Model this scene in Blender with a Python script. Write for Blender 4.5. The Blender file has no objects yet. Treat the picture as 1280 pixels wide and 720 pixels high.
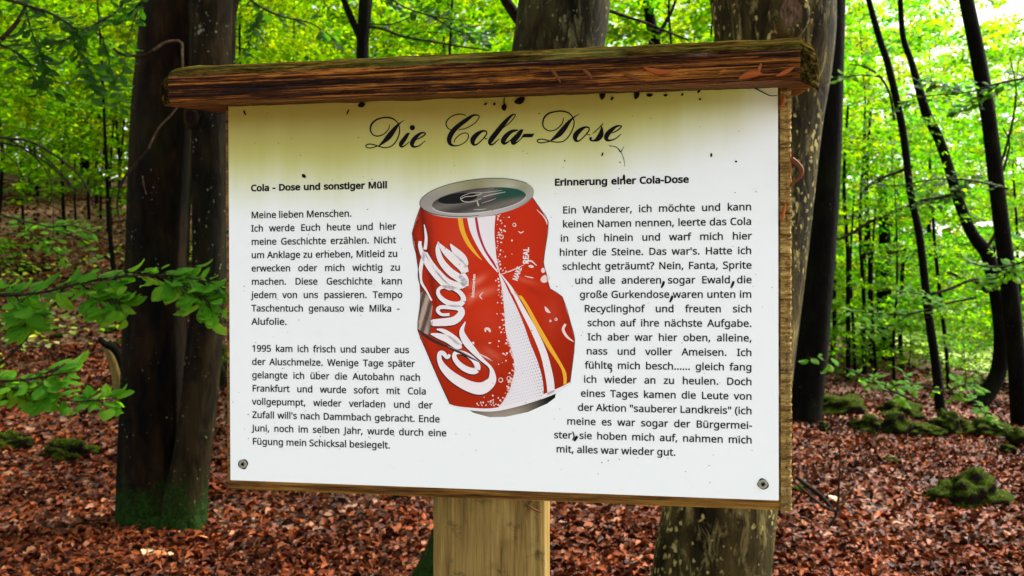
import bpy, math, random
import numpy as np
from mathutils import Vector, Matrix, noise
from mathutils.bvhtree import BVHTree

# ------------------------------------------------------------------ camera, sky, sun, exposure
sc = bpy.context.scene
COL = sc.collection
FOC, CX, CY = 1106.28, 640.0, 360.0          # focal length and centre in photo pixels (1280 wide)
PITCH = -0.006270
CAM_LOC = Vector((0, 0, 1.45))
cd = bpy.data.cameras.new('camera'); cam = bpy.data.objects.new('camera', cd); COL.objects.link(cam)
cd.sensor_width = 36; cd.lens = 36 * FOC / 1280; cd.clip_start = 0.02; cd.clip_end = 600
cam.location = CAM_LOC; cam.rotation_euler = (math.pi / 2 + PITCH, 0, 0)
sc.camera = cam
cd.dof.use_dof = True; cd.dof.focus_distance = .93; cd.dof.aperture_fstop = 14
CAM_M = Matrix.Translation(CAM_LOC) @ Matrix.Rotation(math.pi / 2 + PITCH, 4, 'X')

SUN_EL, SUN_AZ = math.radians(50), math.radians(66)      # azimuth from +Y towards +X
w = bpy.data.worlds.new('World'); sc.world = w; w.use_nodes = True
wn = w.node_tree; bg = wn.nodes['Background']
sky = wn.nodes.new('ShaderNodeTexSky'); sky.sky_type = 'NISHITA'; sky.sun_disc = False
sky.sun_elevation = SUN_EL; sky.sun_rotation = SUN_AZ
sky.air_density = 1.0; sky.dust_density = 3.0; sky.ozone_density = 1.0
# thin bright cloud: the sky's blue is mostly veiled
bw = wn.nodes.new('ShaderNodeRGBToBW'); mx = wn.nodes.new('ShaderNodeMix'); mx.data_type = 'RGBA'; mx.inputs[0].default_value = .72
wn.links.new(sky.outputs[0], bw.inputs[0]); wn.links.new(sky.outputs[0], mx.inputs[6]); wn.links.new(bw.outputs[0], mx.inputs[7]); wn.links.new(mx.outputs[2], bg.inputs[0]); bg.inputs[1].default_value = 0.15
sl = bpy.data.lights.new('sun', 'SUN'); sl.energy = 3.0; sl.angle = math.radians(4); sl.color = (1, .95, .84)
so = bpy.data.objects.new('sun', sl); COL.objects.link(so)
sd = Vector((math.sin(SUN_AZ) * math.cos(SUN_EL), math.cos(SUN_AZ) * math.cos(SUN_EL), math.sin(SUN_EL)))
so.rotation_euler = sd.to_track_quat('Z', 'Y').to_euler(); so.location = (0, 0, 30)
sc.view_settings.view_transform = 'Standard'; sc.view_settings.look = 'None'
sc.view_settings.exposure = 1.75; sc.view_settings.gamma = 1
sc.render.engine = 'CYCLES'
cy = sc.cycles
cy.max_bounces = 7; cy.diffuse_bounces = 4; cy.glossy_bounces = 2; cy.transmission_bounces = 5; cy.transparent_max_bounces = 4
cy.use_denoising = True; cy.caustics_reflective = False; cy.caustics_refractive = False; cy.sample_clamp_indirect = 6

R = random.Random(7); NR = np.random.RandomState(11)

# ------------------------------------------------------------------ helpers
def ray(px, py):
    d = Vector(((px - CX) / FOC, -(py - CY) / FOC, -1.0))
    return (CAM_M.to_3x3() @ d)
def at(px, py, depth):
    "point at forward distance depth whose image is photo pixel px, py"
    d = ray(px, py); return CAM_LOC + d * (depth / d.y)
def sstep(a, b, x):
    t = np.clip((x - a) / (b - a), 0, 1); return t * t * (3 - 2 * t)
def ground_z(x, y):
    x = np.asarray(x, float); y = np.asarray(y, float)
    a = x / np.maximum(y, 3.0)
    sl_ = 0.215 * (1 - sstep(-.34, .40, a)) - 0.05 * sstep(.38, .56, a)
    far = np.log1p(np.exp(np.clip((y - 6.0) * 1.2, -30, 30))) / 1.2
    far = np.minimum(far, 60)
    z = sl_ * far
    z = z + .05 * np.sin(x * 1.7 + .6 * y) * np.sin(y * 1.1 - x * .4) * sstep(2, 5, y) + .02 * np.sin(x * 4.1 + 1) * np.sin(y * 3.7) + .25 * np.sin(x * .31 + 2) * np.sin(y * .27) * sstep(12, 22, y)
    z = z + .004 * np.exp(-((x + 2.03) ** 2 / .22 + (y - 4.85) ** 2 / .10)) + .05 * np.exp(-((x - 3.0) ** 2 + (y - 8.9) ** 2) / .25)
    return z
def gz(x, y): return float(ground_z(x, y))
def on_ground(px, py):
    d = ray(px, py); d = d / d.y
    t = 2.5
    while t < 90:
        p = CAM_LOC + d * t
        if p.z <= gz(p.x, p.y): return Vector((p.x, p.y, gz(p.x, p.y)))
        t += .03
    return None

def tag(o, label=None, cat=None, group=None, kind=None):
    if label: o['label'] = label
    if cat: o['category'] = cat
    if group: o['group'] = group
    if kind: o['kind'] = kind
    return o
def empty(name, loc=(0, 0, 0), label=None, cat=None, group=None):
    o = bpy.data.objects.new(name, None); COL.objects.link(o); o.location = loc
    o.empty_display_size = .1
    return tag(o, label, cat, group)
def link(name, me, mat=None, parent=None, smooth=False, loc=None):
    o = bpy.data.objects.new(name, me); COL.objects.link(o)
    if mat and not me.materials: me.materials.append(mat)
    if parent: o.parent = parent
    if loc is not None: o.location = loc
    if smooth: me.shade_smooth()
    return o
def mesh(name, v, f):
    me = bpy.data.meshes.new(name); me.from_pydata([tuple(map(float, a)) for a in v], [], [tuple(int(i) for i in a) for a in f]); me.update(); return me
def mesh_np(name, v, f):
    "v Nx3, f MxK (same K for all)"
    me = bpy.data.meshes.new(name); n, m, k = len(v), len(f), f.shape[1]
    me.vertices.add(n); me.vertices.foreach_set('co', np.ascontiguousarray(v, 'f').ravel())
    me.loops.add(m * k); me.loops.foreach_set('vertex_index', np.ascontiguousarray(f, 'i').ravel())
    me.polygons.add(m); me.polygons.foreach_set('loop_start', np.arange(0, m * k, k, dtype='i'))
    me.update(calc_edges=True); return me

class Tubes:
    "collects tapered tubes in one mesh"
    def __init__(s): s.v = []; s.f = []; s.n = 0
    def add(s, pts, rad, seg=6, rough=0, seed=0, cap=True):
        pts = [Vector(p) for p in pts]; base = s.n; up = None
        for i, p in enumerate(pts):
            t = (pts[min(i + 1, len(pts) - 1)] - pts[max(i - 1, 0)]).normalized()
            if up is None:
                up = Vector((0, 1, 0)) if abs(t.y) < .8 else Vector((1, 0, 0))
            a = t.cross(up).normalized(); b = a.cross(t).normalized(); up = b
            for k in range(seg):
                an = 2 * math.pi * k / seg; r = rad[i]
                if rough:
                    q = Vector((math.cos(an) * 1.3 + seed, math.sin(an) * 1.3, p.z * .55))
                    r *= 1 + rough * (noise.noise(q) + .4 * noise.noise(q * 3.1))
                s.v.append(p + (a * math.cos(an) + b * math.sin(an)) * r)
            if i:
                o0 = base + (i - 1) * seg; o1 = base + i * seg
                for k in range(seg):
                    k2 = (k + 1) % seg; s.f.append((o0 + k, o0 + k2, o1 + k2, o1 + k))
        s.n += len(pts) * seg
        if cap:
            s.v.append(pts[-1]); s.n += 1; o1 = base + (len(pts) - 1) * seg
            for k in range(seg): s.f.append((o1 + k, o1 + (k + 1) % seg, s.n - 1))
    def mesh(s, name, origin=(0, 0, 0)):
        o = Vector(origin); me = mesh(name, [v - o for v in s.v], s.f)
        me.shade_smooth(); return me

def catmull(pts, n=6):
    "pts: list of tuples any dimension"
    P = np.array(pts, float); P = np.vstack([2 * P[0] - P[1], P, 2 * P[-1] - P[-2]]); out = []
    for i in range(1, len(P) - 2):
        for k in range(n):
            t = k / n; p0, p1, p2, p3 = P[i - 1], P[i], P[i + 1], P[i + 2]
            out.append(.5 * ((2 * p1) + (-p0 + p2) * t + (2 * p0 - 5 * p1 + 4 * p2 - p3) * t * t + (-p0 + 3 * p1 - 3 * p2 + p3) * t ** 3))
    out.append(P[-2]); return np.array(out)

# ------------------------------------------------------------------ node materials
def newmat(name):
    m = bpy.data.materials.new(name); m.use_nodes = True; nt = m.node_tree
    b = nt.nodes['Principled BSDF']; return m, nt, b
def N(nt, t, **kw):
    n = nt.nodes.new(t)
    for k, v in kw.items():
        if k in n.inputs: n.inputs[k].default_value = v
        else: setattr(n, k, v)
    return n
def L(nt, a, b): nt.links.new(a, b)
def ramp(nt, fac, stops, interp='LINEAR'):
    r = nt.nodes.new('ShaderNodeValToRGB'); r.color_ramp.interpolation = interp; e = r.color_ramp.elements
    while len(e) > 1: e.remove(e[-1])
    e[0].position = stops[0][0]; e[0].color = (*stops[0][1], 1)
    for p, c in stops[1:]:
        x = e.new(p); x.color = (*c, 1)
    L(nt, fac, r.inputs[0]); return r
def mapping(nt, scale, space='Object'):
    tc = nt.nodes.new('ShaderNodeTexCoord'); mp = nt.nodes.new('ShaderNodeMapping'); mp.inputs['Scale'].default_value = scale
    L(nt, tc.outputs[space], mp.inputs[0]); return mp
def noise_t(nt, vec, scale, detail=4, rough=.6, dist=0):
    n = N(nt, 'ShaderNodeTexNoise', Scale=scale, Detail=detail, Roughness=rough, Distortion=dist)
    L(nt, vec, n.inputs['Vector']); return n
def mix(nt, fac, a, b, mode='MIX'):
    m = nt.nodes.new('ShaderNodeMix'); m.data_type = 'RGBA'; m.blend_type = mode
    for s, i in ((fac, 0), (a, 6), (b, 7)):
        if isinstance(s, (int, float)): m.inputs[i].default_value = s
        elif isinstance(s, tuple): m.inputs[i].default_value = (*s, 1)
        else: L(nt, s, m.inputs[i])
    return m.outputs[2]
def bump(nt, b, h, strength=.5, dist=.01):
    n = N(nt, 'ShaderNodeBump', Strength=strength, Distance=dist); L(nt, h, n.inputs['Height']); L(nt, n.outputs[0], b.inputs['Normal'])
def math_n(nt, op, a, b=None, clamp=False):
    m = nt.nodes.new('ShaderNodeMath'); m.operation = op; m.use_clamp = clamp
    for i, s in enumerate((a, b)):
        if s is None: continue
        if isinstance(s, (int, float)): m.inputs[i].default_value = s
        else: L(nt, s, m.inputs[i])
    return m.outputs[0]

def bark(name, dark, light, lichen, lichen_col=(.16, .17, .11), moss=0.0, moss_h=.35, scale=1):
    m, nt, b = newmat(name)
    mp = mapping(nt, (scale, scale, scale * .28)); v = mp.outputs[0]
    n1 = noise_t(nt, v, 14, 6, .65, .4); n2 = noise_t(nt, v, 3, 3)
    f = math_n(nt, 'ADD', math_n(nt, 'MULTIPLY', n1.outputs[0], .6), math_n(nt, 'MULTIPLY', n2.outputs[0], .4))
    c = ramp(nt, f, [(.40, dark), (.5, tuple((a + 2 * q) / 3 for a, q in zip(light, dark))), (.60, light)]).outputs[0]
    mp2 = mapping(nt, (scale, scale, scale * .7)); v2 = mp2.outputs[0]
    # small pale lichen dots and larger blotches
    vo = N(nt, 'ShaderNodeTexVoronoi', Scale=44.0); L(nt, v2, vo.inputs['Vector'])
    wob = noise_t(nt, v2, 60, 3); sel = noise_t(nt, v2, 5, 3)
    thr = math_n(nt, 'MULTIPLY', math_n(nt, 'SUBTRACT', sel.outputs[0], .62 - lichen * .3), 1.4)
    dd = math_n(nt, 'ADD', vo.outputs['Distance'], math_n(nt, 'MULTIPLY', math_n(nt, 'SUBTRACT', wob.outputs[0], .5), 1.6))
    msk = math_n(nt, 'MULTIPLY', math_n(nt, 'SUBTRACT', thr, dd), 9, True)
    c = mix(nt, msk, c, lichen_col)
    if lichen > .5:
        n4 = noise_t(nt, v, 22, 6, .75, .8)
        mk4 = math_n(nt, 'MULTIPLY', math_n(nt, 'SUBTRACT', n4.outputs[0], .53), 9, True)
        c = mix(nt, math_n(nt, 'MULTIPLY', mk4, .8), c, tuple(x * .62 for x in lichen_col))
    # algae film in broad patches
    n3 = noise_t(nt, v2, 2.2, 4); am = math_n(nt, 'MULTIPLY', math_n(nt, 'SUBTRACT', n3.outputs[0], .5), 3, True)
    c = mix(nt, math_n(nt, 'MULTIPLY', am, .45), c, (.014, .022, .004))
    if moss:
        tc = nt.nodes.new('ShaderNodeTexCoord'); sp = nt.nodes.new('ShaderNodeSeparateXYZ'); L(nt, tc.outputs['Object'], sp.inputs[0])
        n5 = noise_t(nt, tc.outputs['Object'], 7, 5, .7)
        hh = math_n(nt, 'ADD', sp.outputs[2], math_n(nt, 'MULTIPLY', math_n(nt, 'SUBTRACT', n5.outputs[0], .5), moss_h * 2.6))
        mm = math_n(nt, 'MULTIPLY', math_n(nt, 'SUBTRACT', moss_h, hh), 6, True)
        mc = ramp(nt, noise_t(nt, tc.outputs['Object'], 60, 3).outputs[0], [(.35, (.002, .008, .0006)), (.65, (.015, .045, .002))]).outputs[0]
        c = mix(nt, math_n(nt, 'MULTIPLY', mm, moss), c, mc)
    L(nt, c, b.inputs['Base Color']); b.inputs['Roughness'].default_value = .85; b.inputs['Specular IOR Level'].default_value = .08
    bump(nt, b, math_n(nt, 'ADD', f, math_n(nt, 'MULTIPLY', msk, .12)), 1, .03)
    return m

def leafmat(name, c1, c2, c3, t_scale=1.6, rnd='island', gloss=.35, tr=.55):
    m, nt, b = newmat(name)
    if rnd == 'island':
        g = nt.nodes.new('ShaderNodeNewGeometry'); r = g.outputs['Random Per Island']
    else:
        g = nt.nodes.new('ShaderNodeObjectInfo'); r = g.outputs['Random']
    c = ramp(nt, r, [(0, c1), (.5, c2), (1, c3)]).outputs[0]
    if rnd == 'island':
        oi = nt.nodes.new('ShaderNodeObjectInfo'); hs = N(nt, 'ShaderNodeHueSaturation')
        L(nt, math_n(nt, 'ADD', .485, math_n(nt, 'MULTIPLY', oi.outputs['Random'], .03)), hs.inputs['Hue'])
        L(nt, math_n(nt, 'ADD', .5, math_n(nt, 'MULTIPLY', oi.outputs['Random'], .75)), hs.inputs['Value'])
        L(nt, c, hs.inputs['Color']); c = hs.outputs[0]
    L(nt, c, b.inputs['Base Color']); b.inputs['Roughness'].default_value = gloss + .15; b.inputs['Specular IOR Level'].default_value = .12
    tl = nt.nodes.new('ShaderNodeBsdfTranslucent'); ms = nt.nodes.new('ShaderNodeMixShader'); ms.inputs[0].default_value = tr
    tcol = mix(nt, 1.0, c, (t_scale * 3.4, t_scale * 2.6, t_scale * .6), 'MULTIPLY')
    L(nt, tcol, tl.inputs[0]); L(nt, b.outputs[0], ms.inputs[1]); L(nt, tl.outputs[0], ms.inputs[2])
    L(nt, ms.outputs[0], nt.nodes['Material Output'].inputs[0]); return m

M = {}
M['bark_dark'] = bark('bark_dark', (.0006, .0004, .0001), (.019, .0098, .0026), .2, moss=.9, moss_h=.3)
M['bark_spot'] = bark('bark_spotted', (.0010, .0007, .0002), (.024, .0155, .0046), .5, moss=.9, moss_h=.3)
M['bark_lichen'] = bark('bark_lichened', (.004, .0032, .0008), (.060, .044, .012), .88, (.32, .27, .09), moss=.25, moss_h=.5)
M['bark_mottled'] = bark('bark_mottled', (.002, .0016, .0005), (.036, .030, .009), .75, (.15, .15, .06), moss=.9, moss_h=.35)
M['bark_thin'] = bark('bark_thin', (.0006, .0005, .0002), (.0035, .0024, .001), .1, scale=1.5)
M['twig'] = bark('twig_bark', (.012, .009, .006), (.05, .035, .02), 0, scale=6)
M['twig_pale'] = bark('twig_pale', (.05, .03, .015), (.22, .14, .08), .1, scale=10)
M['leaf_back'] = leafmat('leaf_understorey', (.014, .078, .001), (.032, .125, .0015), (.075, .155, .002), 1.9, tr=.6)
M['leaf_far'] = leafmat('leaf_far', (.045, .14, .0015), (.08, .17, .002), (.13, .19, .003), 1.6, tr=.62)
M['leaf_dark'] = leafmat('leaf_dark', (.012, .05, .006), (.022, .085, .008), (.035, .11, .01), 1.3, tr=.45)
M['leaf_near'] = leafmat('leaf_near', (.020, .105, .010), (.030, .145, .012), (.050, .17, .012), 1.2, rnd='object', gloss=.28, tr=.4)
# ground
def ground_mat():
    m, nt, b = newmat('leaf_mould')
    tc = nt.nodes.new('ShaderNodeTexCoord'); v = tc.outputs['Object']
    vo = N(nt, 'ShaderNodeTexVoronoi', Scale=16.0); L(nt, v, vo.inputs['Vector'])
    bw = nt.nodes.new('ShaderNodeSeparateColor'); L(nt, vo.outputs['Color'], bw.inputs[0])
    c = ramp(nt, bw.outputs[0], [(0, (.03, .012, .006)), (.4, (.12, .045, .022)), (.75, (.25, .10, .05)), (1, (.36, .19, .12))]).outputs[0]
    n = noise_t(nt, v, 3, 5); c = mix(nt, .6, c, ramp(nt, n.outputs[0], [(.35, (.35, .3, .3)), (.65, (1, 1, 1))]).outputs[0], 'MULTIPLY')
    # grass beyond the wood's edge on the right
    sp = nt.nodes.new('ShaderNodeSeparateXYZ'); L(nt, v, sp.inputs[0])
    n2 = noise_t(nt, v, .5, 4)
    k = math_n(nt, 'ADD', math_n(nt, 'SUBTRACT', sp.outputs[1], 16), math_n(nt, 'ADD', math_n(nt, 'MULTIPLY', math_n(nt, 'SUBTRACT', sp.outputs[0], 8.5), 1.5), math_n(nt, 'MULTIPLY', n2.outputs[0], 6)))
    k = math_n(nt, 'MULTIPLY', math_n(nt, 'SUBTRACT', k, 5), .5, True)
    g = ramp(nt, noise_t(nt, v, 9, 5).outputs[0], [(.3, (.10, .19, .01)), (.7, (.26, .36, .02))]).outputs[0]
    c = mix(nt, k, c, g)
    L(nt, c, b.inputs['Base Color']); b.inputs['Roughness'].default_value = .85
    bump(nt, b, vo.outputs['Distance'], .8, .03); return m
M['ground'] = ground_mat()
def litter_mat():
    m, nt, b = newmat('beech_litter')
    g = nt.nodes.new('ShaderNodeNewGeometry')
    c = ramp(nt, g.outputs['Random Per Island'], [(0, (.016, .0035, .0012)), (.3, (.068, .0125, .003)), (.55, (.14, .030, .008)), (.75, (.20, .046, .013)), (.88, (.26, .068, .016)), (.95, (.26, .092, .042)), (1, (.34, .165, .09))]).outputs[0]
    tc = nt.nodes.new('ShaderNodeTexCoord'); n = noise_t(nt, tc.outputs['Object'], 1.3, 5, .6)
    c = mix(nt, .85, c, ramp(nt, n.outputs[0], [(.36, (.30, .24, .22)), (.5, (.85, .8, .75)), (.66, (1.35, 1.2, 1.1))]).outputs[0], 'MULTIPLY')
    L(nt, c, b.inputs['Base Color']); b.inputs['Roughness'].default_value = .55; b.inputs['Specular IOR Level'].default_value = .1
    return m
M['litter'] = litter_mat()
def moss_mat():
    m, nt, b = newmat('mossy_stone')
    tc = nt.nodes.new('ShaderNodeTexCoord'); v = tc.outputs['Object']
    n1 = noise_t(nt, v, 70, 4, .7); n2 = noise_t(nt, v, 5, 4, .6)
    mc = ramp(nt, n1.outputs[0], [(.34, (.003, .007, .0006)), (.52, (.026, .044, .0015)), (.66, (.09, .115, .005))]).outputs[0]
    stn = ramp(nt, n1.outputs[0], [(.3, (.004, .003, .002)), (.7, (.02, .014, .008))]).outputs[0]
    geo = nt.nodes.new('ShaderNodeNewGeometry'); sp = nt.nodes.new('ShaderNodeSeparateXYZ'); L(nt, geo.outputs['True Normal'], sp.inputs[0])
    k = math_n(nt, 'MULTIPLY', math_n(nt, 'ADD', math_n(nt, 'SUBTRACT', sp.outputs[2], .28), math_n(nt, 'SUBTRACT', n2.outputs[0], .42)), 5, True)
    L(nt, mix(nt, k, stn, mc), b.inputs['Base Color']); b.inputs['Roughness'].default_value = .95; b.inputs['Specular IOR Level'].default_value = .05
    bump(nt, b, n1.outputs[0], 1, .02); return m
M['moss'] = moss_mat()

def wood(name, cols, axis, scale=1, grain=40, spot=None, rough=.7, bstr=.6, bdist=.002, stretch=.03):
    "cols: ramp stops across the grain; axis: grain runs along this local axis"
    m, nt, b = newmat(name)
    s = [1, 1, 1]; s[axis] = stretch; mp = mapping(nt, tuple(x * scale for x in s)); v = mp.outputs[0]
    n1 = noise_t(nt, v, grain, 5, .7, .3); n2 = noise_t(nt, v, grain * 5, 3, .6)
    f = math_n(nt, 'ADD', math_n(nt, 'MULTIPLY', n1.outputs[0], .7), math_n(nt, 'MULTIPLY', n2.outputs[0], .3))
    c = ramp(nt, f, cols).outputs[0]
    if spot:
        tc = nt.nodes.new('ShaderNodeTexCoord')
        for sccol, ssc, lo, gain, amt in spot:
            n3 = noise_t(nt, tc.outputs['Object'], ssc, 5, .65)
            k = math_n(nt, 'MULTIPLY', math_n(nt, 'SUBTRACT', n3.outputs[0], lo), gain, True)
            c = mix(nt, math_n(nt, 'MULTIPLY', k, amt), c, sccol)
    L(nt, c, b.inputs['Base Color']); b.inputs['Roughness'].default_value = rough; b.inputs['Specular IOR Level'].default_value = .12
    bump(nt, b, f, bstr, bdist); return m
M['roof'] = wood('roof_larch', [(.43, (.003, .001, .0004)), (.48, (.030, .008, .0015)), (.53, (.13, .038, .005)), (.58, (.42, .16, .02))], 0, 1, 300, [((.006, .002, .0008), 9, .53, 6, .6), ((.46, .20, .018), 10, .58, 7, .5)], .6, 1, .006, .012)
M['roof_moss'] = wood('roof_moss', [(.40, (.006, .004, .0008)), (.5, (.024, .0165, .003)), (.62, (.10, .062, .012))], 0, 1, 120, [((.03, .03, .01), 22, .55, 6, .8), ((.06, .075, .018), 8, .5, 4, .8)], .8, 1, .004, .15)
M['roof_end'] = wood('roof_end_grain', [(.40, (.002, .0015, .0005)), (.5, (.012, .009, .002)), (.62, (.07, .05, .012))], 2, 1, 160, None, .85, 1, .004, .4)
for q_ in ('roof_moss', 'roof_end'): M[q_].node_tree.nodes['Principled BSDF'].inputs['Specular IOR Level'].default_value = 0
M['post'] = wood('post_oak', [(.36, (.07, .045, .012)), (.46, (.17, .11, .03)), (.56, (.24, .165, .048)), (.68, (.36, .26, .10))], 2, 1, 70, [((.07, .06, .010), 12, .50, 6, .8), ((.03, .02, .008), 40, .58, 9, .8), ((.14, .15, .025), 6, .48, 5, .7)], .75, .7, .0015, .05)
M['edge'] = wood('weathered_edge', [(.38, (.03, .016, .004)), (.46, (.16, .095, .024)), (.55, (.33, .22, .065)), (.66, (.50, .37, .13))], 0, 1, 150, [((.16, .12, .05), 9, .55, 5, .8)], .8, 1, .004, .16)
M['bottom_edge'] = wood('board_edge_grain', [(.38, (.02, .008, .002)), (.46, (.11, .05, .010)), (.56, (.24, .13, .025)), (.66, (.38, .24, .07))], 0, 1, 120, [((.07, .03, .012), 10, .54, 6, .85)], .7, 1, .003, .04)

def attr_mat(name, rough=.35, coat=0):
    m, nt, b = newmat(name); a = nt.nodes.new('ShaderNodeAttribute'); a.attribute_name = 'ink'
    L(nt, a.outputs['Color'], b.inputs['Base Color']); b.inputs['Roughness'].default_value = rough; b.inputs['Specular IOR Level'].default_value = .1
    return m
M['ink'] = attr_mat('printed_ink')
m, nt, b = newmat('black_print'); b.inputs['Base Color'].default_value = (.004, .004, .0045, 1); b.inputs['Roughness'].default_value = .6; b.inputs['Specular IOR Level'].default_value = .08; M['black'] = m
def panel_mat():
    m, nt, b = newmat('white_coated_sheet')
    tc = nt.nodes.new('ShaderNodeTexCoord'); v = tc.outputs['Object']; sp = nt.nodes.new('ShaderNodeSeparateXYZ'); L(nt, v, sp.inputs[0])
    mpv = mapping(nt, (1, .12, 1)); n1 = noise_t(nt, mpv.outputs[0], 14, 5, .6); n2 = noise_t(nt, v, 60, 4, .7)
    # roof plank's shade painted into the colour with an olive algae tint, weaker rightwards
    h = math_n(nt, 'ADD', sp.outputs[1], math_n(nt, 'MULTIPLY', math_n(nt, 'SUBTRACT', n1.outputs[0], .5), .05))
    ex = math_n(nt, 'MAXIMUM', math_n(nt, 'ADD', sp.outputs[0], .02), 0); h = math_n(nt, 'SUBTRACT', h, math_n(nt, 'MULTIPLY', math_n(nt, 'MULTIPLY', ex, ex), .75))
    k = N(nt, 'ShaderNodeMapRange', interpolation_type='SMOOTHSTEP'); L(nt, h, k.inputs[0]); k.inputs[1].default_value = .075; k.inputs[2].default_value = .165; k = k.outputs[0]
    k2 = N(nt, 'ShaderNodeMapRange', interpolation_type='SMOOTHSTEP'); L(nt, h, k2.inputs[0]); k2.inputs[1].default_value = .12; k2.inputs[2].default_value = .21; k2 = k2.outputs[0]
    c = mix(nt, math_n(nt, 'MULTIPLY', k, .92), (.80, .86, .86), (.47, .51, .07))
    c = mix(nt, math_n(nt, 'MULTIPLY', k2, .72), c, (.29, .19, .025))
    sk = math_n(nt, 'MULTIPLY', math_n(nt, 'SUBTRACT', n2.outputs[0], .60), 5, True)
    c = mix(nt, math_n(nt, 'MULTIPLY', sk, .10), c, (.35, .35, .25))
    L(nt, c, b.inputs['Base Color']); b.inputs['Roughness'].default_value = .38; b.inputs['Specular IOR Level'].default_value = .35
    return m
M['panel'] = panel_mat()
m, nt, b = newmat('screw_steel'); b.inputs['Base Color'].default_value = (.26, .26, .20, 1); b.inputs['Metallic'].default_value = .6; b.inputs['Roughness'].default_value = .4; M['steel'] = m
m, nt, b = newmat('bud_scale_red'); b.inputs['Base Color'].default_value = (.24, .060, .012, 1); b.inputs['Roughness'].default_value = .7; b.inputs['Specular IOR Level'].default_value = .1; M['husk'] = m
m, nt, b = newmat('bud_scale_brown'); b.inputs['Base Color'].default_value = (.11, .038, .010, 1); b.inputs['Roughness'].default_value = .7; b.inputs['Specular IOR Level'].default_value = .1; M['husk2'] = m
m, nt, b = newmat('dark_debris'); b.inputs['Base Color'].default_value = (.008, .004, .002, 1); b.inputs['Roughness'].default_value = .9; b.inputs['Specular IOR Level'].default_value = .05; M['debris'] = m
m, nt, b = newmat('dry_leaf_orange'); b.inputs['Base Color'].default_value = (.62, .20, .06, 1); b.inputs['Roughness'].default_value = .5; M['dry_o'] = m
m, nt, b = newmat('dry_leaf_pale'); b.inputs['Base Color'].default_value = (.58, .36, .17, 1); b.inputs['Roughness'].default_value = .5; M['dry_p'] = m

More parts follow.
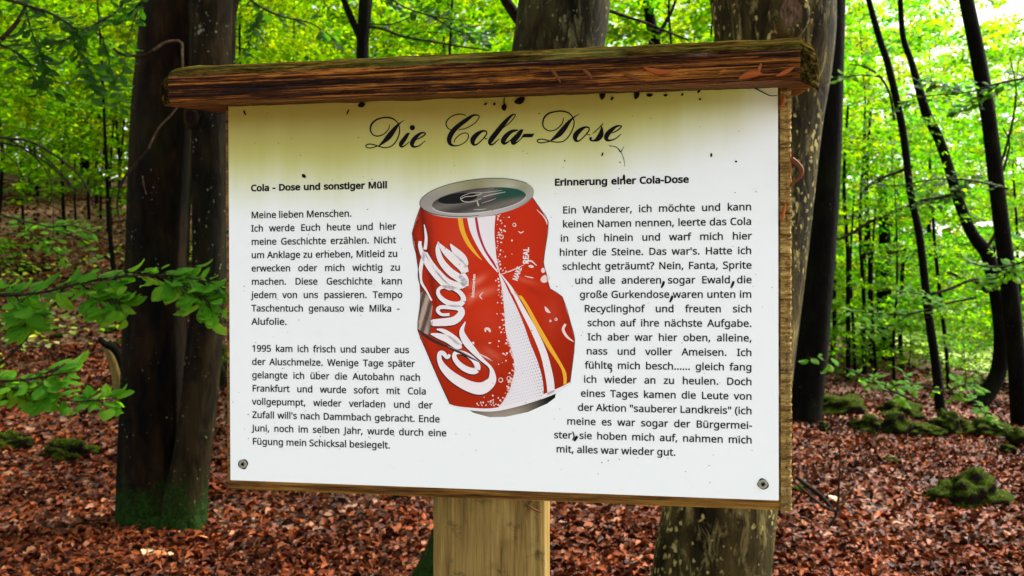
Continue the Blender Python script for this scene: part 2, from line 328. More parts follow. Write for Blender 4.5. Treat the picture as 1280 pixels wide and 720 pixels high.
# letter shapes: style, character code, points, triangles, advance, then the points (1/400 em) and the triangles
GLYPHS = (
    (0,34,8,4,131,14,235,22,140,50,140,58,235,73,235,80,140,109,140,117,235,0,1,2,2,3,0,6,7,5,4,5,7),
    (0,39,4,2,72,14,235,22,140,50,140,58,235,0,1,2,2,3,0),
    (0,40,24,22,96,7,88,8,62,8,114,12,36,12,140,18,12,18,166,28,-12,28,190,40,-34,40,212,47,88,49,64,50,125,52,40,57,-57,57,235,59,17,59,161,67,-5,72,195,78,-27,97,-56,97,235,0,1,11,2,0,11,22,21,15,20,23,16,15,21,9,21,19,9,7,9,19,19,17,7,5,7,17,17,14,5,3,5,14,14,12,3,1,3,12,11,1,12,2,11,13,4,2,13,13,18,4,6,4,18,8,6,18,18,20,8,10,8,20,20,16,10),
    (0,41,26,24,96,-1,-56,-1,235,18,-27,18,205,29,-5,29,184,38,17,38,161,39,-57,39,235,44,40,44,137,48,64,48,113,49,88,56,-34,56,212,68,-12,68,190,78,12,78,166,84,36,84,140,88,62,88,114,89,88,2,0,8,1,3,9,21,23,12,14,12,23,23,25,14,25,24,14,2,8,15,4,2,15,15,17,4,6,4,17,17,19,6,10,6,19,19,21,10,21,12,10,14,24,13,24,22,13,11,13,22,22,20,11,7,11,20,20,18,7,5,7,18,18,16,5,3,5,16,9,3,16),
    (0,44,15,13,86,5,-47,10,-27,14,-14,16,0,19,13,21,26,24,43,38,-47,45,-32,50,-19,55,-6,60,7,63,43,64,20,68,35,13,14,12,1,0,7,7,8,1,2,1,8,8,9,2,3,2,9,9,10,3,4,3,10,10,11,4,5,4,11,11,13,5,13,12,5,6,5,12),
    (0,45,4,2,103,7,67,7,104,96,67,96,104,1,0,2,2,3,1),
    (0,46,16,14,86,17,17,19,5,19,30,25,-4,25,39,33,-9,33,43,43,-11,43,45,52,-9,52,43,61,-4,61,39,67,5,67,30,69,17,1,3,5,5,7,1,0,1,7,2,0,6,6,4,2,11,13,9,13,15,9,10,8,15,15,14,10,12,10,14,9,15,7,0,7,15,15,8,0,6,0,8),
    (0,49,18,17,183,20,182,42,153,72,177,77,182,80,-6,80,160,80,169,80,176,81,182,81,185,81,188,81,194,82,186,83,189,87,190,88,235,120,-6,120,235,0,1,2,17,15,14,12,8,14,13,14,11,14,15,11,5,4,16,16,17,5,17,14,5,6,5,14,7,6,14,14,8,7,3,9,10,10,11,3,2,3,11,0,2,11,11,15,0,8,12,9),
    (0,53,45,43,183,14,5,14,46,19,118,29,235,30,-2,35,35,39,106,45,-6,49,108,50,31,58,144,59,109,60,144,62,-8,64,197,65,28,67,145,70,110,77,146,79,111,80,-9,80,27,88,147,95,28,103,108,106,-7,107,32,111,144,117,38,118,100,124,46,127,88,128,0,129,57,130,70,132,138,147,13,148,127,155,197,155,235,160,29,161,113,168,50,169,95,171,73,7,9,4,9,5,4,0,4,5,1,0,5,6,8,2,8,10,2,16,17,19,18,16,19,20,21,13,15,13,21,13,15,7,9,7,15,10,8,11,12,14,10,2,10,14,3,2,14,25,26,23,26,25,32,32,28,26,22,24,27,40,42,33,34,33,42,42,44,34,44,43,34,28,32,36,30,28,36,36,40,30,40,33,30,34,43,31,43,41,31,29,31,41,41,37,29,37,35,29,24,29,35,27,24,35,25,23,20,21,20,23,24,22,19,18,19,22,38,39,14,3,14,39,11,17,10,17,16,10),
    (0,57,76,77,183,10,155,12,133,12,179,19,115,20,199,27,-5,27,32,30,100,32,216,38,-7,40,28,44,89,46,-8,47,27,48,228,50,155,52,137,53,177,54,-9,54,26,59,125,61,26,61,191,62,-9,62,82,67,236,71,117,73,200,80,28,82,80,87,-7,88,114,89,202,89,238,95,33,96,81,99,201,101,115,106,237,107,41,108,-1,108,83,108,198,112,119,115,193,116,51,119,88,120,126,121,186,122,231,123,63,126,8,126,178,127,133,128,78,128,94,129,169,131,95,131,141,132,98,132,150,132,159,133,101,135,101,137,223,140,21,149,211,152,36,159,196,160,53,166,72,167,178,170,91,171,156,172,111,173,131,9,12,13,10,9,13,9,10,5,6,5,10,1,3,16,16,15,1,0,1,15,2,0,15,15,17,2,4,2,17,19,18,21,21,18,23,31,29,35,30,28,23,21,23,28,26,24,29,29,31,26,27,32,25,32,33,25,18,19,12,13,12,19,24,26,11,26,20,11,7,11,20,3,7,20,16,3,20,4,17,22,8,4,22,14,8,22,22,27,14,27,25,14,37,41,46,43,37,46,46,55,43,70,72,57,63,57,72,72,74,63,60,58,75,75,73,60,61,60,73,73,71,61,56,61,71,71,68,56,39,51,65,45,39,65,65,67,45,50,45,67,67,69,50,54,50,69,69,70,54,70,57,54,43,55,62,47,43,62,53,47,62,62,63,53,63,74,53,74,75,53,75,58,53,56,68,52,48,52,68,68,66,48,44,48,66,66,64,44,42,44,64,49,42,64,28,30,40,34,28,40,40,51,34,51,39,34,41,37,35,31,35,37,42,49,36,49,38,36,32,36,38,33,32,38,62,55,59,57,63,59),
    (0,63,60,56,139,-4,220,11,186,15,228,28,194,31,17,31,234,33,5,33,30,39,-4,39,38,39,58,39,73,39,198,40,85,42,96,45,105,47,-9,48,43,48,237,51,115,51,201,57,-11,57,45,58,123,65,202,67,-9,67,43,67,238,68,132,73,58,73,70,74,78,75,39,75,84,76,-4,77,89,79,142,80,200,81,5,81,30,81,95,83,17,87,149,88,102,90,195,92,156,95,161,96,187,96,234,97,110,97,168,98,175,108,120,117,129,118,222,126,138,132,149,132,202,136,162,137,176,0,1,3,2,0,3,2,3,12,5,2,12,18,20,24,24,27,18,6,8,16,16,21,6,4,6,21,22,17,4,7,4,17,9,7,17,5,12,20,20,18,5,53,55,45,46,45,55,55,56,46,50,46,56,56,58,50,51,50,58,58,59,51,47,51,59,59,57,47,57,54,47,49,52,36,42,36,52,52,53,42,53,45,42,47,54,44,54,48,44,37,44,48,34,38,25,21,25,38,38,41,21,4,21,41,22,4,41,26,22,41,41,39,26,39,32,26,10,29,30,11,10,30,30,31,11,13,11,31,31,33,13,14,13,33,33,35,14,15,14,35,19,15,35,35,40,19,23,19,40,40,43,23,28,23,43,43,49,28,49,36,28,27,24,37,37,48,27),
    (0,65,24,25,205,-9,-6,33,-6,61,65,75,103,85,236,98,164,98,194,99,168,100,187,101,173,102,178,102,180,102,188,103,179,104,173,104,186,106,167,106,192,107,164,120,236,130,103,143,65,171,-6,213,-6,0,1,2,2,3,0,3,4,0,8,9,11,9,8,7,5,7,8,6,5,8,4,3,5,5,6,4,15,16,17,16,15,14,13,14,15,19,18,20,21,22,23,21,23,20,19,20,23,17,16,18,18,19,17,3,2,21,21,20,3,11,9,10,12,17,6,17,19,6,4,6,19,14,13,10),
    (0,66,50,53,209,25,-6,25,235,66,30,66,101,66,138,66,198,97,235,98,198,102,138,104,101,106,30,112,-6,122,100,122,196,126,140,130,33,135,97,136,-4,136,232,137,191,139,146,144,41,144,92,145,155,145,182,148,169,150,85,152,52,152,121,153,77,154,68,155,120,156,122,157,2,158,121,165,222,167,126,169,117,174,12,177,135,181,109,184,146,184,202,187,26,188,158,190,97,190,173,195,44,195,83,197,65,0,2,3,1,0,3,3,4,1,4,5,1,2,0,11,11,10,2,9,8,3,4,3,8,7,6,5,1,5,6,18,13,19,17,15,11,10,11,15,8,9,12,12,14,8,6,7,13,13,18,6,32,36,23,43,47,27,30,27,47,47,49,30,49,48,30,29,30,48,48,45,29,26,29,45,45,40,26,40,37,26,31,37,34,23,36,39,39,41,23,41,44,23,25,23,44,44,46,25,15,17,33,21,15,33,33,38,21,38,43,21,43,27,21,26,37,22,37,31,22,31,28,22,16,22,28,12,16,28,14,12,28,20,14,28,28,32,20,32,23,20,25,46,24,46,42,24,42,35,24,19,24,35,18,19,35,36,32,34),
    (0,67,46,44,203,14,115,15,141,17,80,21,164,26,50,30,185,41,25,43,204,56,115,57,134,58,89,60,218,61,151,63,6,64,68,67,166,75,51,76,178,80,229,86,188,88,38,91,-5,99,195,103,236,106,31,113,199,125,-9,129,28,129,201,129,238,143,-9,143,29,143,200,148,237,156,31,156,197,158,-7,165,235,168,193,169,33,172,-4,181,230,184,187,190,2,190,39,201,222,0,2,10,10,8,0,8,9,0,1,0,9,18,19,22,21,20,13,16,13,20,17,19,11,19,18,11,13,16,6,4,6,16,16,14,4,2,4,14,10,2,14,1,9,12,3,1,12,5,3,12,12,15,5,7,5,15,15,17,7,17,11,7,26,27,24,29,28,32,32,33,29,27,26,30,30,31,27,28,29,25,23,25,29,41,42,45,34,36,40,39,34,40,40,43,39,43,44,39,42,41,38,35,38,41,37,35,41,31,30,36,36,34,31,35,37,32,33,32,37,26,24,21,20,21,24,25,23,22,18,22,23),
    (0,68,28,28,234,25,-6,25,235,66,31,66,198,91,31,95,-6,97,198,102,235,122,196,130,36,131,-3,135,232,142,189,157,52,157,179,162,8,164,222,169,163,173,78,176,142,178,116,187,25,188,205,206,49,206,181,217,80,217,152,221,117,1,0,2,2,0,5,5,4,2,1,2,3,12,11,8,7,8,11,4,5,10,10,9,4,8,7,6,3,6,7,1,3,7,23,25,18,20,18,25,25,27,20,19,20,27,27,26,19,17,19,26,26,24,17,24,22,17,14,17,22,16,14,22,9,10,15,13,9,15,15,21,13,21,23,13,23,18,13,14,16,12,11,12,16),
    (0,69,12,10,178,25,-6,25,235,66,31,66,101,66,138,66,198,159,101,159,138,165,-6,165,31,165,198,165,235,0,2,3,1,0,3,3,4,1,4,5,1,2,0,8,8,9,2,4,3,6,6,7,4,10,11,5,1,5,11),
    (0,70,10,8,166,25,-6,25,235,66,-6,66,91,66,129,66,198,159,91,159,129,165,198,165,235,2,3,0,3,4,0,1,0,4,8,9,5,4,3,6,6,7,4,1,4,5,5,9,1),
    (0,71,46,44,234,14,115,17,79,17,149,27,49,28,180,43,24,47,204,56,114,58,90,58,140,64,69,65,161,66,6,71,223,75,51,77,178,89,39,93,190,95,-6,102,234,110,31,113,198,125,89,125,127,129,-9,136,28,137,201,138,238,150,28,152,-8,152,200,158,237,161,29,167,197,171,31,173,-6,175,32,175,89,176,235,181,193,192,-2,193,230,199,186,215,222,216,4,216,127,1,3,10,10,8,1,0,1,8,8,7,0,7,9,0,2,0,9,16,14,12,19,17,21,16,12,18,18,20,16,13,15,17,17,19,13,12,14,5,3,5,14,10,3,14,2,9,11,4,2,11,6,4,11,11,15,6,15,13,6,28,29,32,33,31,30,25,24,29,29,28,25,27,26,30,30,31,27,34,35,36,41,42,43,36,35,40,40,44,36,37,36,44,44,45,37,42,41,39,38,39,41,32,29,35,35,34,32,37,45,23,39,38,33,31,33,38,20,18,24,24,25,20,37,23,22,26,27,21,19,21,27),
    (0,72,12,10,238,25,-6,25,235,66,-6,66,101,66,138,66,235,171,-6,171,101,171,138,171,235,212,-6,212,235,0,2,3,1,0,3,3,4,1,4,5,1,7,6,10,10,11,7,8,7,11,11,9,8,4,3,7,7,8,4),
    (0,73,12,10,109,7,-6,7,21,7,208,7,235,34,28,34,201,75,28,75,201,102,-6,102,21,102,208,102,235,1,0,4,5,3,2,6,8,9,10,11,7,4,0,8,8,6,4,5,4,6,6,7,5,7,11,5,3,5,11),
    (0,74,24,22,88,-31,-61,-31,-25,-22,-64,-19,-28,-16,-66,-13,-29,-9,-67,-8,-29,-2,-30,-1,-67,5,-29,11,-27,16,-24,17,-65,20,-18,22,-10,24,2,24,235,33,-59,46,-50,56,-36,62,-18,64,3,64,235,4,5,2,5,3,2,0,2,3,1,0,3,7,6,8,8,6,9,9,10,8,6,7,4,5,4,7,18,19,12,14,12,19,19,20,14,15,14,20,20,21,15,16,15,21,21,22,16,17,16,22,22,23,17,10,9,13,11,10,13,13,18,11,18,12,11),
    (0,75,16,14,199,25,-6,25,235,64,127,65,131,66,-6,66,86,66,235,75,142,82,101,85,153,95,164,112,129,159,235,162,-6,206,234,209,-5,1,0,2,4,5,0,2,0,5,3,2,7,11,10,9,11,8,13,13,15,11,14,12,11,10,11,12,2,5,8,7,2,8,8,11,7,11,9,7,1,2,6),
    (0,76,6,4,168,25,-6,25,235,66,32,66,235,166,-6,166,32,1,0,2,2,0,4,4,5,2,1,2,3),
    (0,77,27,27,291,25,-6,25,235,58,189,62,193,63,163,63,174,63,176,63,185,64,-6,64,139,64,151,78,235,128,-6,144,53,160,-6,213,235,225,-6,225,141,225,152,226,163,226,174,226,175,227,184,227,193,231,189,266,-6,266,235,5,6,2,1,2,3,8,9,0,1,0,9,9,10,1,10,4,1,2,1,4,5,2,4,3,7,11,1,3,11,23,24,26,26,24,19,20,19,24,17,16,25,25,26,17,18,17,26,26,19,18,22,23,15,23,26,15,14,13,12,14,21,22,13,14,22,20,24,21,22,15,13,11,7,6,12,13,6,13,11,6),
    (0,78,24,24,244,25,-6,25,235,59,179,62,173,62,174,62,182,63,151,63,163,64,-6,64,128,64,140,68,235,176,-6,180,77,180,89,180,100,180,235,181,55,181,56,181,65,182,46,184,51,219,-6,219,235,3,4,2,2,5,1,8,9,0,1,0,9,9,10,1,10,6,1,2,1,6,6,7,2,3,2,7,1,5,11,22,21,20,19,18,21,22,20,12,19,21,13,21,22,13,14,13,22,15,14,22,22,23,15,16,15,23,11,5,18,18,5,4,12,20,4,20,17,4,17,18,4),
    (0,82,33,33,200,25,-6,25,235,66,-6,66,89,66,125,66,198,93,198,94,125,95,235,102,89,109,197,117,128,121,233,122,194,131,135,131,190,137,183,139,146,141,100,141,175,142,163,144,227,146,102,157,109,158,-6,161,218,168,118,174,203,176,131,181,185,182,146,184,164,205,-6,2,3,0,7,4,3,0,3,4,1,0,4,4,5,1,13,12,10,8,10,12,7,3,9,9,11,7,10,8,6,5,6,8,1,5,8,26,28,17,28,30,17,20,17,30,30,31,20,19,20,31,31,29,19,29,27,19,16,19,27,27,25,16,24,18,9,11,9,18,14,11,18,18,22,14,22,23,14,23,26,14,26,17,14,16,25,15,25,21,15,13,15,21,12,13,21,24,32,18),
    (0,83,70,68,176,10,4,10,44,13,174,14,160,16,193,17,148,22,-1,22,137,24,209,30,128,31,36,32,-4,36,221,39,120,42,-6,46,32,49,112,52,231,54,-8,54,173,55,181,56,164,58,157,58,188,62,106,63,29,63,193,64,151,66,-9,70,197,71,236,72,146,76,100,79,-9,80,28,80,200,84,140,92,201,92,238,94,93,95,29,101,133,104,-7,106,200,107,32,108,87,111,237,116,37,117,81,119,198,120,125,121,43,122,74,125,-1,125,50,125,68,126,59,128,235,132,194,136,117,143,9,144,230,149,106,150,187,156,23,159,94,163,223,164,41,165,79,167,61,14,15,11,10,11,15,11,10,6,0,6,10,1,0,10,35,30,29,28,25,18,17,26,29,29,30,17,15,14,18,18,25,15,24,31,16,31,27,16,13,16,27,9,13,27,27,22,9,7,9,22,5,7,22,22,21,5,3,5,21,21,19,3,2,3,19,19,20,2,4,2,20,8,4,20,20,23,8,12,8,23,23,26,12,26,17,12,46,43,49,40,42,44,45,50,39,41,39,50,38,37,43,43,46,38,64,67,54,56,54,67,67,69,56,55,56,69,69,68,55,68,65,55,52,55,65,65,62,52,63,66,58,66,61,58,44,42,53,47,44,53,53,60,47,51,47,60,60,64,51,64,54,51,52,62,48,62,59,48,45,48,59,50,45,59,58,61,49,61,57,49,46,49,57,42,40,33,40,34,33,28,33,34,25,28,34,39,41,32,41,36,32,24,32,36,31,24,36,37,38,35,30,35,38),
    (0,84,8,6,178,-3,198,-3,235,69,-6,69,198,110,-6,110,198,181,198,181,235,1,0,3,6,7,5,3,2,4,4,5,3,5,7,3,1,3,7),
    (0,87,62,63,298,-4,235,39,235,60,-6,75,91,76,42,77,49,77,83,78,56,79,63,79,76,81,47,81,68,81,69,81,70,82,62,83,55,83,78,85,42,85,48,85,85,87,92,98,-6,129,235,143,147,143,187,143,191,145,155,145,182,146,176,147,162,148,168,148,169,148,183,149,169,150,162,150,176,152,155,152,182,153,187,153,192,154,148,167,235,200,-6,211,92,213,44,213,84,214,53,215,76,216,62,217,47,217,67,217,69,218,71,219,62,220,55,220,81,221,48,222,41,223,91,238,-6,259,235,302,235,3,4,5,4,3,2,0,2,3,1,0,3,9,7,8,9,8,12,3,5,7,6,3,7,7,9,6,16,15,19,29,28,26,27,26,28,26,27,23,24,23,27,4,2,21,21,17,4,10,4,17,15,16,14,13,14,16,35,34,36,36,37,35,34,35,33,37,36,40,47,46,48,47,48,51,58,59,61,61,60,58,59,58,57,56,57,58,54,56,58,55,54,58,54,55,53,52,53,55,59,57,42,44,42,57,57,49,44,46,47,45,28,29,31,39,25,32,22,25,39,39,41,22,53,52,50,51,48,50,37,40,38,41,39,43,39,38,43,40,43,38,23,24,20,25,22,20,24,25,20,14,13,11,12,8,11,20,19,23,17,21,23,18,17,23,15,18,23,19,15,23,31,29,30,34,33,30,45,43,46,42,44,40,44,46,40,43,40,46),
    (0,90,10,8,183,6,-6,6,24,10,197,10,235,58,31,122,198,174,205,174,235,177,-6,177,32,1,0,4,5,6,7,4,0,8,8,9,4,3,2,5,5,7,3,6,5,4,1,4,5),
    (0,97,52,52,180,9,48,11,30,14,73,17,16,26,5,26,163,31,92,39,-3,39,131,44,171,50,47,52,37,53,-8,53,59,56,138,57,31,59,104,59,176,60,68,65,27,67,142,69,-9,75,26,75,74,75,180,79,145,83,-8,91,146,93,28,93,181,95,-6,97,109,101,77,104,144,106,-2,108,36,113,139,115,4,117,49,118,130,120,69,120,78,120,109,120,113,122,177,123,11,125,13,129,-6,143,166,156,145,160,-6,160,118,3,4,11,1,3,11,11,10,1,0,1,10,2,0,10,10,13,2,13,6,2,19,21,22,21,19,12,15,12,19,16,18,23,20,25,17,25,24,17,12,15,7,4,7,15,11,4,15,6,13,18,18,16,6,5,8,14,9,5,14,14,20,9,20,17,9,28,30,34,34,37,28,37,35,28,29,27,33,46,47,50,50,51,40,41,40,51,42,41,51,43,42,51,39,43,51,51,49,39,49,48,39,35,37,45,45,46,35,38,35,46,46,50,38,50,40,38,41,42,32,31,32,42,39,48,36,48,44,36,33,36,44,29,33,44,22,21,26,26,30,22,30,28,22,32,31,23,16,23,31,24,25,27,27,29,24),
    (0,98,45,46,197,21,-6,21,250,52,-6,58,10,59,160,60,8,60,155,60,164,61,164,61,174,61,184,61,250,62,87,63,106,64,59,66,121,71,41,71,132,73,-1,73,173,78,139,83,30,89,-7,89,144,89,179,104,26,104,145,109,-9,109,181,122,30,122,142,130,-7,134,41,134,131,140,175,142,59,142,113,144,86,149,2,165,15,165,157,176,34,181,127,183,58,186,86,2,3,0,1,0,4,7,9,4,9,10,4,1,4,10,18,21,5,3,5,21,21,16,3,16,14,3,0,3,14,14,12,0,12,13,0,4,0,13,6,4,13,13,15,6,15,17,6,17,20,6,20,19,6,8,6,19,1,10,11,23,26,24,31,29,27,25,22,27,27,29,25,30,28,26,24,26,28,41,43,35,37,35,43,43,44,37,36,37,44,44,42,36,33,36,42,42,40,33,34,33,40,29,31,38,32,29,38,38,39,32,39,41,32,41,35,32,33,34,30,28,30,34,21,18,22,22,25,21,19,20,23,23,24,19,9,7,8),
    (0,99,42,40,154,12,85,14,56,14,115,22,32,23,139,35,14,36,158,53,1,53,85,54,67,54,104,54,171,58,53,58,119,64,41,64,130,72,34,72,138,73,-7,75,179,83,29,83,143,96,-9,96,27,98,144,98,181,106,144,108,28,111,-9,112,180,115,142,119,30,123,-7,125,139,125,178,129,33,133,-4,136,175,138,135,146,2,146,40,151,169,18,20,16,18,16,7,5,7,16,16,14,5,3,5,14,14,12,3,1,3,12,12,9,1,0,1,9,8,0,9,0,8,10,2,0,10,10,13,2,4,2,13,13,15,4,6,4,15,15,17,6,11,6,17,30,29,26,23,22,28,28,27,23,25,24,26,26,29,25,31,32,36,35,31,36,36,39,35,39,40,35,38,41,33,41,37,33,34,33,37,27,28,32,32,31,27,33,34,30,29,30,34,20,18,22,22,23,20,11,17,21,19,11,21,21,24,19,24,25,19),
    (0,100,48,50,197,12,86,17,45,17,126,32,15,32,157,53,85,56,59,56,111,57,-3,57,175,63,41,63,130,75,30,75,142,88,-9,88,181,93,26,93,146,102,-8,102,180,114,-5,114,30,114,142,114,177,124,-1,124,173,126,39,126,131,133,5,133,55,133,167,134,112,136,81,136,85,136,164,136,169,136,175,136,250,137,156,137,162,139,12,139,162,140,11,140,12,140,161,142,-6,176,-6,176,250,8,10,3,1,3,10,10,6,1,0,1,6,6,5,0,5,7,0,2,0,7,17,15,13,16,18,20,20,21,16,18,16,14,12,14,16,15,17,19,14,12,8,10,8,12,2,7,11,4,2,11,11,13,4,9,4,13,13,15,9,45,46,43,46,47,44,33,32,46,46,44,33,41,38,44,35,34,44,28,42,40,40,43,26,29,26,43,43,46,29,46,32,29,33,44,31,44,38,31,27,31,38,38,39,30,35,44,36,44,47,36,37,36,47,21,20,24,24,28,21,28,40,21,40,26,21,27,38,22,38,30,22,30,25,22,25,23,22,17,22,23,19,17,23,45,43,42,30,39,34),
    (0,101,44,44,181,12,85,14,57,14,112,22,136,23,34,34,155,36,15,50,169,54,1,54,75,55,109,57,57,58,121,66,40,66,135,71,178,76,-7,78,143,81,30,94,146,94,181,100,-9,102,27,105,145,114,141,116,28,116,179,117,-9,120,135,125,126,128,116,129,30,129,109,132,-6,135,171,142,33,146,-3,150,158,161,141,163,4,163,41,168,121,171,75,171,98,0,1,9,9,10,0,2,0,10,3,2,10,17,19,15,19,20,15,16,18,8,18,13,8,6,8,13,4,6,13,13,11,4,1,4,11,9,1,11,3,10,12,5,3,12,12,14,5,7,5,14,14,17,7,17,15,7,24,26,23,25,22,27,35,36,39,39,40,35,25,27,33,31,25,33,33,36,31,36,35,31,42,43,32,43,41,32,30,32,41,41,38,30,29,30,38,38,37,29,28,29,37,37,34,28,24,28,34,26,24,34,27,22,21,16,21,22,18,16,22,10,9,32,20,19,23,23,26,20,42,32,9),
    (0,102,30,28,110,-1,144,-1,168,29,-6,29,144,29,177,29,183,31,204,36,221,45,235,58,244,69,-6,69,144,69,178,69,183,71,199,73,250,75,209,81,214,91,216,91,251,97,216,101,251,104,215,110,213,111,250,112,144,112,178,119,248,121,210,132,243,1,0,3,3,4,1,3,2,10,10,11,3,4,3,11,11,12,4,5,4,12,12,13,5,6,5,13,13,14,6,14,7,6,20,21,18,19,18,21,15,17,18,18,19,15,28,29,27,28,27,23,22,23,27,24,22,27,22,24,20,21,20,24,12,11,25,25,26,12,7,14,16,8,7,16,9,8,16,16,17,9,17,15,9),
    (0,103,69,70,197,12,86,17,47,17,124,25,-70,25,-31,32,16,32,155,42,-77,46,-40,53,85,54,104,56,-3,56,59,56,175,58,-80,58,119,61,-44,64,40,64,131,71,139,75,-82,76,30,77,-47,81,144,88,-9,88,181,92,145,93,-83,93,26,94,-48,104,27,106,-8,106,144,106,179,112,-45,113,29,117,139,118,-81,120,33,121,174,122,-2,125,-36,126,38,126,132,130,45,131,121,133,-23,134,54,135,106,135,165,136,-5,136,2,136,6,136,7,136,8,136,13,136,65,136,79,136,85,137,19,138,12,139,-74,139,161,143,178,155,-63,167,-47,174,-27,176,-3,176,178,14,16,7,16,8,7,3,7,8,4,3,8,0,1,12,12,9,0,9,10,0,2,0,10,10,15,2,6,2,15,28,24,31,31,30,28,32,33,26,22,20,27,27,29,22,24,28,21,25,23,26,26,33,25,20,22,14,16,14,22,24,21,11,21,17,11,5,11,17,1,5,17,12,1,17,6,15,18,18,19,6,13,6,19,19,23,13,23,25,13,39,36,49,63,62,68,66,67,50,51,50,67,67,60,51,52,51,60,60,67,59,57,56,67,58,57,67,67,68,58,34,37,61,41,34,61,61,64,41,64,65,41,46,41,65,65,66,46,66,50,46,53,54,55,40,53,55,35,40,55,55,59,35,38,35,59,42,38,59,44,42,59,47,44,59,59,67,47,67,56,47,58,68,48,45,48,68,68,62,45,43,45,62,36,43,62,49,36,62,29,27,37,37,34,29,30,31,40,40,35,30,36,39,32,33,32,39,52,60,54),
    (0,104,35,34,198,21,-6,21,250,58,161,59,159,60,153,61,-6,61,89,61,159,61,164,61,166,61,172,61,250,63,107,66,121,66,168,71,132,76,173,79,139,86,178,90,144,98,180,106,145,109,181,121,143,130,137,130,179,136,126,138,-6,138,110,147,174,161,164,171,151,176,133,178,-6,178,112,1,0,2,3,2,4,0,5,6,6,12,0,2,0,12,4,2,12,12,13,4,13,15,4,15,17,4,7,4,17,17,14,7,2,9,10,1,2,10,10,11,1,21,20,19,18,19,20,22,23,25,23,22,21,20,21,22,28,27,33,33,34,28,26,28,34,34,32,26,32,31,26,26,31,24,31,30,24,30,29,24,23,24,29,25,23,29,14,17,19,16,14,19,19,18,16,7,14,8,9,2,8),
    (0,105,20,16,83,19,218,20,208,20,229,21,-6,21,178,26,201,26,236,33,196,33,241,42,194,42,242,50,196,50,241,57,201,57,237,61,-6,61,178,63,208,63,229,64,218,5,7,1,2,0,10,10,8,2,8,6,2,11,13,17,9,11,17,17,19,9,19,18,12,14,12,18,4,3,15,15,16,4,1,7,9,0,1,9,9,19,0,10,0,19,19,12,10),
    (0,106,38,34,83,-24,-78,-24,-43,-14,-80,-11,-46,-8,-82,-7,-47,-2,-47,-1,-83,3,-48,7,-83,11,-46,16,-43,19,218,20,-38,20,208,20,229,21,-26,21,178,24,-81,26,201,26,236,33,196,33,241,38,-76,42,194,42,242,48,-67,50,196,50,241,56,-56,57,201,57,237,60,-42,61,-26,61,178,63,208,63,229,64,218,2,3,0,1,0,3,6,7,8,7,6,4,5,4,6,4,5,2,3,2,5,10,9,18,11,10,18,8,7,9,9,10,8,27,30,35,27,35,24,35,37,24,28,25,37,37,36,28,36,31,28,11,18,23,23,26,11,13,11,26,26,29,13,29,32,13,16,13,32,32,33,16,17,16,33,33,34,17,19,21,14,21,24,14,12,14,24,24,37,12,37,25,12,15,12,25,25,22,15,22,20,15),
    (0,107,23,22,171,21,-6,21,250,53,96,56,100,59,99,60,95,60,105,61,-6,61,60,61,103,61,105,61,110,61,116,61,250,64,109,68,114,71,118,74,71,102,98,128,178,131,-6,175,177,179,-5,1,0,2,7,8,0,2,0,8,8,5,2,2,5,4,6,11,3,18,17,20,20,22,18,19,18,21,15,14,18,16,15,18,18,19,16,5,8,17,17,18,5,18,14,5,9,5,14,9,14,10,3,11,12,2,3,12,1,2,12,12,13,1,11,6,10),
    (0,108,4,2,83,21,-6,21,250,61,-6,61,250,1,0,2,2,3,1),
    (0,109,49,47,300,21,-6,21,178,55,178,58,160,58,161,61,-6,61,89,63,107,65,168,66,121,71,132,75,174,78,139,85,178,88,144,96,180,101,145,107,181,111,144,118,142,123,137,126,179,127,131,130,122,131,-6,131,110,143,173,156,163,160,156,167,164,171,-6,171,95,173,118,180,133,182,174,192,142,198,179,211,145,216,181,224,143,233,137,238,127,240,-6,240,110,243,177,264,165,276,143,280,-6,280,112,0,5,6,1,0,6,6,7,1,7,9,1,3,1,9,9,10,3,4,3,8,15,16,17,13,14,16,16,15,13,18,19,21,17,16,18,18,21,17,3,10,12,8,3,12,12,14,8,11,8,14,14,13,11,30,31,24,25,24,31,31,32,25,32,33,28,29,28,33,33,35,29,35,34,29,36,37,38,38,37,39,43,42,47,47,48,43,43,48,41,48,46,41,40,41,46,46,45,40,45,44,40,39,40,44,38,39,44,37,36,35,34,35,36,25,32,23,32,28,23,22,23,28,20,22,28,28,27,20,27,26,20,19,20,26,21,19,26,2,1,3),
    (0,110,26,24,198,21,-6,21,178,55,178,58,160,58,161,61,-6,61,89,64,114,67,168,71,132,76,174,84,142,87,178,98,180,106,145,110,181,121,143,130,137,136,126,138,-6,138,110,139,177,161,165,174,143,178,-6,178,112,2,1,3,11,12,10,11,10,8,0,5,6,1,0,6,6,7,1,3,1,7,7,9,3,9,11,3,11,8,3,4,3,8,13,14,15,15,14,16,20,19,24,24,25,20,20,25,18,25,23,18,17,18,23,23,22,17,22,21,17,16,17,21,15,16,21,12,11,14,14,13,12),
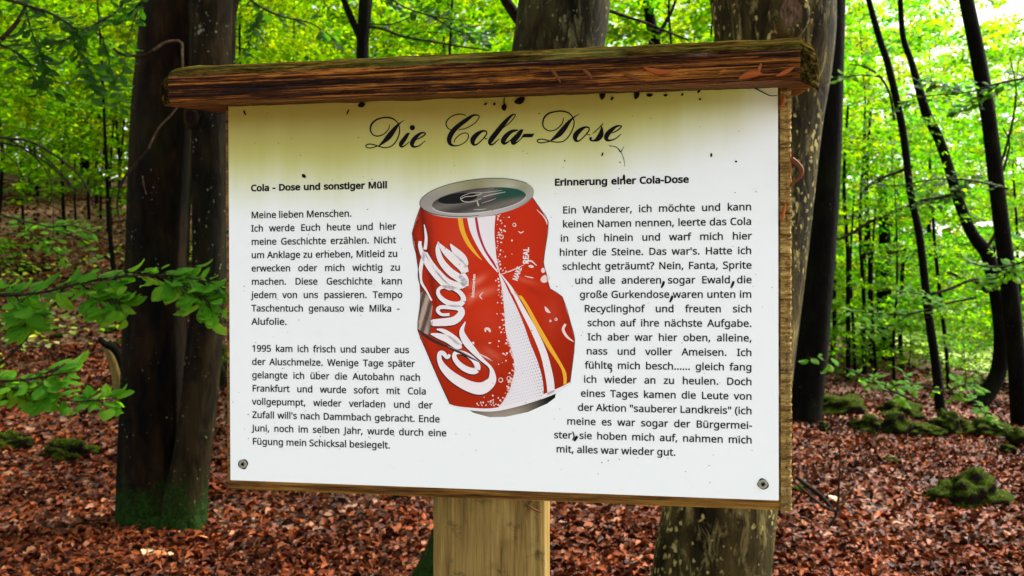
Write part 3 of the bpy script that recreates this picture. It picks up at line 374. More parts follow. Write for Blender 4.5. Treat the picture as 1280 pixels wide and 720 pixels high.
    (0,111,50,50,194,12,86,13,65,14,114,18,46,22,137,25,30,35,156,36,16,48,5,52,170,53,86,54,68,56,112,58,53,63,-3,64,42,64,130,72,33,73,178,77,141,79,-8,83,28,97,-9,97,26,97,145,98,181,111,28,111,144,115,-8,121,178,122,33,122,139,130,130,131,42,132,-3,136,119,137,53,140,68,140,104,142,86,142,170,147,5,159,156,160,16,170,30,172,137,177,46,180,114,181,65,183,86,1,3,11,11,10,1,0,1,10,2,0,10,22,23,20,23,21,20,18,19,24,20,21,14,17,14,21,14,17,8,17,15,8,7,8,15,5,7,15,15,13,5,3,5,13,11,3,13,2,10,12,4,2,12,12,16,4,6,4,16,9,6,16,16,19,9,19,18,9,31,29,27,25,27,29,26,28,34,34,30,26,46,48,37,39,37,48,48,49,39,38,39,49,49,47,38,30,34,41,33,30,41,41,43,33,43,44,33,36,33,44,44,46,36,46,37,36,38,47,35,47,45,35,32,35,45,45,42,32,31,32,42,42,40,31,29,31,40,23,22,28,28,26,23,27,25,24,18,24,25),
    (0,112,55,57,197,21,-83,21,178,55,178,57,11,57,160,58,160,58,161,59,10,60,15,61,-83,61,-6,61,0,61,8,61,86,61,92,63,68,63,109,64,5,64,167,66,52,66,123,71,41,72,133,73,-1,73,173,79,33,79,140,83,-5,83,177,90,28,90,144,95,-8,95,180,104,26,104,145,109,-9,109,181,117,28,122,141,127,34,130,-7,134,42,134,130,140,54,140,175,142,112,143,69,144,86,149,2,165,16,165,157,176,35,181,127,183,58,186,86,1,0,3,2,1,4,9,10,0,3,0,10,10,11,3,11,12,3,7,8,3,26,24,18,8,12,17,17,23,8,25,21,8,21,19,8,3,8,19,19,15,3,1,3,15,13,1,15,1,13,14,14,16,1,16,20,1,4,1,20,20,22,4,5,4,22,22,26,5,26,18,5,5,18,6,29,27,31,34,32,30,40,39,37,40,37,35,33,35,37,35,33,31,29,31,33,38,36,34,32,34,36,49,51,41,43,41,51,51,53,43,46,43,53,53,54,46,47,46,54,45,47,54,54,52,45,42,45,52,52,50,42,39,40,48,48,49,39,49,41,39,42,50,38,50,44,38,36,38,44,27,29,23,8,23,29,25,8,29,24,26,30,28,24,30,30,32,28,2,4,6),
    (0,114,29,28,132,21,-6,21,178,56,154,56,178,57,152,57,154,61,-6,61,92,62,103,64,162,65,113,69,122,73,170,75,130,82,135,83,176,89,140,95,180,97,143,106,143,107,181,110,143,113,181,114,143,118,181,119,142,124,180,129,140,134,178,6,7,0,1,0,7,4,2,1,3,1,2,1,7,8,4,1,8,8,10,4,10,11,4,11,13,4,13,14,4,14,9,4,4,9,5,21,20,19,15,16,18,17,15,18,18,19,17,19,20,17,22,23,24,27,28,25,26,25,28,25,26,23,24,23,26,23,22,21,20,21,22,9,14,16,12,9,16,16,15,12,3,2,5),
    (0,115,60,58,154,10,130,11,4,11,43,12,115,15,152,18,103,25,-3,27,94,30,34,31,168,38,-6,38,86,43,30,49,131,50,127,51,137,52,79,52,123,53,-8,53,178,56,141,57,27,57,119,64,115,65,145,67,73,71,-9,71,26,75,110,79,146,81,181,82,67,88,27,90,104,90,145,91,-8,93,62,97,180,99,31,100,57,102,143,103,53,104,37,105,49,105,98,106,45,109,-3,111,178,113,140,119,91,124,5,125,174,129,134,130,83,136,16,138,74,143,30,144,62,144,167,145,47,10,12,6,12,8,6,1,6,8,2,1,8,3,5,14,0,3,14,14,13,0,4,0,13,26,27,21,26,21,18,25,28,16,28,23,16,19,20,24,18,21,10,12,10,21,16,23,11,23,22,11,7,11,22,22,17,7,5,7,17,14,5,17,4,13,15,9,4,15,15,20,9,20,19,9,31,36,44,33,31,44,40,37,34,30,34,37,48,51,47,56,59,45,51,48,52,52,58,51,32,35,46,38,32,46,46,50,38,42,38,50,50,54,42,54,56,42,56,45,42,45,59,43,59,57,43,57,55,43,41,43,55,55,53,41,39,41,53,53,49,39,36,39,49,44,36,49,48,47,40,37,40,47,27,26,35,35,32,27,31,33,25,28,25,33,34,30,29,24,29,30,19,24,30),
    (0,116,30,28,116,-1,144,-1,167,24,50,24,144,25,30,25,179,31,15,37,217,41,3,53,-4,64,51,64,144,64,178,64,217,65,39,66,-8,70,32,76,27,80,-9,85,26,88,-9,91,26,97,-8,97,27,103,28,105,-6,113,144,113,178,115,-2,115,31,1,0,3,3,5,1,12,13,7,4,6,14,2,4,14,14,10,2,3,2,10,10,11,3,5,3,11,11,12,5,12,7,5,19,18,20,20,21,19,17,15,18,18,19,17,23,22,25,25,24,23,24,25,28,28,29,24,21,20,22,22,23,21,15,17,9,17,16,9,8,9,16,6,8,16,14,6,16,12,11,26,26,27,12),
    (0,117,30,28,198,19,59,19,178,21,38,27,21,37,7,51,-2,60,62,60,178,62,45,68,-7,68,35,77,29,88,-9,92,26,100,-8,108,28,111,-6,119,33,122,-2,127,40,132,3,132,51,136,65,137,83,137,178,140,10,140,11,143,-6,177,-6,177,178,1,0,6,14,13,12,11,12,13,12,11,9,9,11,5,11,10,5,4,5,10,3,4,10,10,8,3,2,3,8,0,2,8,6,0,8,1,6,7,15,16,18,18,20,15,17,15,20,23,22,28,28,29,23,24,23,29,25,26,20,17,20,26,19,17,26,21,19,26,26,28,21,28,22,21,16,15,14,13,14,15,27,28,26),
    (0,118,20,19,163,-9,178,34,178,61,-6,72,73,75,65,78,33,78,57,80,40,81,46,81,48,82,37,82,49,83,40,85,32,85,57,88,65,91,73,102,-6,129,178,172,178,2,3,0,1,0,3,6,7,9,7,6,5,4,5,6,5,4,2,3,2,4,12,13,14,12,14,11,16,15,17,17,19,16,19,18,16,17,15,13,14,13,15,17,13,2,5,2,13,13,10,5,12,11,8,9,7,8),
    (0,119,58,59,252,-4,178,37,178,46,-6,62,82,64,36,65,40,65,73,67,46,67,63,68,52,69,54,69,56,70,41,70,59,71,45,71,65,73,37,73,72,75,77,87,-6,107,178,119,95,121,102,121,138,122,133,123,109,124,127,125,115,125,122,125,131,126,119,127,115,127,121,128,127,129,109,129,133,130,137,131,102,132,95,146,178,163,-6,177,77,179,37,179,69,181,44,182,61,183,53,183,56,184,41,184,53,185,63,186,45,187,72,188,37,190,82,205,-6,215,178,256,178,3,4,6,4,3,2,0,2,3,1,0,3,10,13,11,8,7,9,6,4,5,5,7,6,7,8,6,14,16,21,15,14,21,17,15,21,18,17,21,21,22,18,22,25,18,4,2,19,19,16,4,12,4,16,13,10,14,14,15,13,33,31,34,31,33,32,37,38,41,37,41,34,43,44,45,45,44,46,52,51,53,54,55,57,57,56,54,55,54,53,52,53,54,50,49,51,51,52,50,55,53,40,42,40,53,53,48,42,38,42,44,44,43,38,41,38,43,26,25,27,27,28,26,36,23,29,36,39,23,20,23,39,49,50,47,45,46,47,33,34,41,39,36,41,36,35,41,35,33,41,25,26,18,23,20,18,24,23,18,26,24,18,8,9,11,16,19,21,28,27,30,31,32,30,40,42,38),
    (0,121,39,38,164,-9,178,-2,-79,-2,-45,7,-81,8,-47,13,-82,13,-47,17,-48,19,-83,22,-48,27,-83,30,-47,35,178,37,-45,42,-41,44,-81,47,-36,51,-29,55,-21,58,-76,63,-1,70,-67,73,76,76,68,79,59,80,-55,80,39,82,51,83,39,83,48,84,44,84,50,86,36,88,-42,88,63,92,76,95,-26,129,178,172,178,8,7,5,7,6,5,5,6,3,6,4,3,1,3,4,2,1,4,9,10,11,11,10,15,13,11,15,10,9,8,7,8,9,24,23,26,26,27,24,26,23,20,22,20,23,30,32,34,30,34,31,38,37,35,36,38,32,38,35,32,34,32,35,36,32,20,26,20,32,32,28,26,13,15,19,14,13,19,19,21,14,16,14,21,21,25,16,17,16,25,25,33,17,18,17,33,33,36,18,36,20,18,12,0,22,30,31,29,27,26,29,20,22,0),
    (0,122,10,8,151,7,-6,7,21,12,144,12,178,56,27,94,145,142,149,142,178,144,-6,144,28,1,0,4,5,6,7,4,0,8,8,9,4,3,2,5,5,7,3,6,5,4,1,4,5),
    (0,223,90,88,202,21,-6,21,188,24,208,32,225,44,237,60,245,61,-6,61,187,63,198,66,205,72,210,76,4,76,43,78,250,79,213,88,215,89,-2,89,131,90,35,90,121,90,141,93,113,94,151,97,32,98,104,98,216,98,251,100,-6,100,158,104,29,105,97,107,164,112,27,113,-8,113,170,113,215,115,89,119,250,120,26,120,175,124,211,125,180,127,26,127,81,128,-9,129,130,129,132,129,135,129,185,130,128,131,205,132,125,132,139,132,190,133,196,136,143,137,74,137,121,137,246,141,27,142,148,144,68,144,116,146,-8,149,32,149,63,149,154,152,58,152,239,153,38,154,47,154,53,154,109,156,160,162,-3,163,167,164,228,165,101,168,176,171,214,172,186,173,198,175,5,175,93,183,84,186,16,189,74,192,31,193,62,194,49,7,8,1,2,1,8,3,2,8,8,9,3,4,3,9,9,10,4,10,5,4,13,14,15,12,11,18,5,10,14,14,13,5,29,27,32,38,33,44,44,42,38,32,27,33,33,38,32,35,37,25,26,25,37,27,29,16,29,23,16,11,16,23,18,11,23,25,26,15,13,15,26,85,87,69,70,69,87,87,89,70,71,70,89,89,88,71,88,86,71,67,71,86,86,84,67,59,63,74,64,59,74,74,82,64,82,85,64,85,69,64,67,84,65,84,83,65,61,65,83,83,77,61,56,61,77,77,72,56,73,75,48,53,48,75,75,78,53,78,80,53,54,53,80,80,81,54,81,79,54,50,54,79,79,76,50,76,68,50,42,44,63,63,59,42,56,72,43,72,62,43,36,43,62,62,57,36,30,36,57,57,51,30,24,30,51,51,49,24,21,24,49,49,45,21,19,21,45,17,19,45,45,46,17,20,17,46,46,47,20,22,20,47,28,22,47,47,52,28,31,28,52,34,31,52,52,55,34,39,34,55,55,60,39,41,39,60,60,66,41,66,73,41,73,48,41,50,68,40,68,58,40,35,40,58,37,35,58,1,0,7,0,6,7),
    (0,228,84,80,180,9,48,11,30,14,73,17,16,26,5,26,163,31,92,39,-3,39,131,39,218,41,209,41,228,44,171,45,202,46,235,50,47,52,37,52,198,53,-8,53,59,53,239,56,138,57,31,59,104,59,176,60,68,60,196,60,240,65,27,67,142,68,198,68,239,69,-9,75,26,75,74,75,180,75,202,75,235,79,145,80,209,80,228,81,218,83,-8,91,146,93,28,93,181,95,-6,97,109,99,218,101,77,101,209,101,228,104,144,106,-2,106,202,106,235,108,36,112,198,113,139,113,239,115,4,117,49,118,130,120,69,120,78,120,109,120,113,120,196,120,240,122,177,123,11,125,13,128,198,128,239,129,-6,135,202,135,235,140,209,140,228,141,218,143,166,156,145,160,-6,160,118,10,13,17,14,11,20,3,4,16,1,3,16,16,15,1,0,1,15,2,0,15,15,19,2,6,2,19,10,17,9,20,11,9,30,36,39,39,41,30,32,33,28,23,25,34,24,29,38,38,35,24,30,41,26,31,27,41,41,40,31,40,37,31,32,28,18,28,22,18,7,18,22,4,7,22,16,4,22,6,19,25,25,23,6,5,8,21,12,5,21,21,29,12,29,24,12,9,17,26,26,41,9,41,27,9,20,9,27,44,46,53,53,60,44,60,56,44,45,43,52,54,57,50,51,48,59,59,55,51,72,75,77,77,79,72,74,82,71,82,83,63,64,63,83,65,64,83,66,65,83,72,79,67,73,68,79,79,78,73,78,76,73,56,60,70,70,71,56,61,56,71,71,82,61,82,63,61,64,65,49,47,49,65,66,83,62,83,81,62,81,80,62,58,62,80,80,69,58,52,58,69,45,52,69,50,57,67,48,50,67,67,79,48,79,68,48,59,48,68,33,32,42,42,46,33,46,44,33,49,47,34,23,34,47,35,38,43,43,45,35),
    (0,246,82,78,194,12,86,13,65,14,114,18,46,22,137,25,30,35,156,36,16,46,218,48,5,48,209,48,228,52,170,53,86,53,202,53,235,54,68,56,112,58,53,60,198,60,239,63,-3,64,42,64,130,67,196,67,240,72,33,73,178,75,198,75,239,77,141,79,-8,82,202,82,235,83,28,87,209,87,228,89,218,97,-9,97,26,97,145,98,181,107,218,108,209,108,228,111,28,111,144,113,202,113,235,115,-8,119,198,120,239,121,178,122,33,122,139,127,196,127,240,130,130,131,42,132,-3,135,198,135,239,136,119,137,53,140,68,140,104,142,86,142,170,142,202,142,235,147,5,147,209,147,228,148,218,159,156,160,16,170,30,172,137,177,46,180,114,181,65,183,86,3,5,18,18,16,3,1,3,16,16,13,1,0,1,13,2,0,13,13,17,2,4,2,17,14,19,10,8,10,19,38,39,31,34,31,39,31,34,21,26,21,34,30,40,27,32,35,28,35,37,28,24,28,37,29,25,37,37,36,29,36,33,29,21,26,9,26,22,9,7,9,22,5,7,22,18,5,22,4,17,23,6,4,23,12,6,23,23,30,12,30,27,12,8,19,24,24,37,8,37,25,8,25,20,8,11,8,20,15,11,20,47,50,43,45,49,59,59,53,45,54,52,46,41,46,52,43,50,55,42,43,55,56,51,42,44,42,51,48,44,51,76,78,63,64,63,78,78,80,64,66,64,80,80,81,66,65,66,81,81,79,65,62,65,79,79,77,62,60,68,71,71,73,60,53,59,70,58,53,70,70,75,58,75,76,58,76,63,58,62,77,57,77,74,57,54,57,74,74,67,54,52,54,67,60,73,55,42,55,73,56,42,73,61,56,73,73,72,61,72,69,61,39,38,49,49,45,39,46,41,40,27,40,41),
    (0,252,62,56,198,19,59,19,178,21,38,27,21,37,7,48,218,50,209,50,228,51,-2,54,202,55,235,60,62,60,178,61,198,62,45,62,239,68,-7,68,35,69,196,69,240,77,29,77,198,77,239,84,202,84,235,88,-9,89,209,89,228,90,218,92,26,100,-8,108,28,108,218,110,209,110,228,111,-6,115,202,115,235,119,33,121,198,122,-2,122,239,127,40,129,196,129,240,132,3,132,51,136,65,137,83,137,178,137,198,137,239,140,10,140,11,143,-6,144,202,144,235,149,209,149,228,150,218,177,-6,177,178,10,7,15,1,0,11,11,12,1,9,13,6,5,6,13,15,7,5,30,29,25,20,16,25,25,29,20,23,26,21,26,28,21,18,21,28,22,19,28,28,27,22,27,24,22,16,20,8,20,17,8,4,8,17,3,4,17,17,14,3,2,3,14,0,2,14,11,0,14,5,13,18,18,28,5,28,19,5,15,5,19,31,35,40,40,45,31,45,38,31,33,36,39,39,43,33,32,33,43,44,41,32,34,32,41,37,34,41,46,53,60,47,46,60,48,47,60,60,61,48,49,48,61,55,57,50,57,59,50,59,58,51,58,56,51,52,53,45,38,45,53,42,38,53,53,46,42,50,59,43,32,43,59,44,32,59,59,51,44,35,31,30,29,30,31,54,60,53),
    (1,45,4,2,103,-1,60,-1,112,104,60,104,112,1,0,2,2,3,1),
    (1,65,24,25,205,-20,-14,39,-14,66,57,80,244,86,110,90,191,92,185,95,178,97,171,99,165,100,161,102,155,103,173,105,161,106,166,108,171,110,177,112,184,114,190,119,110,125,244,138,57,166,-14,225,-14,0,1,2,2,4,0,10,9,4,9,8,4,8,7,4,7,6,4,6,5,4,0,4,5,3,0,5,21,22,23,21,23,19,18,19,23,20,18,23,14,13,19,15,14,19,16,15,19,17,16,19,19,18,17,4,2,21,21,19,4,18,20,5,3,5,20,10,4,11,18,5,12,19,13,11),
    (1,67,46,44,203,6,115,8,142,9,79,14,167,19,47,24,189,35,20,38,209,56,225,59,-1,64,115,65,133,66,91,69,149,71,71,74,163,77,236,80,56,82,173,89,-13,91,182,93,45,102,188,102,244,108,38,114,192,124,-17,129,36,129,193,129,246,142,36,142,192,143,-16,148,245,154,190,155,38,160,-14,165,186,166,242,168,41,174,-11,183,237,188,177,197,-4,197,49,211,226,20,22,16,19,21,9,21,17,9,6,9,17,4,6,17,17,14,4,2,4,14,14,12,2,0,2,12,10,0,12,0,10,11,1,0,11,11,13,1,3,1,13,5,3,13,13,15,5,7,5,15,15,18,7,8,7,18,18,20,8,20,16,8,25,29,23,32,30,27,28,31,33,32,27,26,24,26,27,29,25,28,28,33,29,41,42,45,35,36,40,39,35,40,40,43,39,43,44,39,42,41,37,34,37,41,38,34,41,30,32,36,36,35,30,34,38,31,33,31,38,26,24,19,21,19,24,25,23,22,16,22,23),
    (1,68,28,28,234,18,-14,18,243,74,38,74,191,90,38,96,-14,97,191,102,243,120,189,127,44,133,-10,137,239,138,183,151,58,152,173,162,159,165,81,166,1,168,141,168,228,170,116,192,20,194,210,212,46,213,185,224,78,225,154,228,117,1,0,2,2,0,5,5,4,2,1,2,3,12,11,8,7,8,11,4,5,10,10,9,4,8,7,6,3,6,7,1,3,7,23,25,16,20,16,25,25,27,20,18,20,27,27,26,18,15,18,26,26,24,15,24,22,15,14,15,22,19,14,22,9,10,17,13,9,17,17,21,13,21,23,13,23,16,13,14,19,12,11,12,19),
    (1,69,12,10,178,18,-14,18,243,74,39,74,94,74,146,74,190,167,94,167,146,173,-14,173,39,173,190,173,243,0,2,3,1,0,3,3,4,1,4,5,1,2,0,8,8,9,2,4,3,6,6,7,4,10,11,5,1,5,11),
    (1,75,17,16,199,18,-14,18,243,60,136,69,147,70,142,70,148,74,-14,74,83,74,243,79,158,81,89,89,169,122,128,155,243,158,-14,220,240,223,-12,1,0,2,2,3,1,6,7,0,2,0,7,12,11,9,12,10,14,14,16,12,15,13,12,11,12,13,2,7,10,4,2,10,10,12,4,12,9,4,4,9,5,1,3,5,8,1,5),
    (1,76,6,4,168,18,-14,18,243,74,39,74,243,174,-14,174,39,1,0,2,2,0,4,4,5,2,1,2,3),
    (1,77,27,27,291,18,-14,18,243,60,174,70,185,70,193,71,-14,71,139,71,141,71,151,71,163,71,175,83,243,123,-14,145,69,165,-14,208,243,218,-14,218,141,218,144,218,152,218,164,218,174,219,185,220,194,228,174,273,-14,273,243,1,0,2,1,2,4,5,6,0,2,0,6,6,7,2,1,4,11,25,26,24,23,24,26,17,16,25,25,24,17,23,26,15,14,13,12,14,18,19,13,14,19,17,24,18,19,20,13,22,23,15,15,13,22,21,22,13,20,21,13,9,8,13,4,3,11,10,9,13,13,11,3,3,10,13,13,8,7,12,13,7),
    (1,82,33,33,200,18,-14,18,243,74,-14,74,81,74,133,74,190,92,190,94,133,95,243,98,81,108,189,115,135,119,187,123,241,126,141,126,183,130,179,132,149,133,173,134,163,146,235,149,95,152,96,153,-14,162,103,166,224,174,113,180,208,183,127,189,144,189,187,191,164,218,-13,2,3,0,7,4,3,0,3,4,1,0,4,4,5,1,12,13,10,8,10,13,7,3,9,9,11,7,10,8,6,5,6,8,1,5,8,23,22,21,22,23,32,26,28,17,28,29,17,19,17,29,29,31,19,18,19,31,31,30,18,30,27,18,16,18,27,27,25,16,23,21,9,11,9,21,14,11,21,24,26,14,26,17,14,16,25,15,25,20,15,12,15,20,13,12,20,14,21,24),
    (1,83,70,68,176,3,-1,3,55,6,174,7,159,8,195,10,146,16,133,17,213,20,-8,24,123,30,-11,31,227,34,43,34,113,41,-14,46,106,48,39,49,238,53,-15,59,99,62,173,63,166,63,179,64,36,65,162,65,184,66,-16,68,187,69,157,70,244,73,93,73,190,76,152,80,-17,80,35,81,192,87,147,91,86,92,193,92,246,94,36,104,39,104,80,104,140,105,-15,105,192,111,43,112,75,112,245,115,47,116,70,118,52,118,59,118,66,118,190,123,132,128,-8,130,187,130,242,140,123,146,238,147,3,154,112,155,177,162,19,166,98,172,38,173,81,173,227,175,61,14,16,10,16,12,10,8,10,12,8,12,0,1,0,12,33,34,26,23,18,26,26,34,23,27,31,17,31,29,17,16,14,18,18,23,16,19,32,15,32,28,15,13,15,28,9,13,28,28,24,9,6,9,24,5,6,24,24,21,5,3,5,21,21,20,3,2,3,20,20,22,2,4,2,22,7,4,22,22,25,7,11,7,25,25,27,11,27,17,11,35,38,39,44,41,40,39,38,45,45,48,39,57,60,54,60,58,54,66,69,52,53,52,69,69,67,53,63,68,57,60,57,68,41,44,56,46,41,56,56,61,46,49,46,61,61,64,49,51,49,64,64,66,51,66,52,51,53,67,50,67,65,50,65,62,50,47,50,62,62,59,47,42,47,59,59,55,42,37,42,55,43,37,55,48,45,54,54,58,48,44,40,33,34,33,40,37,43,30,43,36,30,19,30,36,32,19,36,29,31,35,35,39,29),
    (1,97,51,53,180,1,49,3,29,7,77,10,12,16,167,21,-1,27,99,35,-10,35,121,41,178,52,-15,57,111,57,184,58,47,58,131,59,41,60,56,62,37,64,61,67,34,69,-17,69,135,74,187,75,33,77,67,80,138,84,-16,90,138,91,36,93,188,96,116,97,-13,101,137,102,42,102,70,107,134,109,-9,110,52,111,128,112,70,112,117,113,113,113,117,120,-2,123,-14,124,185,129,6,148,171,163,148,168,-14,168,118,19,20,23,20,19,10,19,17,10,7,10,17,5,7,17,17,15,5,3,5,15,1,3,15,15,13,1,0,1,13,2,0,13,13,16,2,6,2,16,16,18,6,11,6,18,18,24,11,4,8,14,9,4,14,14,21,9,12,9,21,21,25,12,25,22,12,28,31,36,29,27,32,46,44,49,44,46,43,46,49,39,49,50,39,41,39,50,42,41,50,28,36,43,37,33,46,46,39,37,39,41,34,30,34,41,42,50,38,50,48,38,35,38,48,48,47,35,47,45,35,32,35,45,29,32,45,23,20,26,26,31,23,31,28,23,34,30,24,11,24,30,22,25,27,27,29,22,42,38,40,30,41,40,33,28,43,46,33,43),
    (1,99,42,40,154,4,85,7,54,7,117,16,29,16,143,30,8,31,164,49,-6,50,178,60,85,62,69,62,103,65,55,65,116,70,46,70,125,72,-14,73,186,76,40,77,132,85,36,85,135,96,-17,96,35,98,137,98,189,105,136,108,35,111,-16,113,188,114,135,117,37,122,132,124,-14,126,40,126,186,136,-11,139,182,143,125,154,-3,154,51,161,173,20,18,16,16,18,7,5,7,18,18,14,5,3,5,14,14,12,3,1,3,12,12,10,1,0,1,10,9,0,10,0,9,11,2,0,11,11,13,2,4,2,13,13,15,4,6,4,15,15,19,6,8,6,19,24,25,21,30,29,26,23,22,28,28,27,23,25,24,26,26,29,25,31,33,36,34,31,36,36,39,34,39,40,34,38,41,32,41,37,32,35,32,37,27,28,33,33,31,27,32,35,30,29,30,35,20,16,22,22,23,20,8,19,21,17,8,21,21,25,17),
    (1,100,48,51,197,4,86,9,43,9,129,26,10,26,162,54,-10,54,182,61,85,63,61,63,109,70,45,70,126,79,37,79,135,87,-17,88,189,93,34,93,138,103,-16,103,188,110,37,110,135,116,-13,116,185,120,44,120,126,126,57,126,111,128,-8,128,169,128,175,128,180,128,257,129,81,129,85,129,156,129,161,135,-3,136,-14,136,-2,136,175,136,176,138,-1,138,173,146,6,146,166,184,-14,184,257,5,10,3,1,3,10,10,8,1,0,1,8,8,7,0,7,9,0,2,0,9,17,15,13,16,18,22,22,20,16,18,16,14,12,14,16,15,17,19,14,12,5,10,5,12,2,9,11,4,2,11,11,13,4,6,4,13,13,15,6,29,30,23,30,31,23,45,46,47,46,44,38,44,42,38,37,38,42,46,45,34,45,43,35,45,47,41,26,24,44,44,46,26,33,26,46,46,34,33,34,45,27,25,27,45,45,35,25,41,47,32,20,22,28,20,28,39,44,24,20,25,35,21,35,36,21,17,21,36,19,17,36,36,29,19,29,23,19,44,20,39,37,42,39,41,32,31,35,43,40,40,41,31),
    (1,101,44,45,181,4,85,7,55,7,114,15,139,16,30,28,160,31,9,46,176,51,-5,63,67,64,59,64,117,65,118,69,186,72,46,72,130,74,-14,81,136,84,38,94,138,94,189,100,-17,102,35,103,137,109,134,114,130,116,35,118,-16,118,123,118,186,120,114,120,117,128,37,134,-14,139,41,139,177,148,-10,156,163,168,144,170,-1,170,53,176,122,178,67,178,98,1,4,10,10,9,1,0,1,9,17,19,13,19,20,13,16,18,8,18,14,8,6,8,14,4,6,14,10,4,14,0,9,11,2,0,11,3,2,11,11,12,3,5,3,12,12,15,5,7,5,15,15,17,7,17,13,7,26,22,27,23,24,29,34,36,39,39,40,34,26,27,33,32,26,33,33,36,32,36,34,32,42,43,30,43,41,30,31,30,41,41,38,31,28,31,38,38,37,28,25,28,37,37,35,25,24,25,35,29,24,35,27,22,21,16,21,22,18,16,22,11,9,30,20,19,23,23,29,20,42,30,9,11,30,31),
    (1,103,69,70,197,4,86,9,44,9,126,18,-76,18,-19,26,11,26,160,40,-84,49,-33,53,-10,53,182,56,-88,60,86,62,103,63,-37,63,61,65,117,70,45,70,126,74,-90,76,133,78,-39,79,37,83,136,87,189,88,-17,92,138,93,-91,94,-40,94,34,103,34,105,136,107,187,108,-15,109,-37,110,36,113,133,116,39,119,-31,120,-88,120,43,120,127,124,48,124,119,125,181,126,-20,126,-9,126,56,128,-7,128,66,128,105,129,-4,129,2,129,7,129,13,129,20,129,79,129,85,132,-2,135,175,137,186,140,1,140,171,142,-81,161,-68,174,-50,181,-28,184,-4,184,186,11,14,7,14,8,7,3,7,8,4,3,8,0,1,15,15,12,0,12,13,0,2,0,13,13,16,2,6,2,16,29,25,33,33,30,29,31,32,26,27,28,19,21,19,28,25,29,22,24,23,26,26,32,24,19,21,11,14,11,21,25,22,9,22,17,9,5,9,17,1,5,17,15,1,17,6,16,18,18,20,6,10,6,20,20,23,10,23,24,10,66,67,61,60,62,68,58,61,55,61,67,55,57,56,67,67,68,57,62,60,59,34,39,63,38,34,63,63,64,38,64,65,38,45,38,65,65,66,45,66,61,45,51,46,48,46,51,52,37,35,55,40,37,55,42,40,55,47,42,55,55,67,47,49,47,67,67,56,49,57,68,50,43,50,68,68,62,43,41,43,62,36,41,62,28,27,39,39,34,28,46,52,33,52,53,33,30,33,53,53,54,30,54,55,30,55,35,30,36,44,31,32,31,44,45,61,48,44,36,62),
    (1,104,35,34,198,14,-14,14,257,53,166,62,174,66,173,68,152,69,-14,69,88,69,159,69,166,69,172,69,178,69,257,70,106,73,118,73,180,77,127,83,133,84,185,92,136,97,188,106,138,109,188,118,136,125,132,129,124,131,-14,131,109,131,187,150,181,166,170,177,154,184,135,186,-14,186,113,1,0,2,2,3,1,2,5,4,6,7,0,2,0,7,7,13,2,13,14,2,5,2,14,14,16,5,16,17,5,10,15,11,1,3,12,21,20,19,18,19,20,23,22,21,20,21,22,27,26,33,33,34,27,27,34,25,34,32,25,32,31,25,24,25,31,31,30,24,30,29,24,23,24,29,29,28,23,22,23,28,5,17,19,8,5,19,9,8,19,19,18,9,10,9,18,15,10,18,12,3,11),
    (1,105,20,16,83,11,218,13,206,13,231,14,-14,14,186,20,195,20,242,30,189,30,248,42,187,42,250,53,189,53,248,63,195,63,242,69,-14,69,186,70,206,70,232,72,218,5,7,1,0,1,7,10,8,0,2,0,8,8,6,2,11,13,17,17,19,11,9,11,19,19,18,12,14,12,18,0,7,9,9,19,0,10,0,19,19,12,10,15,16,3,4,3,16),
    (1,107,23,22,171,14,-14,14,257,48,101,50,104,54,109,58,114,62,119,66,113,66,123,68,94,68,102,69,-14,69,57,69,110,69,116,69,126,69,257,73,60,112,97,125,186,128,-14,189,183,193,-12,1,0,2,2,3,1,3,4,1,1,4,5,5,6,1,6,8,1,18,17,20,20,22,18,19,18,21,14,13,18,11,12,0,2,0,12,9,2,12,12,17,9,17,18,9,10,9,18,18,13,10,18,19,15,1,8,16,2,9,7,14,18,15,16,8,15),
    (1,108,4,2,83,14,-14,14,257,69,-14,69,257,1,0,2,2,3,1),
    (1,109,49,48,300,14,-14,14,186,52,166,61,174,61,186,62,175,69,-14,69,89,70,106,71,181,73,119,77,127,82,133,83,185,90,136,94,188,101,138,107,189,109,137,114,135,118,132,120,128,122,121,123,-14,123,110,128,187,146,180,161,169,162,168,162,169,178,-14,178,94,178,180,181,116,186,128,195,135,197,187,211,138,216,189,221,136,227,132,231,124,232,-14,232,110,246,184,270,170,283,145,288,-14,288,113,3,4,2,1,2,4,6,7,0,1,0,7,7,8,1,2,1,8,8,10,2,10,11,2,15,16,17,13,14,16,16,15,13,17,16,18,2,11,12,5,2,12,12,14,5,9,5,14,14,13,9,27,28,29,31,33,24,33,34,28,34,35,28,35,32,28,29,28,32,36,37,38,38,37,39,43,42,47,47,48,43,43,48,41,48,46,41,40,41,46,46,45,40,45,44,40,39,40,44,38,39,44,37,36,35,32,35,36,30,31,23,31,24,23,24,33,22,21,22,33,33,28,21,20,21,28,28,26,20,19,20,26,26,25,19,18,19,25,17,18,25,4,3,5),
    (1,110,25,24,198,14,-14,14,186,53,167,61,186,62,175,69,-14,69,88,72,112,73,181,78,127,85,185,87,135,97,188,106,138,111,189,118,136,125,132,129,124,131,-14,131,109,142,185,166,170,181,145,186,-14,186,113,4,3,2,1,2,3,11,10,8,5,6,0,1,0,6,6,7,1,2,1,7,7,9,2,9,11,2,4,2,11,11,8,4,12,13,14,14,13,15,19,18,23,23,24,19,19,24,17,24,22,17,16,17,22,22,21,16,21,20,16,15,16,20,14,15,20,10,11,13,13,12,10),
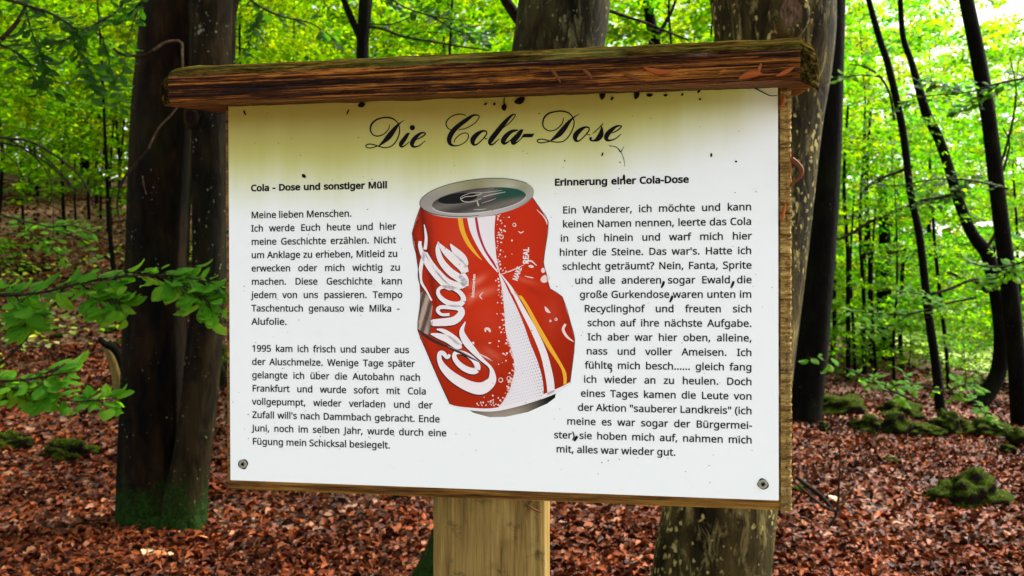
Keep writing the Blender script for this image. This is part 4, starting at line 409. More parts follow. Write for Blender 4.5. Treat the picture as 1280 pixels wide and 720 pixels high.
    (1,111,50,50,194,4,86,6,64,7,115,11,44,15,141,19,26,29,161,30,11,44,-1,48,177,60,-10,60,86,62,70,63,110,65,56,70,46,70,126,71,186,77,40,78,-15,80,134,85,35,97,-17,97,34,97,138,98,189,109,35,109,136,116,-15,118,40,118,132,123,186,124,46,124,126,129,56,129,116,133,70,133,103,134,86,135,-10,146,177,151,-1,165,11,165,161,176,26,179,141,184,44,188,116,189,64,190,86,0,1,11,2,0,11,22,23,19,23,21,19,20,24,17,19,21,10,21,18,10,8,10,18,18,15,8,7,8,15,5,7,15,15,14,5,3,5,14,14,12,3,1,3,12,11,1,12,2,11,13,4,2,13,13,16,4,6,4,16,9,6,16,16,20,9,20,17,9,27,30,31,25,27,31,46,48,36,38,36,48,48,49,38,26,28,39,29,26,39,39,41,29,32,29,41,41,42,32,42,44,32,34,32,44,44,46,34,46,36,34,38,49,37,49,47,37,35,37,47,47,45,35,33,35,45,45,43,33,30,33,43,43,40,30,31,30,40,23,22,28,28,26,23,27,25,24,17,24,25),
    (1,114,29,28,132,14,-14,14,186,50,158,58,168,61,167,61,170,63,186,68,176,69,-14,69,91,70,102,72,111,76,118,80,183,81,124,86,129,92,133,93,187,99,135,106,136,107,189,109,136,113,135,113,189,117,135,119,188,125,188,136,131,143,184,4,7,5,1,2,3,3,6,1,8,9,0,1,0,9,2,1,9,9,10,2,10,11,2,11,12,2,12,14,2,21,20,19,18,19,17,19,20,17,27,28,24,28,26,24,22,24,26,26,25,22,23,22,25,22,23,21,20,21,23,2,14,15,4,2,15,15,16,4,7,4,16,13,7,16,16,18,13,18,17,13,6,3,5),
    (1,115,60,58,154,3,-1,3,54,3,130,5,113,8,156,11,99,22,88,23,-10,26,175,33,41,34,79,37,-14,45,37,49,72,51,185,53,-16,57,129,57,130,58,34,58,128,58,133,60,135,61,125,64,66,67,137,68,122,71,-17,71,33,78,117,79,60,79,138,80,189,86,35,89,55,89,138,93,-15,93,111,94,38,95,51,97,41,97,49,97,188,98,45,98,47,100,136,108,105,111,132,112,-10,113,185,122,98,128,181,129,-1,133,124,135,89,142,11,145,78,150,28,151,64,153,47,154,171,11,12,7,9,7,12,7,9,0,1,0,9,18,15,26,26,27,18,15,18,11,12,11,18,23,28,13,28,25,13,10,13,25,25,22,10,6,10,22,22,19,6,5,6,19,19,16,5,3,5,16,2,3,16,16,17,2,4,2,17,17,20,4,8,4,20,20,21,8,14,8,21,21,24,14,31,30,34,44,41,34,31,34,41,50,48,46,50,46,52,52,59,50,32,35,47,37,32,47,47,51,37,39,37,51,51,54,39,54,56,39,42,39,56,56,58,42,43,42,58,58,57,43,57,55,43,40,43,55,55,53,40,38,40,53,53,49,38,33,38,49,49,45,33,46,48,44,41,44,48,27,26,35,35,32,27,33,45,29,45,36,29,23,29,36,28,23,36,30,31,24,14,24,31),
    (1,116,30,28,116,-8,137,-8,172,16,49,16,137,18,28,19,185,25,11,31,225,36,-3,49,-11,64,-15,71,52,71,137,71,186,71,225,73,42,75,37,79,35,80,-17,86,34,89,-16,90,34,96,34,98,-15,101,35,107,-13,121,137,121,186,122,-8,122,41,1,0,3,3,5,1,13,14,7,3,2,11,11,12,3,5,3,12,12,13,5,13,7,5,19,18,20,20,21,19,18,19,17,22,23,25,25,24,22,24,25,28,28,29,24,21,20,23,23,22,21,18,17,10,9,10,17,17,16,9,8,9,16,6,8,16,16,15,6,4,6,15,2,4,15,11,2,15,13,12,26,26,27,13),
    (1,117,29,28,198,12,59,12,186,14,37,20,17,32,2,47,-9,66,-15,67,62,67,186,69,48,73,40,80,36,88,-17,92,34,101,-16,106,35,113,-14,115,39,121,45,125,-9,125,53,128,66,129,83,129,186,136,-3,137,-14,146,5,185,-14,185,186,14,13,12,11,12,13,12,11,6,5,6,11,11,10,5,4,5,10,3,4,10,10,9,3,2,3,9,0,2,9,9,7,0,1,0,7,7,8,1,15,16,19,26,25,27,25,26,24,27,28,22,23,22,28,15,19,24,17,15,24,24,26,17,18,17,26,20,18,26,21,20,26,26,27,21,27,22,21,16,15,14,13,14,15),
    (1,122,10,8,151,-1,-14,-1,23,4,137,4,186,69,34,81,138,150,146,150,186,152,-14,152,35,1,0,4,5,6,7,4,0,8,8,9,4,3,2,5,5,7,3,6,5,4,1,4,5),
    (1,252,61,56,198,12,59,12,186,14,37,20,17,32,2,40,218,42,206,42,231,47,-9,49,196,49,241,59,190,59,246,66,-15,67,62,67,186,69,48,69,189,69,248,73,40,80,36,80,190,80,246,88,-17,89,241,90,196,92,34,96,206,96,231,98,218,101,-16,101,218,103,206,103,231,106,35,109,197,109,241,113,-14,115,39,119,190,119,246,121,45,125,-9,125,53,128,66,129,83,129,186,129,189,129,248,136,-3,137,-14,140,190,140,246,146,5,149,196,149,241,156,206,156,231,158,218,185,-14,185,186,10,7,12,1,0,14,9,11,6,5,6,11,12,7,5,26,23,30,23,26,20,25,27,21,27,29,21,17,21,29,22,18,29,29,28,22,28,24,22,23,20,13,8,13,20,20,19,8,4,8,19,3,4,19,19,16,3,2,3,16,0,2,16,14,0,16,1,14,15,5,11,17,17,29,5,29,18,5,12,5,18,34,37,42,32,35,39,31,32,39,33,31,40,36,33,40,59,53,50,49,50,53,54,56,51,56,58,51,47,51,58,52,48,58,58,57,52,57,55,52,34,42,49,38,34,49,49,53,38,41,38,53,43,41,53,44,43,53,53,59,44,45,44,59,59,60,45,60,46,45,31,39,47,47,58,31,58,48,31,40,31,48,37,34,30,26,30,34),
)

# ------------------------------------------------------------------ ground (setting)
def grid_sheet(name, xs, ys, mat):
    X, Y = np.meshgrid(xs, ys); Z = ground_z(X, Y); v = np.c_[X.ravel(), Y.ravel(), Z.ravel()]
    nx, ny = len(xs), len(ys); i = np.arange(nx * ny).reshape(ny, nx)
    f = np.c_[i[:-1, :-1].ravel(), i[:-1, 1:].ravel(), i[1:, 1:].ravel(), i[1:, :-1].ravel()]
    return link(name, mesh_np(name, v, f), mat, smooth=True)
gx = np.unique(np.r_[np.linspace(-200, -24, 20), np.linspace(-24, 24, 160), np.linspace(24, 200, 20)])
gy = np.unique(np.r_[np.linspace(-40, -2, 10), np.linspace(-2, 30, 130), np.linspace(30, 300, 30)])
tag(grid_sheet('ground', gx, gy, M['ground']), 'woodland floor of brown leaf mould rising to the left', None, None, 'structure')

xs_ = np.linspace(-30, 30, 120); V = []; F = []  # pale gravel strip added out of view to bounce light onto the sheet
for i, x in enumerate(xs_):
    for k, y in enumerate(np.linspace(-3.6, .25, 9)):
        yy = y + .15 * math.sin(x * .9 + k) * (k in (0, 8)); V.append((x, yy, gz(x, yy) + .03 + .02 * math.sin(k / 8 * math.pi)))
for i in range(119):
    for k in range(8): F.append((i * 9 + k, (i + 1) * 9 + k, (i + 1) * 9 + k + 1, i * 9 + k + 1))
m, nt, b = newmat('bounce_path_gravel'); tc = nt.nodes.new('ShaderNodeTexCoord')
L(nt, ramp(nt, noise_t(nt, tc.outputs['Object'], 50, 5, .7).outputs[0], [(.35, (.16, .15, .13)), (.65, (.42, .40, .36))]).outputs[0], b.inputs['Base Color']); b.inputs['Roughness'].default_value = .9
tag(link('bounce_path', mesh('bounce_path', V, F), m, smooth=True), 'pale gravel footpath added out of view to bounce light onto the board', None, None, 'structure')

# ------------------------------------------------------------------ the board: local frame u right, v up, n towards the viewer
PH, PW = .42, .594
def rodr(r):
    r = Vector(r); return Matrix.Rotation(r.length, 4, r.normalized())
FL = Matrix.Diagonal((1, -1, -1, 1))
PM = CAM_M @ FL @ Matrix.Translation((-.0246432698, .00500206417, .941324679)) @ rodr((.00626955803, .173662442, -.00341098899)) @ FL
PMi = PM.inverted()
def on(px, py, n=0.0):
    o = PMi @ CAM_LOC; d = PMi.to_3x3() @ ray(px, py); t = (n - o.z) / d.z; q = o + d * t; return (q.x, q.y)
post_c = PM @ Vector((on(612, 640, -.03)[0], 0, -.06))
sign = empty('information_board', (post_c.x, post_c.y, gz(post_c.x, post_c.y)), 'white board showing a crushed drink can, on a wooden post under a roof plank', 'information board')
sign.rotation_euler = (0, 0, PM.to_euler().z); 
bpy.context.view_layer.update()
SI = sign.matrix_world.inverted()
def board_part(name, me, mat, smooth=False, n=0.0, parent=None):
    o = link(name, me, mat, parent or sign, smooth)
    o.matrix_local = (SI @ PM @ Matrix.Translation((0, 0, n))) if parent is None else Matrix.Translation((0, 0, n)); return o

def rough_box(name, x0, x1, y0, y1, z0, z1, nx, ny, jit, seed=0, nz=2, bevel=.002):
    "box with many rings along its length whose faces are a little uneven"
    import bmesh
    bm = bmesh.new(); bmesh.ops.create_cube(bm, size=1)
    for v in bm.verts:
        v.co = Vector((x0 if v.co.x < 0 else x1, y0 if v.co.y < 0 else y1, z0 if v.co.z < 0 else z1))
    def cut(ax, n, a, b):
        for i in range(1, n):
            no = [0, 0, 0]; no[ax] = 1; co = [0, 0, 0]; co[ax] = a + (b - a) * i / n
            bmesh.ops.bisect_plane(bm, geom=bm.verts[:] + bm.edges[:] + bm.faces[:], plane_co=co, plane_no=no)
    if bevel: bmesh.ops.bevel(bm, geom=bm.edges[:], offset=bevel, segments=2, affect='EDGES')
    cut(0, nx, x0, x1); cut(1, ny, y0, y1); cut(2, nz, z0, z1)
    for v in bm.verts:
        p = v.co * 40 + Vector((seed, 0, 0)); d = noise.noise_vector(p) * .6 + noise.noise_vector(p * 3) * .4
        v.co += d * jit
    me = bpy.data.meshes.new(name); bm.to_mesh(me); bm.free(); me.shade_smooth()
    return me

# post
px0, px1 = on(541, 650, -.03)[0], on(680, 650, -.03)[0]
zt = (PM @ Vector((0, 0, 0))).z; zg = gz(post_c.x, post_c.y)
pwid = px1 - px0
pme = rough_box('post', -pwid / 2, pwid / 2, -.028, .028, -.25, zt - zg + .10, 4, 4, .0012, 3, 30, .004)
po = link('post', pme, M['post'], sign)
po.matrix_local = SI @ Matrix.Translation(PM @ Vector(((px0 + px1) / 2, 0, -.03 - .030))) @ Matrix.Rotation(PM.to_euler().z, 4, 'Z')
po.location.z = 0
# backing boards (three stacked boards whose ends show on the right)
bl, br_, bb = on(283, 400, -.004)[0], on(989, 400, -.004)[0], on(640, 625, -.004)[1]
ends = [(-PH / 2 - .0, -.075), (-.073, .068), (.070, PH / 2 + .012)]
ends[0] = (bb, -.075)
for i, (a, b_) in enumerate(ends):
    me = rough_box('board', bl, br_, a, b_, -.026, -.0032, 14, 8, .0008, 9 * i, 2, .0015)
    o = board_part('backing_board', me, M['bottom_edge'])
# rough sawn end strip at the right edge (end grain ridges, real relief)
T = []; F = []
ny = 150; xa, xb = on(976.0, 400, 0)[0], br_ + .0006
rr = random.Random(4); row = []
ys = []; y = bb - .0008
while y < PH / 2 + .01: ys.append(y); y += rr.uniform(.0016, .0046)
for j, y in enumerate(ys):
    for k, x in enumerate(np.linspace(xa, xb, 7)):
        z = -.0012 + (0 if (j % 2) else -.0016) * rr.uniform(.3, 1) - (.0015 if k == 6 else 0) + rr.uniform(-.0003, .0003) - (.0008 if k == 3 else 0)
        T.append((x + (rr.uniform(-.0009, .0006) if k == 6 else 0), y + rr.uniform(-.0004, .0004), z))
    T.append((xb, y, -.0255)); T.append((xa, y, -.0255))
K = 9
for j in range(len(ys) - 1):
    for k in range(K): 
        k2 = (k + 1) % K; F.append((j * K + k, j * K + k2, (j + 1) * K + k2, (j + 1) * K + k))
F.append(tuple(range(K))[::-1]); F.append(tuple((len(ys) - 1) * K + k for k in range(K)))
board_part('end_strip', mesh('end_strip', T, F), M['edge'], n=.0)
# roof plank
ul, ur = on(200, 108, .055)[0], on(1028, 75, .055)[0]
ulf, urf = on(212, 108, .07)[0], on(1000, 75, .07)[0]
def vline(pxa, pya, pxb, pyb, n):
    a = on(pxa, pya, n); b_ = on(pxb, pyb, n); return lambda u: a[1] + (b_[1] - a[1]) * (u - a[0]) / (b_[0] - a[0])
vb = vline(214, 128, 1000, 100, .070); vt = vline(212, 95, 1000, 61, .073); vc = vline(216, 86, 1000, 49, .058)
GRV = [random.Random(90 + q).choice((-.0016, -.0011, -.0004, .0002, .0006, .0004)) for q in range(20)]
T = []; F = []; us = np.unique(np.r_[ul, ul + .004, ulf, np.linspace(ulf + .005, urf - .006, 90), urf, urf + .004, ur - .006, ur])
for i, u in enumerate(us):
    inset = 0; drop = 0; lift = 0
    if u < ulf: t = (ulf - u) / (ulf - ul); inset = .012 * t ** .8 + .010 * t ** 4; drop = .009 * t ** 2; lift = .001 * t
    if u > urf: t = (u - urf) / (ur - urf); inset = .020 * t + .015 * t ** 5; drop = .010 * t ** 3; lift = -.004 * t
    nz = lambda s: noise.noise(Vector((u * 30, s * 3, 0))) * .0014 + noise.noise(Vector((u * 110, s * 5, 2))) * .0006
    B, Tt, C = vb(u), vt(u), vc(u)
    prof = [(-.10, B + .020), (-.02, B + .011), (.04, B + .003), (.068 - inset, B + lift), (.0712 - inset, B + .0025 + lift)]
    nfront = 18
    for q in range(1, nfront):
        t = q / nfront; groove = GRV[q]
        prof.append((.0712 + .002 * t - inset + groove * (1 + 1.5 * noise.noise(Vector((u * 9, q * 3.3, 5)))), B + .0025 + (Tt - drop * .4 - B - .0025) * t))
    prof += [(.0725 - inset, Tt - drop * .5), (.069 - inset, Tt + (C - Tt) * .45 - drop * .8), (.058 - inset, C - drop), (.03 - inset * .5, C + .009 - drop), (-.10, C + .030 - drop)]
    for s, (n_, v_) in enumerate(prof): T.append((u, v_ + nz(s), n_ + nz(s + 20)))
K = len(prof)
for i in range(len(us) - 1):
    for k in range(K):
        k2 = (k + 1) % K; F.append((i * K + k, (i + 1) * K + k, (i + 1) * K + k2, i * K + k2))
F.append(tuple(range(K))); F.append(tuple((len(us) - 1) * K + k for k in range(K))[::-1])
me = mesh('roof_plank', T, F)
me.materials.append(M['roof']); me.materials.append(M['roof_moss']); me.materials.append(M['roof_end'])
for p in me.polygons:
    k = p.index % K; c = p.center
    if p.index < (len(us) - 1) * K:
        p.material_index = 2 if (c.x < ulf or c.x > urf) and 2 < k < K - 4 else (1 if k >= K - 5 and k < K - 1 else 0)
    p.use_smooth = True
nsharp = {0, 3, 4, K - 5, K - 4, K - 3, K - 1}
for e_ in me.edges:
    a_, b2 = e_.vertices
    if a_ % K == b2 % K and a_ % K in nsharp: e_.use_edge_sharp = True
roof = board_part('roof_plank', me, None)
# printed sheet
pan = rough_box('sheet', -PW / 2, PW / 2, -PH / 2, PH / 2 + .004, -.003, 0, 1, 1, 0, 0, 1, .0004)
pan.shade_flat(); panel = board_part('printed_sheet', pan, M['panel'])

# -------- print helpers (local sheet coordinates, metres)
def flat(name, polys, n, mat, parent=None, ink=None):
    "polys: list of (verts2d, faces) or of outlines; everything laid flat n metres above the sheet"
    V = []; Fc = []
    for vs, fs in polys:
        b0 = len(V); V += [(x, y, 0) for x, y in vs]; Fc += [tuple(b0 + i for i in f) for f in fs]
    me = mesh(name, V, Fc)
    if ink is not None:
        a = me.color_attributes.new('ink', 'FLOAT_COLOR', 'POINT')
        a.data.foreach_set('color', np.array([(*c, 1) for c in ink], 'f').ravel())
    o = link(name, me, mat, parent or panel); o.location.z = n; return o
def stroke(pts, n=6, w_scale=1.0):
    "pts (x, y, width) in photo pixels -> strip outline in sheet coordinates"
    P = catmull(pts, n); V = []
    for i, (x, y, wd) in enumerate(P):
        a = P[max(i - 1, 0)]; c = P[min(i + 1, len(P) - 1)]; tx, ty = c[0] - a[0], c[1] - a[1]; l = math.hypot(tx, ty) or 1
        wd = max(wd, .2) * w_scale / 2; nx, ny_ = -ty / l * wd, tx / l * wd
        V.append(on(x + nx, y + ny_)); V.append(on(x - nx, y - ny_))
    return V, [(2 * i, 2 * i + 1, 2 * i + 3, 2 * i + 2) for i in range(len(P) - 1)]
def disc(x, y, rx, ry=None, ang=0, n=14):
    ry = ry or rx; V = []
    for k in range(n):
        a = 2 * math.pi * k / n; u, v_ = rx * math.cos(a), ry * math.sin(a)
        V.append(on(x + u * math.cos(ang) - v_ * math.sin(ang), y + u * math.sin(ang) + v_ * math.cos(ang)))
    return V, [tuple(range(n))]
def poly(pts): return [on(*p) for p in pts], [tuple(range(len(pts)))]

# lettering drawn glyph by glyph
GL = {}
def load_glyphs():
    styles = ({}, {})
    for g in GLYPHS:
        nv, nt_ = g[2], g[3]; v = np.array(g[5:5 + nv * 2]).reshape(-1, 2) / 400.; t = np.array(g[5 + nv * 2:]).reshape(-1, 3)
        styles[g[0]][chr(g[1])] = (v, t, g[4] / 400.)
    return styles
ST = load_glyphs()
def word_geo(wd, x, y, s, hs, style):
    out = []
    for ch in wd:
        v, t, adv = ST[style][ch]
        out.append(([(x + a * s * hs, y + b_ * s) for a, b_ in v], [tuple(int(q) for q in f) for f in t])); x += adv * s * hs
    return out, x
def word_w(wd, s, hs, style): return sum(ST[style][c][2] for c in wd) * s * hs
def text_line(txt, x0, y0, x1, s, hs, style, justify=True):
    words = txt.split(' '); tot = sum(word_w(q, s, hs, style) for q in words); g = (x1 - x0 - tot)
    sp = g / max(len(words) - 1, 1)
    if sp < .18 * s:        # tight line: squeeze letters a little
        k = (x1 - x0 - .2 * s * (len(words) - 1)) / tot; hs *= k; sp = .2 * s
    if not justify:
        k = (x1 - x0) / (tot + .22 * s * (len(words) - 1)); hs *= k; sp = .22 * s * k
    out = []; x = x0
    for q in words:
        gme, x = word_geo(q, x, y0, s, hs, style); out += gme; x += sp
    return out
SZ = .0125
def block(name, lines, s, hs, style, x1const=None, x0const=None, slope=None):
    geo = []
    P = [(t, *on(xa, yb), on(xb, yb)[0], j) for t, xa, xb, yb, j in lines]
    ysl = [p[2] for p in P]
    fr = [(xb - xa) / (sum(word_w(q, s, 1, style) for q in t.split(' ')) + .22 * s * t.count(' ')) for t, xa, _, xb, j in P if not j]
    if any(p[4] for p in P): hs = sum(fr) / len(fr)
    if len(P) > 2:      # even line spacing
        k = np.arange(len(P)); A = np.polyfit(k, ysl, 1); ysl = list(np.polyval(A, k))
    for (t, xa, _, xb, j), y in zip(P, ysl):
        if x0const is not None: xa = x0const
        if x1const is not None and j: xb = x1const
        geo += text_line(t, xa, y, xb, s, hs, style, j)
    return flat(name, geo, .00035, M['black'])
LX = on(314.6, 400)[0]; RX = on(940, 400)[0]
block('heading_left', [("Cola - Dose und sonstiger Müll", 313.7, 484.3, 239, False)], .0118, .8, 1)
block('heading_right', [("Erinnerung einer Cola-Dose", 693, 861.2, 232, False)], .0118, .8, 1)
block('paragraph', [("Meine lieben Menschen.", 314.5, 440, 272.5, False), ("Ich werde Euch heute und hier", 314.7, 495.3, 290, True), ("meine Geschichte erzählen. Nicht", 314.8, 495.3, 306.3, True),
    ("um Anklage zu erheben, Mitleid zu", 315, 497.4, 322.7, True), ("erwecken oder mich wichtig zu", 315, 500.6, 339.3, True), ("machen. Diese Geschichte kann", 315, 503.2, 356, True),
    ("jedem von uns passieren. Tempo", 315, 503.5, 372.6, True), ("Taschentuch genauso wie Milka -", 315.5, 499.8, 389.5, True), ("Alufolie.", 315.8, 357.5, 405.6, False)], SZ, .80, 0, x0const=LX)
block('paragraph', [("1995 kam ich frisch und sauber aus", 316.7, 511.7, 439.2, True), ("der Aluschmelze. Wenige Tage später", 316.7, 518.9, 456.1, True), ("gelangte ich über die Autobahn nach", 316.7, 525.8, 472.8, True),
    ("Frankfurt und wurde sofort mit Cola", 316.7, 533, 489.4, True), ("vollgepumpt, wieder verladen und der", 316.7, 540.8, 505.6, True), ("Zufall will's nach Dammbach gebracht. Ende", 316.7, 550, 522.2, True),
    ("Juni, noch im selben Jahr, wurde durch eine", 316.7, 558.3, 538.9, True), ("Fügung mein Schicksal besiegelt.", 316.7, 488, 555.6, False)], SZ, .80, 0, x0const=LX)
block('paragraph', [("Ein Wanderer, ich möchte und kann", 703, 940, 266.7, True), ("keinen Namen nennen, leerte das Cola", 703, 940, 284.7, True), ("in sich hinein und warf mich hier", 700.3, 940, 302.2, True),
    ("hinter die Steine. Das war's. Hatte ich", 698.9, 940, 319.4, True), ("schlecht geträumt? Nein, Fanta, Sprite", 702.8, 940, 336.9, True), ("und alle anderen sogar Ewald die", 718.3, 940, 354.7, True),
    ("große Gurkendose waren unten im", 724.4, 940, 372.2, True), ("Recyclinghof und freuten sich", 730, 940, 389.7, True), ("schon auf ihre nächste Aufgabe.", 734, 940, 408.3, True),
    ("Ich aber war hier oben, alleine,", 734.3, 940, 425.7, True), ("nass und voller Ameisen. Ich", 732.7, 940, 443.3, True), ("fühlte mich besch...... gleich fang", 731, 940, 460.7, True),
    ("ich wieder an zu heulen. Doch", 729.3, 940, 478.3, True), ("eines Tages kamen die Leute von", 725.7, 940, 495.7, True), ("der Aktion \"sauberer Landkreis\" (ich", 722, 940, 513.3, True),
    ("meine es war sogar der Bürgermei-", 708.3, 940, 530, True), ("ster) sie hoben mich auf, nahmen mich", 692.3, 940, 547.7, True), ("mit, alles war wieder gut.", 695, 845, 565, False)], SZ, .82, 0, x1const=RX)
# thick commas added by hand
cm = [stroke([(x + 2, y - 4, 2.6), (x + .8, y, 3.2), (x - 1.5, y + 4.5, 1.6)], 5) for x, y in ((828, 355.5), (915, 355.5), (838.6, 373.6))]
cm.append(stroke([(721.5, 545, 3.6), (719.5, 548.5, 3.4), (717.8, 551.5, 1.8)], 5)); cm.append(stroke([(762, 459, 1.6), (764.5, 463, 1.6), (763, 466, 1)], 5))
for c_ in cm: flat('handwritten_comma', [c_], .00055, M['black'])

# title in copperplate script, stroke by stroke
def crop(pts, x0, y0, s, dx=0, dy=0): return [(x0 + (a[0] + dx) / s, y0 + (a[1] + dy) / s, a[2] / s) for a in pts]
tt = []
A = lambda p: tt.append(stroke(crop(p, 450, 140, 11.636), 7, 1.15))
A([(437,180,9),(415,250,12),(350,320,14),(260,352,15),(190,330,15),(155,270,19),(165,190,23),(230,120,21),(320,88,18),(400,80,19),(480,100,18),(550,160,13),(575,230,13),(570,320,15),(530,420,15),(460,495,14),(370,520,14),(280,502,14),(200,475,14),(130,468,14),(85,492,13),(110,520,13),(170,522,13),(255,495,14)])
A([(640,122,6),(580,165,16),(530,215,42),(470,295,64),(410,370,68),(350,430,44),(275,495,14)])
A([(728,312,6),(695,325,38),(650,390,54),(603,455,56),(597,490,44),(622,505,22),(665,480,13),(720,432,9)])
A([(790,412,10),(880,375,16),(950,325,16),(935,303,18),(880,312,28),(810,370,50),(762,440,58),(762,488,42),(800,508,22),(870,485,14),(952,418,9)])
tt.append(disc(450 + 762 / 11.636, 140 + 228 / 11.636, 3.4))
B_ = lambda p, dx=0, dy=0: tt.append(stroke(crop(p, 550, 130, 9.846, dx, dy), 7, 1.15))
B_([(320,142,8),(250,125,11),(160,145,11),(95,195,12),(75,250,12),(100,300,11),(140,318,8)])
B_([(230,318,9),(330,295,10),(430,235,10),(482,165,10),(460,138,13),(400,145,24),(320,200,42),(220,275,48),(150,350,54),(115,430,52),(125,490,36),(180,515,15),(260,500,10),(330,450,10),(352,390,10),(320,357,10),(250,375,10),(190,430,10),(172,475,8)])
O_ = [(575,335,14),(520,335,24),(450,380,48),(405,440,54),(410,492,34),(450,500,15),(520,440,12),(572,375,14),(572,335,12)]
B_(O_); B_([(545,395,8),(560,430,9),(588,425,7)])
B_([(770,300,8),(860,230,10),(925,150,10),(915,126,12),(860,160,28),(780,250,48),(700,350,54),(630,440,54),(615,485,36),(650,498,17),(730,428,8)])
B_([(960,322,14),(880,340,36),(810,400,52),(778,458,52),(795,486,30),(850,460,13),(930,385,12),(985,330,18)])
B_([(1025,318,10),(1000,335,38),(955,395,54),(903,455,56),(905,487,32),(950,470,13),(1025,405,7)])
tt.append(poly([(550 + x / 9.846, 130 + y / 9.846) for x, y in ((1030,368),(1165,365),(1135,410),(1000,412))][::-1]))
C_ = lambda p: tt.append(stroke(crop(p, 660, 125, 9.846), 7, 1.15))
C_([(440,220,8),(420,290,11),(350,360,12),(270,382,12),(205,350,13),(182,300,15),(200,220,18),(260,165,18),(350,142,15),(420,138,16),(500,160,15),(550,215,12),(568,280,12),(550,360,12),(500,450,12),(440,505,12),(370,520,12),(280,508,12),(190,485,12),(130,488,12),(115,510,12),(160,528,12),(270,510,12)])
C_([(630,175,6),(570,210,13),(510,265,32),(450,345,54),(390,415,56),(330,465,36),(275,505,12)])
B_(O_, 178 + (660 - 550) * 9.846, 3 - 5 * 9.846); C_([(722,400,8),(740,430,9),(768,425,7)])
C_([(795,415,7),(860,358,10),(925,290,9)]); C_([(905,320,8),(907,370,34),(895,430,58),(858,480,50),(810,502,20),(778,497,20),(766,478,22),(785,462,24)])
C_([(1030,410,10),(1100,375,13),(1150,330,13),(1130,318,15),(1080,330,26),(1010,385,46),(968,440,52),(968,485,38),(1010,498,18),(1080,475,12),(1145,420,8)])
for idx in ((0, 1), (2, 4), (3,), (5, 6), (7, 8), (9,), (10, 11), (12,), (13, 14), (15, 16), (17, 18), (19,)):
    flat('title_letter', [tt[q] for q in idx], .00035, M['black'])

# -------- picture of the crushed can
def pin(x, y, P):
    P = np.asarray(P); x = np.asarray(x); y = np.asarray(y); c = np.zeros(x.shape, bool); n = len(P); j = n - 1
    for i in range(n):
        xi, yi = P[i]; xj, yj = P[j]
        cond = ((yi > y) != (yj > y)) & (x < (xj - xi) * (y - yi) / (yj - yi + 1e-9) + xi); c ^= cond; j = i
    return c
def edge_dist(x, y, P):
    d = np.full(x.shape, 1e9); n = len(P)
    for i in range(n):
        a = np.array(P[i]); b_ = np.array(P[(i + 1) % n]); ab = b_ - a
        t = np.clip(((x - a[0]) * ab[0] + (y - a[1]) * ab[1]) / (ab @ ab + 1e-9), 0, 1)
        d = np.minimum(d, np.hypot(x - a[0] - t * ab[0], y - a[1] - t * ab[1]))
    return d
def shaded(name, outline, n, colfn, step=2.0, mat=None):
    "outline in photo pixels, filled with a fine net of ink dots whose colour comes from colfn(x, y)"
    from mathutils.geometry import delaunay_2d_cdt
    P = np.array(outline, float); xs = np.arange(P[:, 0].min(), P[:, 0].max(), step); ysx = np.arange(P[:, 1].min(), P[:, 1].max(), step)
    X, Y = np.meshgrid(xs, ysx); X = X.ravel() + NR.uniform(-.2, .2, X.size) * step; Y = Y.ravel() + NR.uniform(-.2, .2, Y.size) * step
    k = pin(X, Y, P) & (edge_dist(X, Y, P) > step * .45); pts = []
    for i in range(len(P)):
        a, b_ = P[i], P[(i + 1) % len(P)]; m_ = max(1, int(np.hypot(*(b_ - a)) / step))
        pts += [tuple(a + (b_ - a) * t / m_) for t in range(m_)]
    nb = len(pts); pts += list(zip(X[k], Y[k]))
    vs, _, fs, _, _, _ = delaunay_2d_cdt([Vector(p) for p in pts], [], [list(range(nb))], 1, 1e-4)
    xy = np.array([tuple(v) for v in vs]); col = colfn(xy[:, 0], xy[:, 1])
    o = flat(name, [([on(*p) for p in xy], [tuple(f)[::-1] for f in fs])], n, mat or M['ink'], ink=[tuple(c) for c in col]); return o
def lerp(a, b_, t): t = np.asarray(t)[:, None]; return np.array(a)[None] * (1 - t) + np.array(b_)[None] * t
def g2(x, y, cx, cy_, sx, sy, ang=0):
    c, s = math.cos(ang), math.sin(ang); u = (x - cx) * c + (y - cy_) * s; v_ = -(x - cx) * s + (y - cy_) * c
    return np.exp(-(u / sx) ** 2 - (v_ / sy) ** 2)
BODY = [(526,258),(515.3,291.5),(520,316),(523.6,342),(526,370.6),(524,392),(522.4,412.5),(531.9,436),(547,471.5),(562.6,505.3),(572,508.6),(582.6,510.8),(598,512.4),(613.3,512.5),(628,510.8),(641.7,508),(658,503.6),(674.7,497.5),(693.6,490.0),(704,485),(712.5,479),(716,452),(718.4,424.3),(713.7,405.4),(703,371),(687.7,361),(683,342),(679.5,328),(683,302),(685.4,277.3),(676,262),(665.3,246.6),(640,238),(560,244)]
def body_col(x, y):
    c = lerp((.52, .024, .002), (.36, .018, .0015), sstep(370, 500, y))
    c = c * (1 - .25 * sstep(650, 715, x))[:, None]
    e = edge_dist(x, y, BODY[:10]); lft = pin(x, y, BODY) * np.exp(-e / 7.0) * (x < 600)
    c = c * (1 - .75 * lft * sstep(540, 300, y))[:, None]
    for cx, cy_, sx, sy, an, am in ((596,352,12,4,-.6,.55),(604,366,16,5,-.3,.4),(590,372,10,4,-.9,.35),(600,445,18,7,.5,.18),(616,442,12,4,.6,.25),(655,350,16,3,.3,.2),(640,375,20,7,.2,-.18),(690,395,10,20,0,.08),(572,300,22,40,0,.06),(535,300,5,30,0,-.35),(668,365,14,4,.4,-.3),(610,400,20,26,0,.05)):
        g = g2(x, y, cx, cy_, sx, sy, an)[:, None] * am
        c = c * (1 - np.abs(g)) + (np.array([.85, .25, .14]) * g if am > 0 else np.array([.12, .01, .005]) * -g)
    return np.clip(c, 0, 1)
